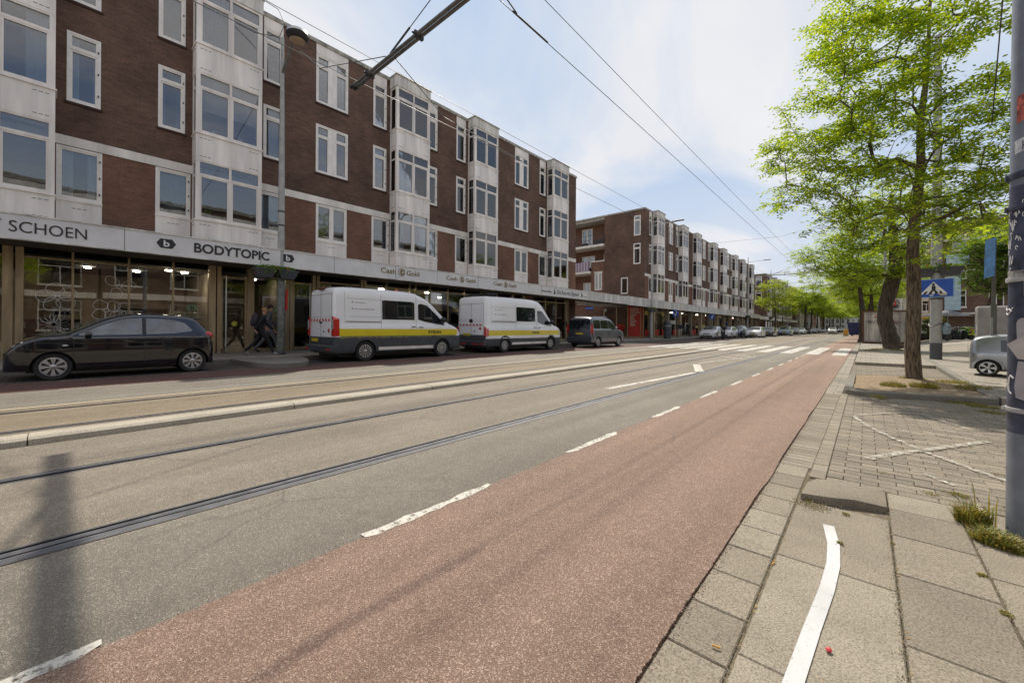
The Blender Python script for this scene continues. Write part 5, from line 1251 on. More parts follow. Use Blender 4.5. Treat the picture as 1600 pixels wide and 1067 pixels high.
# ---- saloon / larger hatch facing traffic
def saloon(label, paint, loc, rz, group, L=4.4, W=1.79, H=1.45, wagon=False, name='parked_car', plate='plate', suv=False):
    k = H/1.45
    if wagon: top = [(0,.62),(.04,.95),(.12,1.08),(.42,1.34),(.8,1.42),(1.5,1.45),(2.3,1.43),(2.75,1.30),(3.25,1.02),(3.45,.97),(3.95,.90),(4.25,.76),(4.4,.52)]
    else: top = [(0,.62),(.05,.98),(.15,1.04),(.55,1.07),(.85,1.18),(1.3,1.40),(1.8,1.45),(2.4,1.42),(2.8,1.28),(3.28,1.0),(3.5,.94),(3.95,.86),(4.25,.74),(4.4,.52)]
    top = [(y*L/4.4, z*k) for y, z in top]
    c = Car(L, W, top, .95*k, (.85*L/4.4, 3.50*L/4.4), ra=.345 if not suv else .38, zc=.31, sill=.22+(.06 if suv else 0), tumble=.34, endr=(.30,.45), bulge=.03, levels=(.25*k,.4*k,.55*k,.68*k,.80*k))
    t = thing(name, label, 'car', loc, rz, group); s_ = L/4.4
    c.build_body([paint, M['black']], t, lambda j, y, z: 1 if j < 3 or (z < .29*k and j < 6) else 0); underbody(t, c)
    r0 = .45 if wagon else .95
    c.side_patch([((r0+.05)*s_,1.04*k),(1.2*s_,.985*k),(1.95*s_,.975*k)], [((r0+.05)*s_,1.12*k),((r0+.4)*s_,1.33*k),(1.95*s_,1.37*k)], (r0+.08)*s_, 1.95*s_).build('side_window', M['glass_car'], t, smooth=60)
    c.side_patch([(2.03*s_,.975*k),(3.2*s_,.965*k)], [(2.03*s_,1.37*k),(2.45*s_,1.33*k),(2.8*s_,1.2*k),(3.2*s_,.98*k)], 2.03*s_, 3.15*s_).build('side_window', M['glass_car'], t, smooth=60)
    c.top_patch((2.42 if wagon else 2.45)*s_, 3.22*s_, .94).build('windscreen', M['glass_car'], t, smooth=60)
    c.top_patch((.14 if wagon else .62)*s_, (.45 if wagon else 1.2)*s_, .88).build('rear_window', M['glass_car'], t, smooth=60)
    mirror(t, c, 3.0*s_, .95*k, paint, .9)
    for sg in (1, -1):
        blob((sg*(W/2-.27), L-.20*s_, .69*k), (.20,.15,.06)).build('headlight', M['lamp'], t, smooth=60); blob((sg*(W/2-.2), .07, .88*k), (.16,.10,.09)).build('tail_light', M['redlamp'], t, smooth=60)
    b = MB(); b.cbox(-W*.34, W*.34, L-.06, L+.006, .27*k, .42*k, .01); b.cbox(-W*.20, W*.20, L-.05, L+.003, .56*k, .66*k, .01); b.build('grille', M['black'], t)
    b = MB(); b.box(-.26,.26,L+.004,L+.016,.43*k,.54*k); b.build('number_plate', M[plate], t)
    b = MB(); seam(b, c, 1.99*s_, .3*k, 1.36*k); seam(b, c, 3.1*s_, .3*k, .93*k); b.build('door_gap', M['black'], t)
    add_wheels(t, c, .315 if not suv else .34, 'multi', .2, .02, rr=.215)
    return t
def recolour(t, mat):
    for ch in t.children:
        if ch.name.split('.')[0] in ('body', 'mirror'):
            ch.material_slots[0].link = 'OBJECT'; ch.material_slots[0].material = mat
# ---- panel vans
def van(label, loc, rz, kind, group):
    tall = kind == 'b'
    if not tall:
        L, W, H = 5.46, 2.03, 2.50; wh = (1.08, 4.38)
        top = [(0,2.18),(.03,2.36),(.10,2.44),(.5,2.49),(2.0,2.50),(2.95,2.47),(3.40,2.36),(3.82,2.14),(4.30,1.74),(4.70,1.37),(4.95,1.26),(5.22,1.14),(5.37,.98),(5.44,.80),(5.46,.62)]
    else:
        L, W, H = 5.98, 2.03, 2.62; wh = (1.24, 4.90)
        top = [(0,2.36),(.03,2.50),(.10,2.57),(.5,2.60),(2.6,2.61),(3.55,2.58),(3.95,2.48),(4.3,2.25),(4.75,1.78),(5.18,1.36),(5.42,1.28),(5.72,1.17),(5.88,1.0),(5.95,.82),(5.98,.62)]
    c = Car(L, W, top, 1.25, wh, ra=.40, zc=.33, sill=.30, floor=.27, tumble=.045, endr=(.10,.45), bulge=.02, round_top=.11, crown=.03, levels=(.36,.5,.66,.83,.94,1.08), belt_step=.012)
    up = (1.45,1.7,1.95,2.15)
    wp = M['van_white']
    t = thing('delivery_van', label, 'van', loc, rz, group)
    zd = .86 if not tall else .80
    body = c.build_body([wp, M['van_grey']], t, lambda j, y, z: 1 if (j < 3 or z < (.80 if not tall else .66) or (y < .02 and z < .80)) else 0, upper=up)
    underbody(t, c, 1.2)
    # yellow band
    y1 = L-.30
    c.side_patch([(.0,zd+.0),(y1,zd+.0)], [(0,zd+.24),(y1,zd+.24)] , .03, y1, off=.0045, n=40, rows=3).build('yellow_band', M['yellow'], t, smooth=60)
    if not tall:
        b = MB(); r = random.Random(2)
        for sg in (1,-1):
            y = .2
            while y < y1-.1:
                w_ = r.uniform(.03,.14); z_ = zd-.035-r.uniform(0,.05); x_ = c.sx(y, z_)+.0065
                q = [(sg*x_,y,zd+.005),(sg*x_,y,z_),(sg*x_,y+w_,z_+.01),(sg*x_,y+w_*1.2,zd+.005)]; b.face(q if sg < 0 else q[::-1]); y += w_*.9
        b.build('grass_print', simple('olive print', (0.22,0.21,0.09), .6), t)
    # windows
    if not tall: yw = (1.72,3.08,1.44,2.10); door = 3.24; nose = 4.52
    else: yw = (2.10,3.58,1.48,2.16); door = 3.76; nose = 5.0
    c.side_patch([(yw[0],yw[2]),(yw[1],yw[2])], [(yw[0],yw[3]),(yw[0]+.05,yw[3]+.02),(yw[1]-.06,yw[3]+.02),(yw[1],yw[3]-.02)], yw[0], yw[1], off=.005).build('side_window', M['glass_car'], t, smooth=60)
    c.side_patch([(door,1.46),(door+.3,1.38),(nose-.42,1.30),(nose,1.25)], [(door,2.02),(door+.1,2.07),(door+.42,2.02),(nose-.35,1.62),(nose,1.27)], door, nose-.02, off=.005, n=16).build('side_window', M['glass_car'], t, smooth=60)
    s0, s1 = (3.62,4.66) if not tall else (4.10,5.12)
    c.top_patch(s0, s1, .95).build('windscreen', M['glass_car'], t, smooth=60)
    # seams, slide rail
    b = MB(); seam(b, c, 1.68 if not tall else 2.05, .5, 2.32); seam(b, c, door-.09, .5, 2.33); seam(b, c, (door+1.02), .5, 1.25); seam(b, c, .36, 1.28, 2.34, w=.006); hseam(b, c, .42, 1.9, 2.12, w=.006); hseam(b, c, .5, 1.85, 1.52, w=.006)
    b.build('door_gap', M['slot'], body)
    b = MB()
    for sg in (1,-1):
        x = c.sx(1,1.27)+.003; a_, c_ = sorted((sg*(x-.01), sg*(x+.012))); b.box(a_, c_, .40, yw[0]-.05, 1.335 if not tall else 1.44, 1.362 if not tall else 1.468)
    b.build('sliding_door_rail', M['dkmetal'] if tall else simple('dull rail', (0.25,0.22,0.18), .5), t)
    handle(t, c, door-.22, 1.19, M['black']); handle(t, c, door+.12, 1.17, M['black']); mirror(t, c, nose-.18, 1.38, M['black'], 1.55)
    # sill and wheel-arch trims
    b = c.side_patch([(wh[0]+.48,.36),(wh[1]-.46,.36)], [(wh[0]+.48,.47),(wh[1]-.46,.47)], wh[0]+.48, wh[1]-.46, off=.006, n=10, rows=1); b.build('sill_strip', M['panel'], t)
    if tall:
        c.side_patch([(wh[0]+.42,.66),(wh[1]-.42,.66)], [(wh[0]+.42,.71),(wh[1]-.42,.71)], .1, wh[1]-.42, off=.006, n=10, rows=1).build('side_moulding', M['panel'], t)
    for y in wh:
        b = MB(); n = 18
        for sg in (1,-1):
            for i in range(n):
                pr = []
                for a in (math.pi*i/n, math.pi*(i+1)/n):
                    for rr_ in (.40, .465): yy = y+rr_*math.cos(a); z_ = .33+rr_*math.sin(a); pr.append((sg*(c.sx(yy, min(z_,.9))+.007), yy, z_))
                q = [pr[0], pr[1], pr[3], pr[2]]; b.face(q if sg > 0 else q[::-1])
        b.build('wheel_arch', M['van_grey'], t)
    # rear face
    e = -.004
    b = MB(); b.box(-.006,.006,e-.004,e,.62,2.30); b.box(-.80,-.79,e-.003,e,.85,2.25); b.box(.79,.80,e-.003,e,.85,2.25); b.box(-.8,.8,e-.003,e,2.25,2.26); b.build('door_gap', M['slot'], body)
    b = MB(); b.cbox(-.74,-.06,e-.012,e,1.50,2.14,.01); b.cbox(.06,.74,e-.012,e,1.50,2.14,.01); b.build('rear_door_panel', wp, t)
    b = MB(); st = MB()
    zc_ = 1.43 if not tall else 1.33
    b.box(-.80,.80,e-.006,e,zc_-.085,zc_+.0); n = 14
    for k in range(n):
        x0 = -.80+1.6*k/n; d = .10 if k >= n/2 else -.10
        if k % 2 == 0: pts = [(x0,zc_-.083),(x0+.115,zc_-.083),(min(.8,max(-.8,x0+.115-d*.0)),zc_-.002),(x0,zc_-.002)]; sh = d*.35; pts = [(max(-.8,min(.8,p[0]+(sh if p[1] < zc_-.04 else -sh))),p[1]) for p in pts]; st.prism(pts, e-.0095, e-.006, 'y')
    ts = b.build('warning_stripe', M['white'], t); st.build('red_chevrons', M['redtape'], ts)
    for sg in (1,-1):
        b = MB(); zt0, zt1 = (.86,1.50) if not tall else (.78,1.20); b.prism([(sg*(W/2-.155),zt0),(sg*(W/2-.0),zt0),(sg*(W/2-.015),zt1-.1),(sg*(W/2-.09),zt1),(sg*(W/2-.155),zt1)], e-.025, .16, 'y'); tl = b.build('tail_light', M['redlamp'], t)
        if not tall: b = MB(); x0, x1 = sorted((sg*(W/2-.135), sg*(W/2-.03))); b.prism([(x0,1.05),(x1,1.12),(x1,1.40),(x0,1.40)], e-.032, e-.026, 'y'); b.build('clear_lens', M['lamp'], tl)
        blob((sg*(W/2-.26), L-.28, .92), (.20,.22,.15)).build('headlight', M['lamp'], t, smooth=60)
    b = MB(); b.cbox(-W/2+.03, W/2-.03, -.13, .10, .36, .56, .03); bp_ = b.build('bumper', M['van_grey'], t, smooth=40)
    b = MB(); b.box(-.95,-.70,-.14,-.128,.40,.45); b.box(.70,.95,-.14,-.128,.40,.45)
    if tall: b.box(-.6,-.2,-.14,-.128,.38,.43); b.box(.2,.6,-.14,-.128,.38,.43)
    b.build('reflector', M['redtape'], bp_)
    b = MB(); px = (-.72,-.2) if not tall else (-.55,-.03); pz = .66 if not tall else .78; b.box(px[0], px[1], e-.02, e-.006, pz, pz+.11); b.build('number_plate', M['plate'], t)
    b = MB(); b.cbox(-.10,.10,e-.03,e,1.29 if not tall else 1.40,1.33 if not tall else 1.55,.006); b.build('rear_handle', M['black'], t); b = MB(); b.cbox(.2,.26,e-.02,e,.98,1.03,.005); b.build('rear_lock', M['black'], t)
    b = MB(); b.lathe([(.055,0),(.07,0),(.07,-.004),(.055,-.004)], (.60,e-.002,1.04 if not tall else 1.12), 'y', 20); b.build('speed_sticker', M['redtape'], t)
    if not tall:
        b = MB(); b.cbox(-.20,.20,-.03,.16,2.42,2.50,.02); b.build('brake_lamp', simple('dark red lens', (0.12,0.02,0.015), .3), t)
        b = MB(); b.lathe([(.055,0),(.055,.05),(.045,.09),(0,.10)], (.45,2.6,2.50), 'z', 12); b.build('beacon', simple('orange beacon', (0.6,0.12,0.03), .3), t)
        b = MB(); b.box(-.3,.1,.9,1.1,2.5,2.53); b.tube([(-.3,.9,2.53),(-.3,.9,2.6)], .02, 6); b.tube([(0,1.05,2.53),(0,1.05,2.58)], .025, 6); b.build('roof_mount', M['panel'], t)
    else:
        b = MB(); b.tube([(-.75,.35,2.70),(.75,.35,2.70)], .022, 6); b.tube([(-.75,.75,2.70),(.75,.75,2.70)], .022, 6); b.cbox(-.45,.8,.25,.85,2.705,2.735,.008)
        for x in (-.7,.7): b.tube([(x,.35,2.58),(x,.35,2.70)], .02, 6); b.tube([(x,.75,2.58),(x,.75,2.70)], .02, 6)
        b.build('roof_rack', M['dkmetal'], t)
    # lettering on the near side (+x side of the van)
    sgn = 1; x_ = c.sx(3.4, zd+.12)+.006
    ty = (door+.50, door+1.02) if not tall else (door-.45, door+.05)
    text_on('STEDIN', ty[1]-ty[0]+.1, .105, (x_, ty[0]-.05, zd+.07), (0,1,0), (0,0,1), M['ink'], t, bold=.035, ext=.003)
    x2 = c.sx(1.0, 1.8)+.006
    b = MB(); b.lathe([(0,0),(.022,0),(.022,.003),(0,.003)], (x2,.62,2.0), 'x', 10); b.lathe([(0,0),(.022,0),(.022,.003),(0,.003)], (x2,.62,1.78), 'x', 10); b.build('contact_icon', M['ink'], t)
    text_on('www.stedin.net', .40, .035, (x2-.002, .70, 1.98), (0,1,-.0), (0,0,1), M['slot'], t, ext=.004); text_on('Storing? Bel 0800-9009', .72, .035, (x2-.002, .70, 1.76), (0,1,0), (0,0,1), M['slot'], t, ext=.004)
    add_wheels(t, c, .34, 'van' if not tall else 'multi', .225, .02, rr=.225 if not tall else .20)
    return t
M['van_white'] = carpaint('white van paint', (0.86,0.86,0.87), 0, .35, .08); M['van_grey'] = simple('dark grey cladding', (0.055,0.06,0.07), 0.5, var=.15)
M['p_black'] = carpaint('black car paint', (0.006,0.007,0.011), 0, .06, .004); M['p_grey'] = carpaint('dark grey metallic', (0.09,0.10,0.12), .6, .3); M['p_white'] = carpaint('white car paint', (0.62,0.62,0.62), 0, .3, .08); M['p_blue'] = carpaint('dark blue paint', (0.03,0.05,0.09), .3, .3); M['p_silver'] = carpaint('silver paint', (0.35,0.36,0.38), .7, .3); M['p_lblue'] = carpaint('pale blue grey paint', (0.16,0.21,0.27), .5, .3)
car1 = hatch('black five-door hatchback parked at the kerb before the cosmetics shop', M['p_black'], (-13.65, 2.70, .0), math.pi, near=True)
V1 = van('white and yellow van with big red tail lights parked nearest the lamp post', (-13.82, 5.86, 0), 0, 'a', 'white and yellow service vans')
V2 = van('white and yellow van with a black roof rack, parked ahead of the other', (-13.73, 12.66, 0), 0, 'b', 'white and yellow service vans')
# compact people carrier
def mpv():
    L, W = 4.30, 1.83
    top = [(0,1.20),(.04,1.62),(.14,1.76),(.5,1.83),(1.6,1.84),(2.2,1.80),(2.6,1.66),(3.15,1.24),(3.35,1.12),(3.75,1.03),(4.05,.92),(4.22,.76),(4.30,.52)]
    c = Car(L, W, top, 1.10, (.72,3.42), ra=.36, zc=.31, sill=.25, tumble=.17, endr=(.16,.45), bulge=.03, levels=(.3,.45,.6,.75,.9), round_top=.08)
    t = thing('parked_car', 'dark grey people carrier parked beyond the two white vans', 'car', (-13.05, 20.95, 0), 0)
    p = M['p_grey']; body = c.build_body([p, M['black']], t, lambda j, y, z: 1 if j < 3 or (z < .3 and j < 6) else 0, upper=(1.3,1.5)); underbody(t, c)
    for a, d in ((.25,1.0),(1.12,2.0),(2.1,3.05)):
        zt_ = 1.62 if a < 2 else 0
        if a < 2: c.side_patch([(a,1.14),(d,1.13)], [(a,1.60),(a+.06,1.66),(d,1.66)], a, d, off=.005).build('side_window', M['glass_car'], t, smooth=60)
        else: c.side_patch([(a,1.13),(d,1.12)], [(a,1.66),(2.35,1.62),(2.7,1.42),(3.05,1.14)], a, d-.02, off=.005).build('side_window', M['glass_car'], t, smooth=60)
    c.top_patch(2.45, 3.18, .94).build('windscreen', M['glass_car'], t, smooth=60)
    b = MB(); b.box(-.72,.72,-.012,-.003,1.12,1.66); b.build('rear_window', M['glass_car'], t)
    b = MB(); b.box(-.26,.26,-.02,-.004,.78,.89); b.build('number_plate', M['plate'], t); b = MB(); b.cbox(-.88,.88,-.07,.1,.34,.62,.03); b.build('bumper', p, t)
    for sg in (1,-1):
        b = MB(); b.prism([(sg*.77,.86),(sg*.905,.86),(sg*.87,1.38),(sg*.80,1.38)], -.02, .10, 'y'); b.build('tail_light', M['redlamp'], t)
        blob((sg*.66, 4.02, .84), (.18,.2,.09)).build('headlight', M['lamp'], t, smooth=60)
        b = MB(); b.tube([(sg*.66,.4,1.86),(sg*.66,2.1,1.88)], .018, 6); b.build('roof_rail', M['rim'], t)
    b = MB(); seam(b, c, 1.06, .35, 1.66); seam(b, c, 2.05, .35, 1.66); seam(b, c, 3.1, .35, 1.08); b.build('door_gap', M['black'], body)
    mirror(t, c, 2.85, 1.12, p, 1.0); handle(t, c, 1.9, .98, p); handle(t, c, 2.2, .97, p); add_wheels(t, c, .31, 'multi', .19, .02, rr=.21)
mpv()
GQ = 'cars queuing and parked along the left side'
a = saloon('white saloon parked facing the viewer beyond the pedestrians', M['p_white'], (-13.55, 53.0, 0), math.pi, GQ, plate='white', name='parked_car')
b_ = saloon('white estate car parked right behind the motor scooter rider', M['p_white'], (-13.6, 59.8, 0), math.pi, GQ, wagon=True)
c_ = saloon('dark off-roader parked between the two white cars', M['p_blue'], (-13.7, 66.4, 0), math.pi, GQ, L=4.5, H=1.66, wagon=True, suv=True)
d_ = saloon('white hatchback driving first in the queue with a yellow number plate', M['p_white'], (-11.35, 65.3, 0), math.pi, GQ, L=4.1, H=1.46, wagon=True, name='car')
e_ = saloon('black hatchback following the white hatchback', M['p_black'], (-11.4, 75.6, 0), math.pi, GQ, L=4.2, H=1.5, wagon=True, name='car')
f_ = saloon('pale blue grey people carrier third in the driving queue', M['p_lblue'], (-10.7, 88.0, 0), math.pi, GQ, L=4.5, H=1.66, wagon=True, suv=True, name='car')
farcars = [(-13.4,84,'p_silver','silver car parked beside the queue behind the off-roader',e_),(-12.6,97,'p_blue','dark car partly hidden behind the people carrier',a),(-11.2,104,'p_black','black car fourth in the queue',e_),(-11.3,116,'p_silver','silver car fifth in the queue',a),(-13.2,120,'p_white','pale car parked under the street trees',b_),(-11.2,128,'p_grey','grey car sixth in the queue',e_),(-11.0,140,'p_blue','dark blue car seventh in the queue',a),(-6.6,138,'p_white','white car driving alone nearer the tram rails',f_),(-11.0,155,'p_grey','grey car far back in the queue',e_),(-6.2,176,'p_black','dark car far away on the tram track',f_),(-3.4,185,'p_blue','dark blue car farthest away at the end of the red lane',f_),(-11,172,'p_silver','last silver car of the queue',a)]
for x, y, m, lab, src in farcars:
    o = copy_tree(src); o.name = 'car'; o.location = (x, y, 0); tag(o, lab, 'car', GQ); recolour(o, M[m])
    if m in ('p_grey',): pass
# small silver microcar on the square, mostly hidden by the poles
def microcar():
    _mx, _my = ray(1545, 587, .11)
    L, W = 2.5, 1.30; top = [(0,.85),(.04,1.12),(.2,1.30),(.8,1.40),(1.3,1.36),(1.7,1.12),(1.95,.92),(2.25,.78),(2.42,.62),(2.5,.46)]
    c = Car(L, W, top, .80, (.42,2.02), ra=.30, zc=.26, sill=.22, tumble=.25, endr=(.25,.3), bulge=.03, levels=(.28,.4,.5,.6,.7))
    t = thing('microcar', 'small silver two-seat car behind the grey sign post on the square', 'car', (_mx+.41*.14-.31*.99, _my+.41*.99+.31*.143, .11), R(-98)); t.scale = (.70,.70,.70)
    body = c.build_body([M['p_silver'], M['van_grey']], t, lambda j, y, z: 1 if j < 3 else 0); underbody(t, c, .75)
    c.side_patch([(.7,.84),(1.75,.82)], [(.7,1.22),(1.2,1.26),(1.75,.86)], .7, 1.72, off=.005).build('side_window', M['glass_car'], t, smooth=60); c.top_patch(1.3, 1.85, .92).build('windscreen', M['glass_car'], t, smooth=60)
    for sg in (1,-1):
        blob((sg*.42,2.26,.66),(.11,.1,.08)).build('headlight', M['lamp'], t, smooth=60)
        b = MB(); 
        for y in (.42,2.02): b = MB(); b.tube([(sg*(W/2-.0), y+.34*math.cos(a), .26+.34*math.sin(a)) for a in [math.pi*i/10 for i in range(11)]], .035, 6); b.build('mudguard', M['galv'], t)
    b = MB()
    for k in range(4): b.tube([(-.45,-.04,.78+.09*k),(.45,-.04,.78+.09*k)], .012, 5)
    b.build('luggage_rails', M['dkmetal'], t)
    for x_, y_ in ((.3,.5),(-.4,.9)): b = MB(); b.tube([(x_,y_,1.35),(x_,y_,1.98)], .035, 8); b.tube([(x_-.1,y_,1.98),(x_+.1,y_,1.98)], .03, 6); b.build('stalk', M['galv'], t)

    add_wheels(t, c, .27, 'five', .18, -.02, rr=.20)
microcar()
# ================================================================== PEOPLE
def person(label, loc, rz, cols, h=1.75, stride=.25, arm=.25, seated=False, group=None, lean=0.06, backpack=False, hairc='hair', hold=None):
    """faces +Y before rotation. cols = (skin, top, trousers, shoes)"""
    t = thing('person', label, 'person', loc, rz, group); k = h/1.75
    V = []; E = []; Rr = []; T = []
    def add(p, r, par=None, tp=1):
        V.append((p[0]*k, p[1]*k, p[2]*k)); Rr.append(r*k); T.append(tp)
        if par is not None: E.append((par, len(V)-1))
        return len(V)-1
    f = lean
    if seated: hipz, hy = .80, 0
    else: hipz, hy = .93, 0
    pel = add((0,hy,hipz), .125, None, 2); wa = add((0,hy+f*.3,hipz+.17), .115, pel, 1); ch = add((0,hy+f*.8,hipz+.38), .135, wa, 1); nb = add((0,hy+f,hipz+.53), .062, ch, 1); nk = add((0,hy+f*1.2,hipz+.58), .05, nb, 0)
    hd = add((0,hy+f*1.5,hipz+.66), .075, nk, 0); ht = add((0,hy+f*1.6,hipz+.76), .07, hd, 0)
    for s in (1,-1):
        hp = add((s*.095,hy,hipz-.05), .092, pel, 2)
        if seated:
            kn = add((s*.14,hy+.40,hipz-.08), .062, hp, 2); an = add((s*.13,hy+.42,hipz-.50), .042, kn, 2); an2 = an; to = add((s*.14,hy+.58,hipz-.56), .034, an, 3)
        else:
            d = s*stride; kn = add((s*.10,hy+d*.55+.05,.50), .065, hp, 2); an = add((s*.09,hy+d-(.10 if d < 0 else 0),.10+(.05 if d < 0 else 0)), .044, kn, 2); to = add((s*.10,hy+d+.15-(.10 if d < 0 else 0),.035+(.0 if d < 0 else 0)), .036, an, 3)
        sh = add((s*.17,hy+f*.9,hipz+.48), .068, ch, 1)
        if seated: el = add((s*.27,hy+.18,hipz+.26), .045, sh, 1); wr = add((s*.26,hy+.42,hipz+.24), .030, el, 1)
        else: a = -s*arm; el = add((s*.23,hy+f*.6+a*.4,hipz+.22), .046, sh, 1); wr = add((s*.23,hy+f*.6+a+.05,hipz+.0), .030, el, 1)
        px, py, pz = V[wr][0]/k, V[wr][1]/k, V[wr][2]/k
        dirv = Vector((0, .5, -.85)) if not seated else Vector((0,1,-.15)); dirv.normalize()
        pm = add(tuple(Vector((px,py,pz))+dirv*.07), .026, wr, 0); c = Vector((px,py,pz))+dirv*.09
        for q in range(4):
            off = Vector((0 if not seated else (q-1.5)*.02, (q-1.5)*.019 if not seated else 0, 0)); L = (.06,.072,.068,.055)[q]
            f1 = add(tuple(c+off+dirv*.03), .010, pm, 0); add(tuple(c+off+dirv*(L)+Vector((-s*.02,0,-.0))), .008, f1, 0)
        th = add(tuple(Vector((px,py,pz))+dirv*.05+Vector((-s*.03,.02,0))), .011, pm, 0); add(tuple(Vector((px,py,pz))+dirv*.085+Vector((-s*.04,.03,0))), .009, th, 0)
    me = bpy.data.meshes.new('body_src'); me.from_pydata(V, E, []); o = bpy.data.objects.new('body_src', me); COL.objects.link(o)
    o.modifiers.new('skin', 'SKIN'); 
    for i, v in enumerate(me.skin_vertices[0].data): v.radius = (Rr[i]*(1.15 if i in (1,2) else 1.0), Rr[i]*(.85 if i in (1,2) else 1.0))
    me.skin_vertices[0].data[0].use_root = True
    s_ = o.modifiers.new('sub', 'SUBSURF'); s_.levels = 2; s_.render_levels = 2
    dg = bpy.context.evaluated_depsgraph_get(); m2 = bpy.data.meshes.new_from_object(o.evaluated_get(dg)); bpy.data.objects.remove(o); bpy.data.meshes.remove(me)
    m2.name = 'body'
    for c in cols: m2.materials.append(c)
    VV = [Vector(v) for v in V]; segs = [(VV[a], VV[b], T[b]) for a, b in E]
    for p in m2.polygons:
        c = p.center; best = (9, 0)
        for a, b, tp in segs:
            ab = b-a; u = max(0, min(1, (c-a).dot(ab)/max(ab.length_squared, 1e-9))); d = (a+ab*u-c).length
            if d < best[0]: best = (d, tp)
        p.material_index = best[1]; p.use_smooth = True
    place('body', m2, t)
    hc = VV[hd]; b = MB()                                    # hair cap, nose, ears
    hb = blob((hc.x, hc.y-.018*k, hc.z+.058*k), (.083*k,.094*k,.088*k)); b.raw([(x, y, z if not (y > hc.y+.03*k and z < hc.z+.07*k) else z+.05*k) for x, y, z in hb.v], hb.f); b.build('hair', M[hairc], t, smooth=60)
    b = MB(); nb_ = blob((hc.x, hc.y+.082*k, hc.z+.02*k), (.012*k,.018*k,.02*k)); b.raw(nb_.v, nb_.f)
    for s in (1,-1): e = blob((hc.x+s*.074*k, hc.y, hc.z+.03*k), (.012*k,.02*k,.03*k)); b.raw(e.v, e.f)
    b.build('face', cols[0], t, smooth=60)
    b = MB()
    for s in (1,-1): e = blob((hc.x+s*.028*k, hc.y+.070*k, hc.z+.045*k), (.012*k,.009*k,.008*k)); b.raw(e.v, e.f)
    e = blob((hc.x, hc.y+.074*k, hc.z-.022*k), (.024*k,.008*k,.006*k)); b.raw(e.v, e.f); b.build('eyes_and_mouth', M['black'], t, smooth=60)
    if backpack:
        b = MB(); c = blob((0, f*.6-.22, hipz+.30), (.16,.11,.25), 16); b.raw(c.v, c.f); c = blob((0, f*.6-.31, hipz+.20), (.11,.06,.13), 12); b.raw(c.v, c.f)
        bp = b.build('backpack', M['bag'], None, smooth=60); bp.location = loc; bp.rotation_euler = (0,0,rz); tag(bp, 'dark backpack worn by the person walking past the lamp post', 'backpack')
    return t
M['bag'] = simple('dark plum nylon', (0.035,0.025,0.035), .7); c_black = simple('black cloth', (0.014,0.014,0.017), .85, var=.2); c_navy = simple('navy cloth', (0.02,0.028,0.05), .85); c_jean = simple('blue jeans', (0.08,0.14,0.26), .85, var=.2); c_shoe = simple('pale shoes', (0.3,0.3,0.3), .7); c_beige = simple('beige cloth', (0.4,0.36,0.3), .85); c_red = simple('dark red cloth', (0.25,0.03,0.03), .85); c_grey = simple('grey cloth', (0.12,0.12,0.13), .85); M['blond'] = simple('ginger hair', (0.32,0.16,0.05), .7)
xw, yw_ = -15.75, 4.62
person('ginger-haired person in black with a backpack, walking past the near lamp post', (-15.7, 4.62, .155), R(-15), (M['skin'], c_black, c_black, c_shoe), 1.68, stride=.38, arm=.3, backpack=True, hairc='blond', lean=.08)
person('dark-haired person half hidden behind the near lamp post', (-16.55, 5.10, .18), R(-15), (M['skin'], c_grey, c_grey, c_black), 1.80, stride=.3, arm=.2)
person('person in dark jumper and blue jeans left of the grey people carrier', (-17.3, 25.6, .2), R(190), (M['skin'], c_black, c_jean, c_black), 1.80, stride=.22, arm=.15)
PG = 'pedestrians under the far arcade'
for i, (x, y, rz, cl, lab, h) in enumerate([(-15.7,46.4,195,(M['skin'],c_navy,c_beige,c_shoe),'pedestrian in light beige trousers beside the grey litter bin',1.75),(-15.6,48.7,185,(M['skin'],c_black,c_black,c_shoe),'pedestrian all in black with white shoes right of the beige trousers',1.8),(-16.4,48.0,175,(M['skin'],c_red,c_black,c_black),'pedestrian in a dark red coat between the arcade pillars',1.7),(-16.2,44.2,170,(M['skin'],c_grey,c_jean,c_black),'pedestrian in grey behind the litter bin',1.7),(-15.5,63.5,180,(M['skin'],c_black,c_grey,c_black),'pedestrian behind the parked white saloon',1.75),(-15.6,71,180,(M['skin'],c_navy,c_black,c_black),'pedestrian behind the parked dark off-roader',1.75)]):
    person(lab, (x, y, .16), R(rz), cl, h, stride=.2+.05*(i % 3), arm=.15, group=PG)
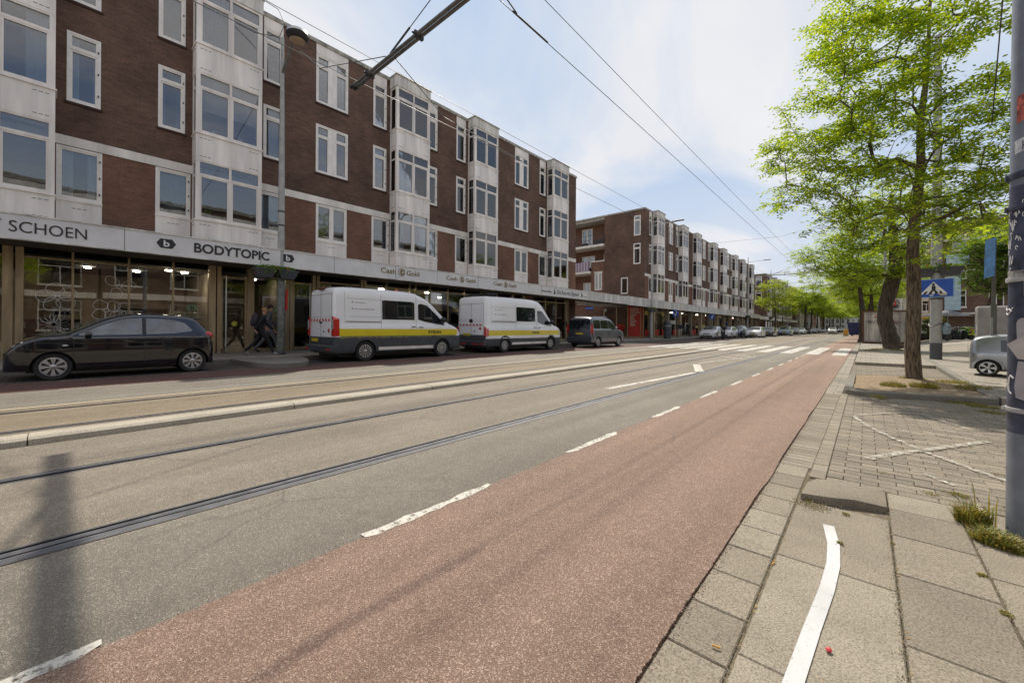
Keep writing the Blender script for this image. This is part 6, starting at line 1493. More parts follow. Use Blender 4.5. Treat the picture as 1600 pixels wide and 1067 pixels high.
# ================================================================== BICYCLES
def bike_meshes(fcol, moped=False):
    f = MB(); r = .34; A = (0,-.52,r); Bx = (0,.52,r); bb = (0,-.08,.30); seat = (0,-.22,.86); hd = (0,.36,.90); hl = (0,.42,.74)
    for p, q, w in ((bb,seat,.016),(bb,hl,.018),(seat,hd,.015) if not moped else (bb,hd,.02),(A,bb,.011),(A,(0,-.20,.74),.010),(hl,Bx,.014),(hd,hl,.018)): f.tube([p,q], w, 7)
    f.tube([(-.0,-.52,.34),(0,-.68,.70),(0,-.2,.74)], .009, 5)
    fr = f.mesh('frame', fcol)
    w = MB(); n = 24
    w.lathe([(r-.02,-.014),(r,-.012),(r+.006,0),(r,.012),(r-.02,.014)], (0,0,0), 'x', n, 0)
    ty = w.mesh('tyre', M['tyre'], 60)
    w = MB(); w.lathe([(r-.035,-.01),(r-.02,-.012),(r-.02,.012),(r-.035,.01)], (0,0,0), 'x', n, 0); w.lathe([(.0,-.04),(.022,-.04),(.022,.04),(0,.04)], (0,0,0), 'x', 8, 0)
    for k in range(14): a = 2*math.pi*k/14; w.tube([(0,0,0),(0,(r-.03)*math.cos(a),(r-.03)*math.sin(a))], .0025, 3)
    rm = w.mesh('rim', M['rim'])
    h = MB(); h.tube([(-.27,.22,1.02),(-.2,.33,1.04),(0,.36,1.03),(.2,.33,1.04),(.27,.22,1.02)], .012, 6); h.tube([(0,.36,.9),(0,.36,1.03)], .012, 6); ha = h.mesh('handlebar', M['dkmetal'])
    s = blob((0,-.25,.92), (.085,.14,.04)); s.tube([(0,-.22,.85),(0,-.24,.92)], .013, 6); sd = s.mesh('saddle', M['black'], 60)
    m = MB(); m.tube([(0,-.52+.38*math.cos(a),r+.38*math.sin(a)) for a in [R(20+16*i) for i in range(9)]], .022, 5); m.tube([(0,.52+.38*math.cos(a),r+.38*math.sin(a)) for a in [R(30+14*i) for i in range(9)]], .022, 5); mg = m.mesh('mudguard', fcol)
    return fr, ty, rm, ha, sd, mg
def bicycle(label, loc, rz, meshes, group=None, name='bicycle', cat='bicycle', tilt=0.08):
    fr, ty, rm, ha, sd, mg = meshes; t = thing(name, label, cat, loc, rz, group); t.rotation_euler = (0, tilt, rz)
    place('frame', fr, t); place('handlebar', ha, t); place('saddle', sd, t); place('mudguard', mg, t)
    for y in (-.52, .52): o = place('wheel', ty, t, (0,y,.34)); place('rim', rm, o)
    return t
BC = {'black':bike_meshes(M['black']),'green':bike_meshes(simple('lime frame', (0.2,0.5,0.05), .4)),'blue':bike_meshes(simple('blue frame', (0.05,0.2,0.35), .4)),'red':bike_meshes(simple('red frame', (0.5,0.05,0.04), .4)),'silver':bike_meshes(M['rim'])}
BG = 'bicycles parked in a row on the square'
r_ = random.Random(17)
seq = ['black','black','silver','black','silver','black','green','green','blue','black','red','silver','red','red','black','silver']
seen = {}
words = ['first black bicycle at the left end of the row, beside the lamp pole','second black bicycle of the row','silver bicycle between black ones at the left of the row','black bicycle right of the leftmost silver one','second silver bicycle of the row','black bicycle just left of the lime green ones','lime green bicycle, left of the pair','lime green bicycle, right of the pair','bicycle with a blue frame in the row','black bicycle right of the blue one','red bicycle left of the silver microcar','silver bicycle behind the silver microcar','red bicycle partly hidden by the microcar','red bicycle near the grey sign post','black bicycle behind the grey sign post','silver bicycle at the right end of the row']
for i, c in enumerate(seq):
    x = 4.55+i*.175; y = 46.6-i*.33
    bicycle(words[i], (x, y, hz(x, y)), R(30+r_.uniform(-25,25)), BC[c], BG, tilt=r_.uniform(-.12,.12))
for i, (x, y) in enumerate(((3.4,52.0),(3.75,51.6),(4.05,52.1))):
    bicycle(['dark bicycle under the yellow awning, left','dark bicycle under the yellow awning, middle','dark bicycle under the yellow awning, right'][i], (x, y, hz(x, y)), R(70+20*i), BC['black'], BG)
# motor scooter with rider in front of the parked cars
def scooter(label, loc, rz, group=None):
    t = thing('motor_scooter', label, 'scooter', loc, rz, group)
    b = MB(); s = blob((0,-.42,.62), (.17,.40,.17)); b.raw(s.v, s.f); b.cbox(-.15,.15,-.25,.30,.28,.34,.02); b.prism([(.30,.30),(.42,.34),(.52,.95),(.44,1.0),(.36,.8)], -.19, .19, 'x'); s = blob((0,.55,.52), (.08,.26,.08)); b.raw(s.v, s.f); b.build('body', M['black'], t, smooth=40)
    s = blob((0,-.38,.80), (.15,.36,.06)); s.build('seat', M['van_grey'], t, smooth=60)
    b = MB(); b.tube([(-.32,.30,1.06),(-.15,.42,1.07),(.15,.42,1.07),(.32,.30,1.06)], .018, 6); b.tube([(0,.44,1.05),(0,.62,.3)], .03, 6); b.build('handlebar', M['dkmetal'], t)
    blob((0,.52,.92), (.09,.06,.08)).build('headlight', M['lamp'], t, smooth=60)
    tm, rm = wheel_mesh(.24, .12, 'five')
    for y in (-.62, .66): o = place('wheel', tm, t, (0,y,.24)); place('rim', rm, o)
    return t
scooter('dark motor scooter ridden toward the viewer in front of the white saloon', (-12.0, 49.4, 0), R(188))
person('rider in black on the motor scooter', (-12.0, 49.55, .06), R(188), (M['skin'], c_black, c_black, c_black), 1.78, seated=True, lean=.12)
scooter('second motor scooter, small between the far queued cars', (-9.2, 108, 0), R(185)); person('rider in black on the distant second scooter', (-9.2, 108.1, .06), R(185), (M['skin'], c_black, c_black, c_black), 1.78, seated=True, lean=.12)

# ================================================================== STREET FURNITURE
def post(b, x, y, z0, z1, r0, r1, n=20, mi=0): b.tube([(x,y,z0),(x,y,z1)], [r0,r1], n, mi)
# near catenary pole
nx_, ny_ = ray(1623, 851)
PR = .118/.106
def near_pole():
    t = thing('catenary_pole', 'big grey blue steel pole in the right foreground with stickers, scribbles and steel straps', 'pole', (nx_, ny_, 0))
    b = MB(); b.tube([(0,0,-.05),(0,0,.62)], [.119,.118], 40); b.build('pole_base', M['pole_paint'], t, smooth=40)
    b = MB(); b.tube([(0,0,.62),(0,0,2.02)], [.118,.113], 40); sl = b.build('wrapped_section', M['pole_dark'], t, smooth=40)
    b = MB(); b.tube([(0,0,2.02),(0,0,5.0),(0,0,8.6)], [.113,.098,.08], 40); b.build('pole_shaft', M['pole_paint'], t, smooth=40)
    def band(z, h, r, mat, lug=True):
        r *= PR; b = MB(); b.lathe([(r-.01,0),(r+.008,.002),(r+.010,h/2),(r+.008,h-.002),(r-.01,h)], (0,0,z), 'z', 40)
        if lug: b.cbox(-r-.018,-r-.0,-.008,.008,z+.004,z+h-.002,.002); b.tube([(-r-.012,-.02,z+h/2),(-r-.012,.02,z+h/2)], .004, 8)
        return b.build('strap', mat, t, smooth=40)
    band(.735,.028,.106,M['pole_grey']); band(1.475,.03,.104,M['pole_grey'], False); band(1.88,.035,.102,M['pole_dark']); band(2.06,.04,.101,M['pole_dark'])
    # wrapped labels bend round the pole: helper maps (angle, z)
    d0 = math.atan2(-ny_, -nx_)                              # direction towards the viewer
    def wrap(name, a0, a1, z0, z1, mat, rr=.1045, skew=0, n=10):
        b = MB()
        for i in range(n):
            q = []
            for k, z in ((i,0),(i+1,0),(i+1,1),(i,1)):
                a = d0+R(a0+(a1-a0)*k/n); a -= R(55); q.append((PR*rr*math.cos(a), PR*rr*math.sin(a), (z1 if z else z0)+skew*k/n))
            b.face(q)
        return b.build(name, mat, t)
    wrap('sticker', 5, 60, 2.37, 2.52, simple('faded red sticker', (0.42,0.10,0.07), .6, var=.5, scale=40), .1005, .03)
    w = wrap('sticker', 0, 62, 2.20, 2.275, simple('scuffed white sticker', (0.55,0.55,0.56), .6, var=.2, scale=30), .1008, .02)
    def scribble(strokes, rr, mat, r=.0022, name='scribble', par=t):
        b = MB()
        for st in strokes: b.tube([(PR*rr*math.cos(d0+R(a-42)), PR*rr*math.sin(d0+R(a-42)), z) for a, z in st], r, 5)
        return b.build(name, mat, par)
    rr = .1035
    # black tag lettering on the white sticker : R A S
    scribble([[(8,2.215),(8,2.262),(16,2.262),(18,2.245),(9,2.238),(19,2.212)],[(20,2.212),(26,2.268),(31,2.215)],[(22,2.235),(30,2.237)],[(42,2.268),(34,2.262),(34,2.246),(42,2.24),(41,2.222),(32,2.217)]], .1018, M['ink'], .0018, 'scribble')
    rs = random.Random(12); S = []
    for (a, z) in ((-35,1.88),(-25,1.80),(-38,1.70),(-12,1.86),(-8,1.72),(8,1.9),(20,1.82),(-30,1.60),(30,1.70)):
        S.append([(a,z)]+[(a+k*2+rs.uniform(-1.5,1.5), z+rs.uniform(-.035,.035)) for k in range(1,9)]); S.append([(a+4+3*math.cos(q),z-.05+.012*math.sin(q)) for q in (0,1,2,3,4,5)])
    scribble(S, .1035, M['white'], .0016)
    scribble([[(-8,.93),(-16,.945),(-22,.925),(-25,.89),(-22,.855),(-14,.84)]], .107, M['white'], .004)
    scribble([[(-45,1.33),(-35,1.315),(-25,1.325),(-15,1.31)],[(-48,1.30),(-30,1.29),(-12,1.33)]], .1065, M['white'], .003)
    wrap('sticker', -30, 75, 1.505, 1.54, simple('torn tape', (0.26,0.25,0.23), .8, var=.5, scale=40), .1045)
    return t
NP = near_pole()
# cardboard placards strapped to the near pole
def placards():
    vd = Vector((-nx_, -ny_, 0)).normalized(); sd = Vector((-vd.y, vd.x, 0))      # sd points to the viewer's right? checked below
    if sd.x < 0: sd = -sd
    base = Vector((nx_, ny_, 0))+vd*.128
    M['card'] = simple('weathered pale board', (0.40,0.35,0.33), .8, var=.14, scale=9, bump=.1, bscale=30); M['card2'] = simple('grey board', (0.33,0.30,0.31), .8, var=.12, scale=8)
    def board(name, lab, pts, off, mat, th=.006):
        b = MB(); f = [base+vd*off+sd*p[0]+Vector((0,0,p[1])) for p in pts]; k = [q-vd*th for q in f]; n = len(f)
        b.raw(f+k, [tuple(range(n)), tuple(range(2*n-1,n-1,-1))]+[(i,(i+1)%n,n+(i+1)%n,n+i) for i in range(n)])
        return tag(b.build(name, mat), lab, 'board', 'boards strapped to the near pole')
    def uv(px, py, off=.02):                                 # photo measurement -> board coordinates
        D = (nx_*-math.sin(YAW)+ny_*math.cos(YAW))-.10; return ((px-1623)/625*D/1.66, CAM_H-(py-516.5)/625*D)
    board('board', 'upper pale board with a rounded corner strapped to the near pole', [uv(*p) for p in ((1586,545),(1584,505),(1586,499),(1592,496),(1680,494),(1680,560),(1586,560))], .012, M['card2'])
    board('arrow_board', 'pale arrow shaped board pointing left on the near pole', [uv(*p) for p in ((1568,539),(1600,522),(1680,480),(1680,570),(1587,562))], .022, M['card'])
    board('board', 'lower pale board hanging under the arrow shaped board', [uv(*p) for p in ((1587,566),(1680,572),(1680,650),(1584,625),(1581,608))], .012, M['card2'])
    board('board', 'small pale board higher up at the picture edge on the near pole', [uv(*p) for p in ((1596,436),(1680,430),(1680,462),(1596,460))], .012, M['card2'])
    board('board', 'thin pale note between the upper scribbles and the small board', [uv(*p) for p in ((1598,412),(1680,408),(1680,426),(1598,427))], .012, M['card'])
placards()
# twin tube bracket reaching over the tracks
def boom(name, label, x0, x1, y, z, r=.031, poles=True, stays=True, top=8.5, dz=0):
    t = thing(name, label, 'bracket arm', (x0, y, z))
    b = MB()
    for s in (-1, 1): b.tube([(0, s*.040, 0),(x1-x0, s*.040, 0)], r, 12)
    b.build('tube', M['galv_dk'], t, smooth=40)
    b = MB(); n = int(abs(x1-x0)/1.6)
    for k in range(1, n+1):
        x = (x1-x0)*k/(n+.35); b.box(x-.03, x+.03, -.09, .09, -.05, .05); b.tube([(x,-.09,0),(x,-.13,0)], .02, 6)
    b.build('clamp', M['dkmetal'], t)
    b = MB()
    for s in (-1,1): b.tube([(x1-x0,s*.040,0),(x1-x0+.12*(1 if x1 > x0 else -1),s*.040,0)], .038, 10)
    b.build('end_cap', M['black'], t)
    if stays:
        b = MB(); 
        for fx in (.86, .62): b.tube([((x1-x0)*fx,0,.06),(0,0,top-z)], .008, 5); p = Vector(((x1-x0)*fx,0,.06)); q = Vector((0,0,top-z)); d = (q-p).normalized(); b.tube([p+d*.1,p+d*.75], .02, 6)
        b.build('stay_wire', M['dkmetal'], t)
    return t
boom('overhead_boom', 'thick double tube bracket arm reaching down from the top of the picture', nx_, -8.06, 4.1, 6.24)
b = MB(); b.tube([(nx_,ny_,6.24),(nx_,4.1,6.24)], .05, 10); b.tube([(nx_,ny_,8.3),(nx_,4.1,8.5)], .03, 8); tag(b.build('bracket_link', M['galv_dk']), 'short steel link between the near pole top and its bracket arm', 'bracket')
boom('overhead_boom', 'thin looking far bracket arm crossing the sky above the queue of cars', 1.0, -7.3, 41.0, 5.85, top=8.5)
b = MB(); post(b, 1.05, 41.0, 0, 8.8, .14, .09); tag(b.build('catenary_pole', M['pole_grey'], smooth=40), 'catenary pole hidden among the right hand street trees', 'pole')
# wires
def wire(label, pts, r=.007, group='tram wires', name='overhead_wire', n=5):
    b = MB(); b.tube(pts, r, n); return tag(b.build(name, M['dkmetal']), label, 'wire', group)
def sag(x, z, y0, y1, s, n=30): return [(x, y0+(y1-y0)*i/n, z-s*4*(i/n)*(1-i/n)) for i in range(n+1)]
wire('contact wire over the nearer track, left of the pair right of the bracket arm', [(-4.1,-25,6.05),(-4.1,250,6.05)], .0065)
wire('messenger wire over the nearer track, right of the pair in the open sky', sag(-4.1, 6.85, -18, 41, .12)+sag(-4.1, 6.85, 41, 85, .1)[1:]+[(-4.1,200,6.9)], .006)
wire('contact wire over the far track, lower of the two crossing the near block', [(-7.8,-25,6.2),(-7.8,250,6.1)], .0065)
wire('messenger wire over the far track, upper of the two passing the bracket arm', sag(-7.8, 6.9, -18, 41, .1)+[(-7.8,200,6.9)], .006)
for i, y in enumerate((30, 50, 62, 75)):
    wire('span wire carrying the contact wires far down the street, number %s from the viewer' % ('one','two','three','four')[i], [(-15.5,y,8.0+.0*i),(-7.8,y,7.1),(-4.1,y,7.0),(1.0,y,8.0)], .006, 'span wires')
wire('stay wire from the near lamp head to the bracket arm', [(-14.1,5.25,10.3),(-11,4.6,8.1),(-6.9,4.1,6.35)], .009, 'span wires')
wire('stay wire running from the bracket arm across the block to the right', [(-6.6,4.1,6.2),(-7.5,6.0,6.15),(-7.8,9.2,6.2)], .009, 'span wires')
wire('hanging looped cable at the corner of the second bay', [(-15.9,4.75,12.6),(-15.4,5.0,12.2),(-15.1,5.1,11.6),(-15.3,5.0,11.2),(-15.8,4.4,11.25),(-16.0,3.9,11.4)], .012, 'facade cables')
b = MB(); b.tube([(-16.5,4.83,12.6),(-16.5,4.83,7.2)], .022, 6); tag(b.build('drain_pipe', M['black']), 'dark rainwater pipe beside the second bay of the near block', 'pipe')
b = MB(); b.tube([(-4.1,4.6,6.06),(-4.1,5.5,6.06)], .016, 6); b.tube([(-4.1,3.95,6.45),(-4.1,4.35,6.2),(-4.1,4.7,6.08)], .011, 6)
if 1: tag(b.build('wire_clamp', M['dkmetal']), 'small clamp joining the two wires in the sky', 'clamp')
wire('dark wire hanging from the top right through the near tree crown', [(ray(1560,900)[0]*0+.9,4.6,8.2),(1.25,7.5,5.9),(1.45,9.6,4.4)], .008, 'span wires')
# flower basket
def basket(label, x, y, z, r, seed, group='flower baskets on the lamp posts', s=1.0):
    t = thing('flower_basket', label, 'flower basket', (x, y, z), 0, group); rr = random.Random(seed)
    b = MB()
    for dy in (-.36, .36):
        p = []; 
        b.raw([(-.30*s,dy*s-.33*s,.30*s),(.30*s,dy*s-.33*s,.30*s),(.30*s,dy*s+.33*s,.30*s),(-.30*s,dy*s+.33*s,.30*s),(-.2*s,dy*s-.22*s,0),(.2*s,dy*s-.22*s,0),(.2*s,dy*s+.22*s,0),(-.2*s,dy*s+.22*s,0)], [(4,5,1,0),(5,6,2,1),(6,7,3,2),(7,4,0,3),(7,6,5,4)])
        b.box(-.31*s,.31*s,dy*s-.34*s,dy*s+.34*s,.27*s,.305*s)
    b.build('planter', M['van_grey'], t)
    b = MB(); fl = MB()
    for i in range(int(900*s)):
        a = rr.random()*6.283; q = math.sqrt(rr.random()); px, py = .36*s*q*math.cos(a), .74*s*q*math.sin(a); pz = .29*s+rr.random()*.17*s*(1.2-q*.6)-(.18*s*rr.random() if q > .9 else 0)
        w = .018+.014*rr.random(); n1 = Vector((rr.uniform(-1,1),rr.uniform(-1,1),rr.uniform(-.3,1))).normalized(); u = n1.orthogonal().normalized(); v = n1.cross(u); c = Vector((px,py,pz))
        (fl if rr.random() < .07 else b).face([c-u*w-v*w*.7, c+u*w-v*w*.7, c+u*w*.6+v*w, c-u*w*.6+v*w])
    b.build('foliage', M['leaf_d'], t); fl.build('flowers', M['flower'], t); return t
def street_lamp(label, x, y, h, kind, group='street lamps', r0=.11, r1=.05, z0=.13, mat='pole_grey', rz=0, armlen=1.2):
    t = thing('street_lamp', label, 'street lamp', (x, y, z0), rz, group)
    b = MB(); b.tube([(0,0,0),(0,0,3.1)], [r0,r0*.95], 18); b.build('lower_pole', M['pole_green'] if kind == 'globe' else M[mat], t, smooth=40)
    b = MB(); b.tube([(0,0,3.1),(0,0,6.6),(0,0,h-z0)], [r0*.9,r0*.75,r1], 16); b.build('upper_pole', M[mat], t, smooth=40)
    b = MB(); b.lathe([(r0*1.3,0),(r0*1.3,.03),(r0*1.05,.10)], (0,0,0), 'z', 16)
    for z in (4.6, 5.1): b.lathe([(r0*.84,0),(r0*.9,.01),(r0*.9,.05),(r0*.84,.06)], (0,0,z), 'z', 16)
    b.build('collar', M['dkmetal'], t)
    if kind == 'globe':
        za = h-z0-1.30; b = MB(); b.tube([(0,0,za),(.5,.04,za+.5),(.85,.06,za+.8)], [.05,.05,.045], 10); a = b.build('arm', M['galv_dk'], t, smooth=40)
        c = (1.15,.08,za+.86); b = MB(); b.lathe([(0,-.20),(.22,-.17),(.33,-.06),(.36,0),(.33,.03)], c, 'z', 20); ld = b.build('lantern', M['black'], t, smooth=40)
        b = MB(); b.lathe([(.35,.03),(.33,.12),(.22,.20),(0,.25)], c, 'z', 20); b.build('lantern_lid', M['steel'], ld, smooth=50)
        b = MB(); b.lathe([(.0,-.215),(.18,-.205),(.25,-.16)], (c[0]+.0,c[1],c[2]-.005), 'z', 16); b.build('lens', simple('amber lens', (0.45,0.33,0.22), .2), ld, smooth=50)
    else:
        za = h-z0-.7 if kind == 'low' else h-z0-.05; b = MB(); b.tube([(0,0,za-.12),(armlen,0,za)], .03, 8); b.build('arm', M[mat], t); b = MB(); b.cbox(armlen-.1, armlen+.95, -.14, .14, za-.03, za+.07, .03); b.build('lantern', M['galv_dk'], t, smooth=40)
    return t
street_lamp('tall street lamp with a round lantern between the black car and the first van', -15.8, 5.27, 11.55, 'globe', z0=.16, r0=.13)
b = MB(); b.tube([(-15.8,5.45,1.75),(-15.8,5.47,2.5)], .045, 10); tag(b.build('red_tube', M['redtape']), 'short red tube strapped to the near street lamp pole', 'tube')
basket('flower basket hanging on the near lamp post over the pavement', -15.72, 5.05, 2.86, .5, 1)
street_lamp('street lamp with a flat lantern in front of the second block corner', -15.45, 37.7, 11.15, 'flat', armlen=2.0)
basket('flower basket on the second lamp post in front of the arcade', -15.4, 37.7, 2.75, .5, 2)
street_lamp('third street lamp, standing at the far end of the second block', -15.45, 79.5, 13.6, 'low', armlen=2.4); basket('flower basket on the third lamp post', -15.4, 79.5, 3.1, .5, 3)
street_lamp('fourth street lamp, in front of the third block gable', -15.45, 102, 13.9, 'low', armlen=2.4); basket('flower basket on the fourth lamp post', -15.4, 102, 3.3, .5, 4)
street_lamp('fifth street lamp beyond the gable, among the street trees', -15.45, 126, 13.9, 'low', armlen=2.4)
# pole with crossing sign at the right
def sign_pole():
    x, y = 1.98, 21.9
    t = thing('street_lamp', 'thick pale grey pole carrying the crossing sign, rising behind the near tree', 'lamp pole', (x, y, .1), 0)
    b = MB(); b.tube([(0,0,-.02),(0,0,.62)], [.172,.170], 24); b.build('pole_foot', simple('dark grey foot', (0.08,0.085,0.09), .6), t, smooth=40)
    b = MB(); b.tube([(0,0,.62),(0,0,5.4),(0,0,12.2)], [.168,.142,.10], 24); b.build('pole_shaft', M['pole_grey'], t, smooth=40)
    b = MB()
    for z in (3.25,2.25,4.75,5.0): b.lathe([(.14,0),(.175,.01),(.175,.05),(.14,.06)], (0,0,z), 'z', 24)
    b.build('strap', M['dkmetal'], t, smooth=40)
    b = MB(); b.tube([(0,0,11.3),(-1.5,-.2,11.75)], .05, 10); b.build('arm', M['pole_grey'], t); b = MB(); b.cbox(-2.4,-1.4,-.42,-.02,11.7,11.85,.03); b.build('lantern', M['galv_dk'], t)
    # sign
    vd = Vector((-x, -y, 0)).normalized(); sd = Vector((vd.y*-1, vd.x, 0)); sd = sd if sd.x > 0 else -sd; sd = (sd+vd*.25).normalized(); nd = Vector((sd.y, -sd.x, 0)); nd = nd if nd.y < 0 else -nd
    s = thing('crossing_sign', 'square blue zebra crossing sign with a walking figure on the thick grey pole', 'traffic sign', (x, y, 0)); O = nd*.20+sd*(-.02)
    def P(u, z, o=0): return O+sd*u+nd*o+Vector((0,0,z))
    def poly(pts, o, mat, name, par, th=.004):
        b = MB(); f = [P(u,z,o) for u, z in pts]; k = [P(u,z,o-th) for u, z in pts]; n = len(f); b.raw(f+k, [tuple(range(n)),tuple(range(2*n-1,n-1,-1))]+[(i,(i+1)%n,n+(i+1)%n,n+i) for i in range(n)]); return b.build(name, mat, par)
    z0, z1, w = 2.42, 3.11, .53
    poly([(-w,z0),(w,z0),(w,z1),(-w,z1)], .0, simple('pale blue rim', (0.25,0.4,0.6), .4), 'plate', s, .03); poly([(-w+.025,z0+.025),(w-.025,z0+.025),(w-.025,z1-.025),(-w+.025,z1-.025)], .008, M['bluesign'], 'face', s)
    poly([(-.37,z0+.13),(.37,z0+.13),(0,z1-.10)], .014, M['white'], 'triangle', s)
    for u in (-.24,-.08,.08,.22): poly([(u-.05,z0+.13),(u+.03,z0+.13),(u+.03-u*.25,z0+.24),(u-.02-u*.2,z0+.24)], .020, M['ink'], 'stripe', s)
    poly([(-.02,z0+.24),(.03,z0+.24),(.06,z0+.34),(.04,z0+.44),(-.04,z0+.44),(-.05,z0+.34)], .024, M['ink'], 'figure', s)
    poly([(-.13,z0+.15),(-.06,z0+.15),(.02,z0+.30),(-.03,z0+.32)], .026, M['ink'], 'figure', s); poly([(.14,z0+.15),(.08,z0+.15),(-.02,z0+.28),(.03,z0+.32)], .028, M['ink'], 'figure', s)
    b = MB(); c = P(0, z0+.49, .02); q = blob(tuple(c), (.04,.02,.04)); b.raw(q.v, q.f); b.build('figure', M['ink'], s)
    poly([(.17,z0+.06),(.36,z0+.07),(.34,z0+.14),(.16,z0+.13)], .03, simple('torn sticker', (0.5,0.45,0.33), .7), 'sticker', s); poly([(-.10,z0+.05),(0,z0+.05),(0,z0+.11),(-.10,z0+.11)], .03, simple('pale sticker', (0.45,0.55,0.7), .7), 'sticker', s)
    basket('flower basket with red flowers above the zebra crossing sign', x+.02, y, 3.22, .5, 9, s=1.0).rotation_euler = (0,0,R(80))
    q = thing('bag', 'pale blue plastic bag tied to the thick grey pole', 'bag', (x+.26, y-.05, 1.35)); bb = blob((0,0,-.12), (.13,.13,.24), 10); bb.raw([], []); bb.build('bag_body', simple('blue grey plastic', (0.22,0.30,0.36), .4, var=.4, scale=12), q, smooth=60); bb = blob((.03,.0,-.40), (.11,.11,.16), 10); bb.build('bag_bottom', M['black'], q, smooth=60)
    b = MB(); b.tube([(-.2*math.cos(a)-.26,.2*math.sin(a),.05+.06*math.sin(2*a)) for a in [R(30*i) for i in range(13)]], .015, 5); b.build('tie', M['black'], q)
sign_pole()
def thin_sign_post():
    t = thing('sign_post', 'slim grey sign post with a blue sign seen edge on', 'sign post', (2.38, 15.4, .1))
    b = MB(); b.tube([(0,0,0),(0,0,1.75)], .052, 14); b.tube([(0,0,1.75),(0,0,3.42)], .036, 14); b.build('pole', simple('dull dark grey post', (0.12,0.115,0.105), .6, var=.2), t, smooth=40)
    b = MB(); b.cbox(-.15,.15,-.12,.12,-.02,.02,.005); b.build('foot_plate', M['dkmetal'], t)
    b = MB(); b.raw([(-.10,.22,2.42),(-.07,-.22,2.44),(-.05,-.22,3.38),(-.08,.22,3.38),(-.085,.22,2.42),(-.055,-.22,2.44),(-.035,-.22,3.38),(-.065,.22,3.38)], [(0,1,2,3),(7,6,5,4),(0,4,5,1),(1,5,6,2),(2,6,7,3),(3,7,4,0)]); p = b.build('sign_plate', simple('blue back sign', (0.05,0.16,0.36), .4, var=.3, scale=8), t); p.rotation_euler = (0,0,R(10))
    b = MB(); b.box(-.06,.05,-.02,.02,2.6,2.64); b.box(-.06,.05,-.02,.02,3.2,3.24); b.build('bracket', M['dkmetal'], t)
thin_sign_post()
# utility cabinet
t = thing('utility_cabinet', 'grey utility cabinet with a rounded top behind the microcar', 'cabinet', (3.82, 24.6, .22)); b = MB(); b.cbox(-.48,.48,-.25,.25,0,1.95,.06); b.build('body', simple('pale grey cabinet', (0.33,0.31,0.29), .6, var=.15), t); b = MB(); b.box(-.44,-.01,-.262,-.25,.15,1.8); b.box(.01,.44,-.262,-.25,.15,1.8); b.build('door', simple('cabinet door', (0.30,0.28,0.27), .6, var=.15), t); b = MB(); b.cbox(-.06,-.02,-.28,-.262,.9,1.05,.004); b.build('handle', M['dkmetal'], t)
# litter bin by the arcade
t = thing('litter_bin', 'tall dark grey litter bin on the pavement right of the second lamp post', 'litter bin', (-15.25, 41.3, .13)); b = MB(); b.tube([(0,0,0),(0,0,1.25)], [.36,.40], 20); b.build('body', M['van_grey'], t, smooth=40); b = MB(); b.tube([(0,0,1.25),(0,0,1.32)], .42, 20); b.build('rim', M['galv'], t, smooth=40); b = MB(); b.tube([(0,0,1.32),(0,0,1.75)], [.38,.30], 20); b.build('hood', M['van_grey'], t, smooth=40)
for i, (x, y, c) in enumerate(((-15.2,43.5,'bluesign'),(-15.2,57.0,'bluesign'))):
    t = thing('sign_post', ['blue sign on a post in front of the arcade beside the litter bin','second blue sign on a post before the arcade'][i], 'sign post', (x, y, .13), 0, 'blue signs along the arcade'); b = MB(); b.tube([(0,0,0),(0,0,3.0)], .03, 8); b.build('pole', M['galv'], t); b = MB(); b.cbox(-.3,.3,-.05,-.03,2.3,2.95,.005); b.build('sign_plate', M[c], t); b = MB(); b.box(-.08,.08,-.056,-.05,2.4,2.85); b.box(-.08,.16,-.056,-.05,2.65,2.85); b.build('symbol', M['white'], t)
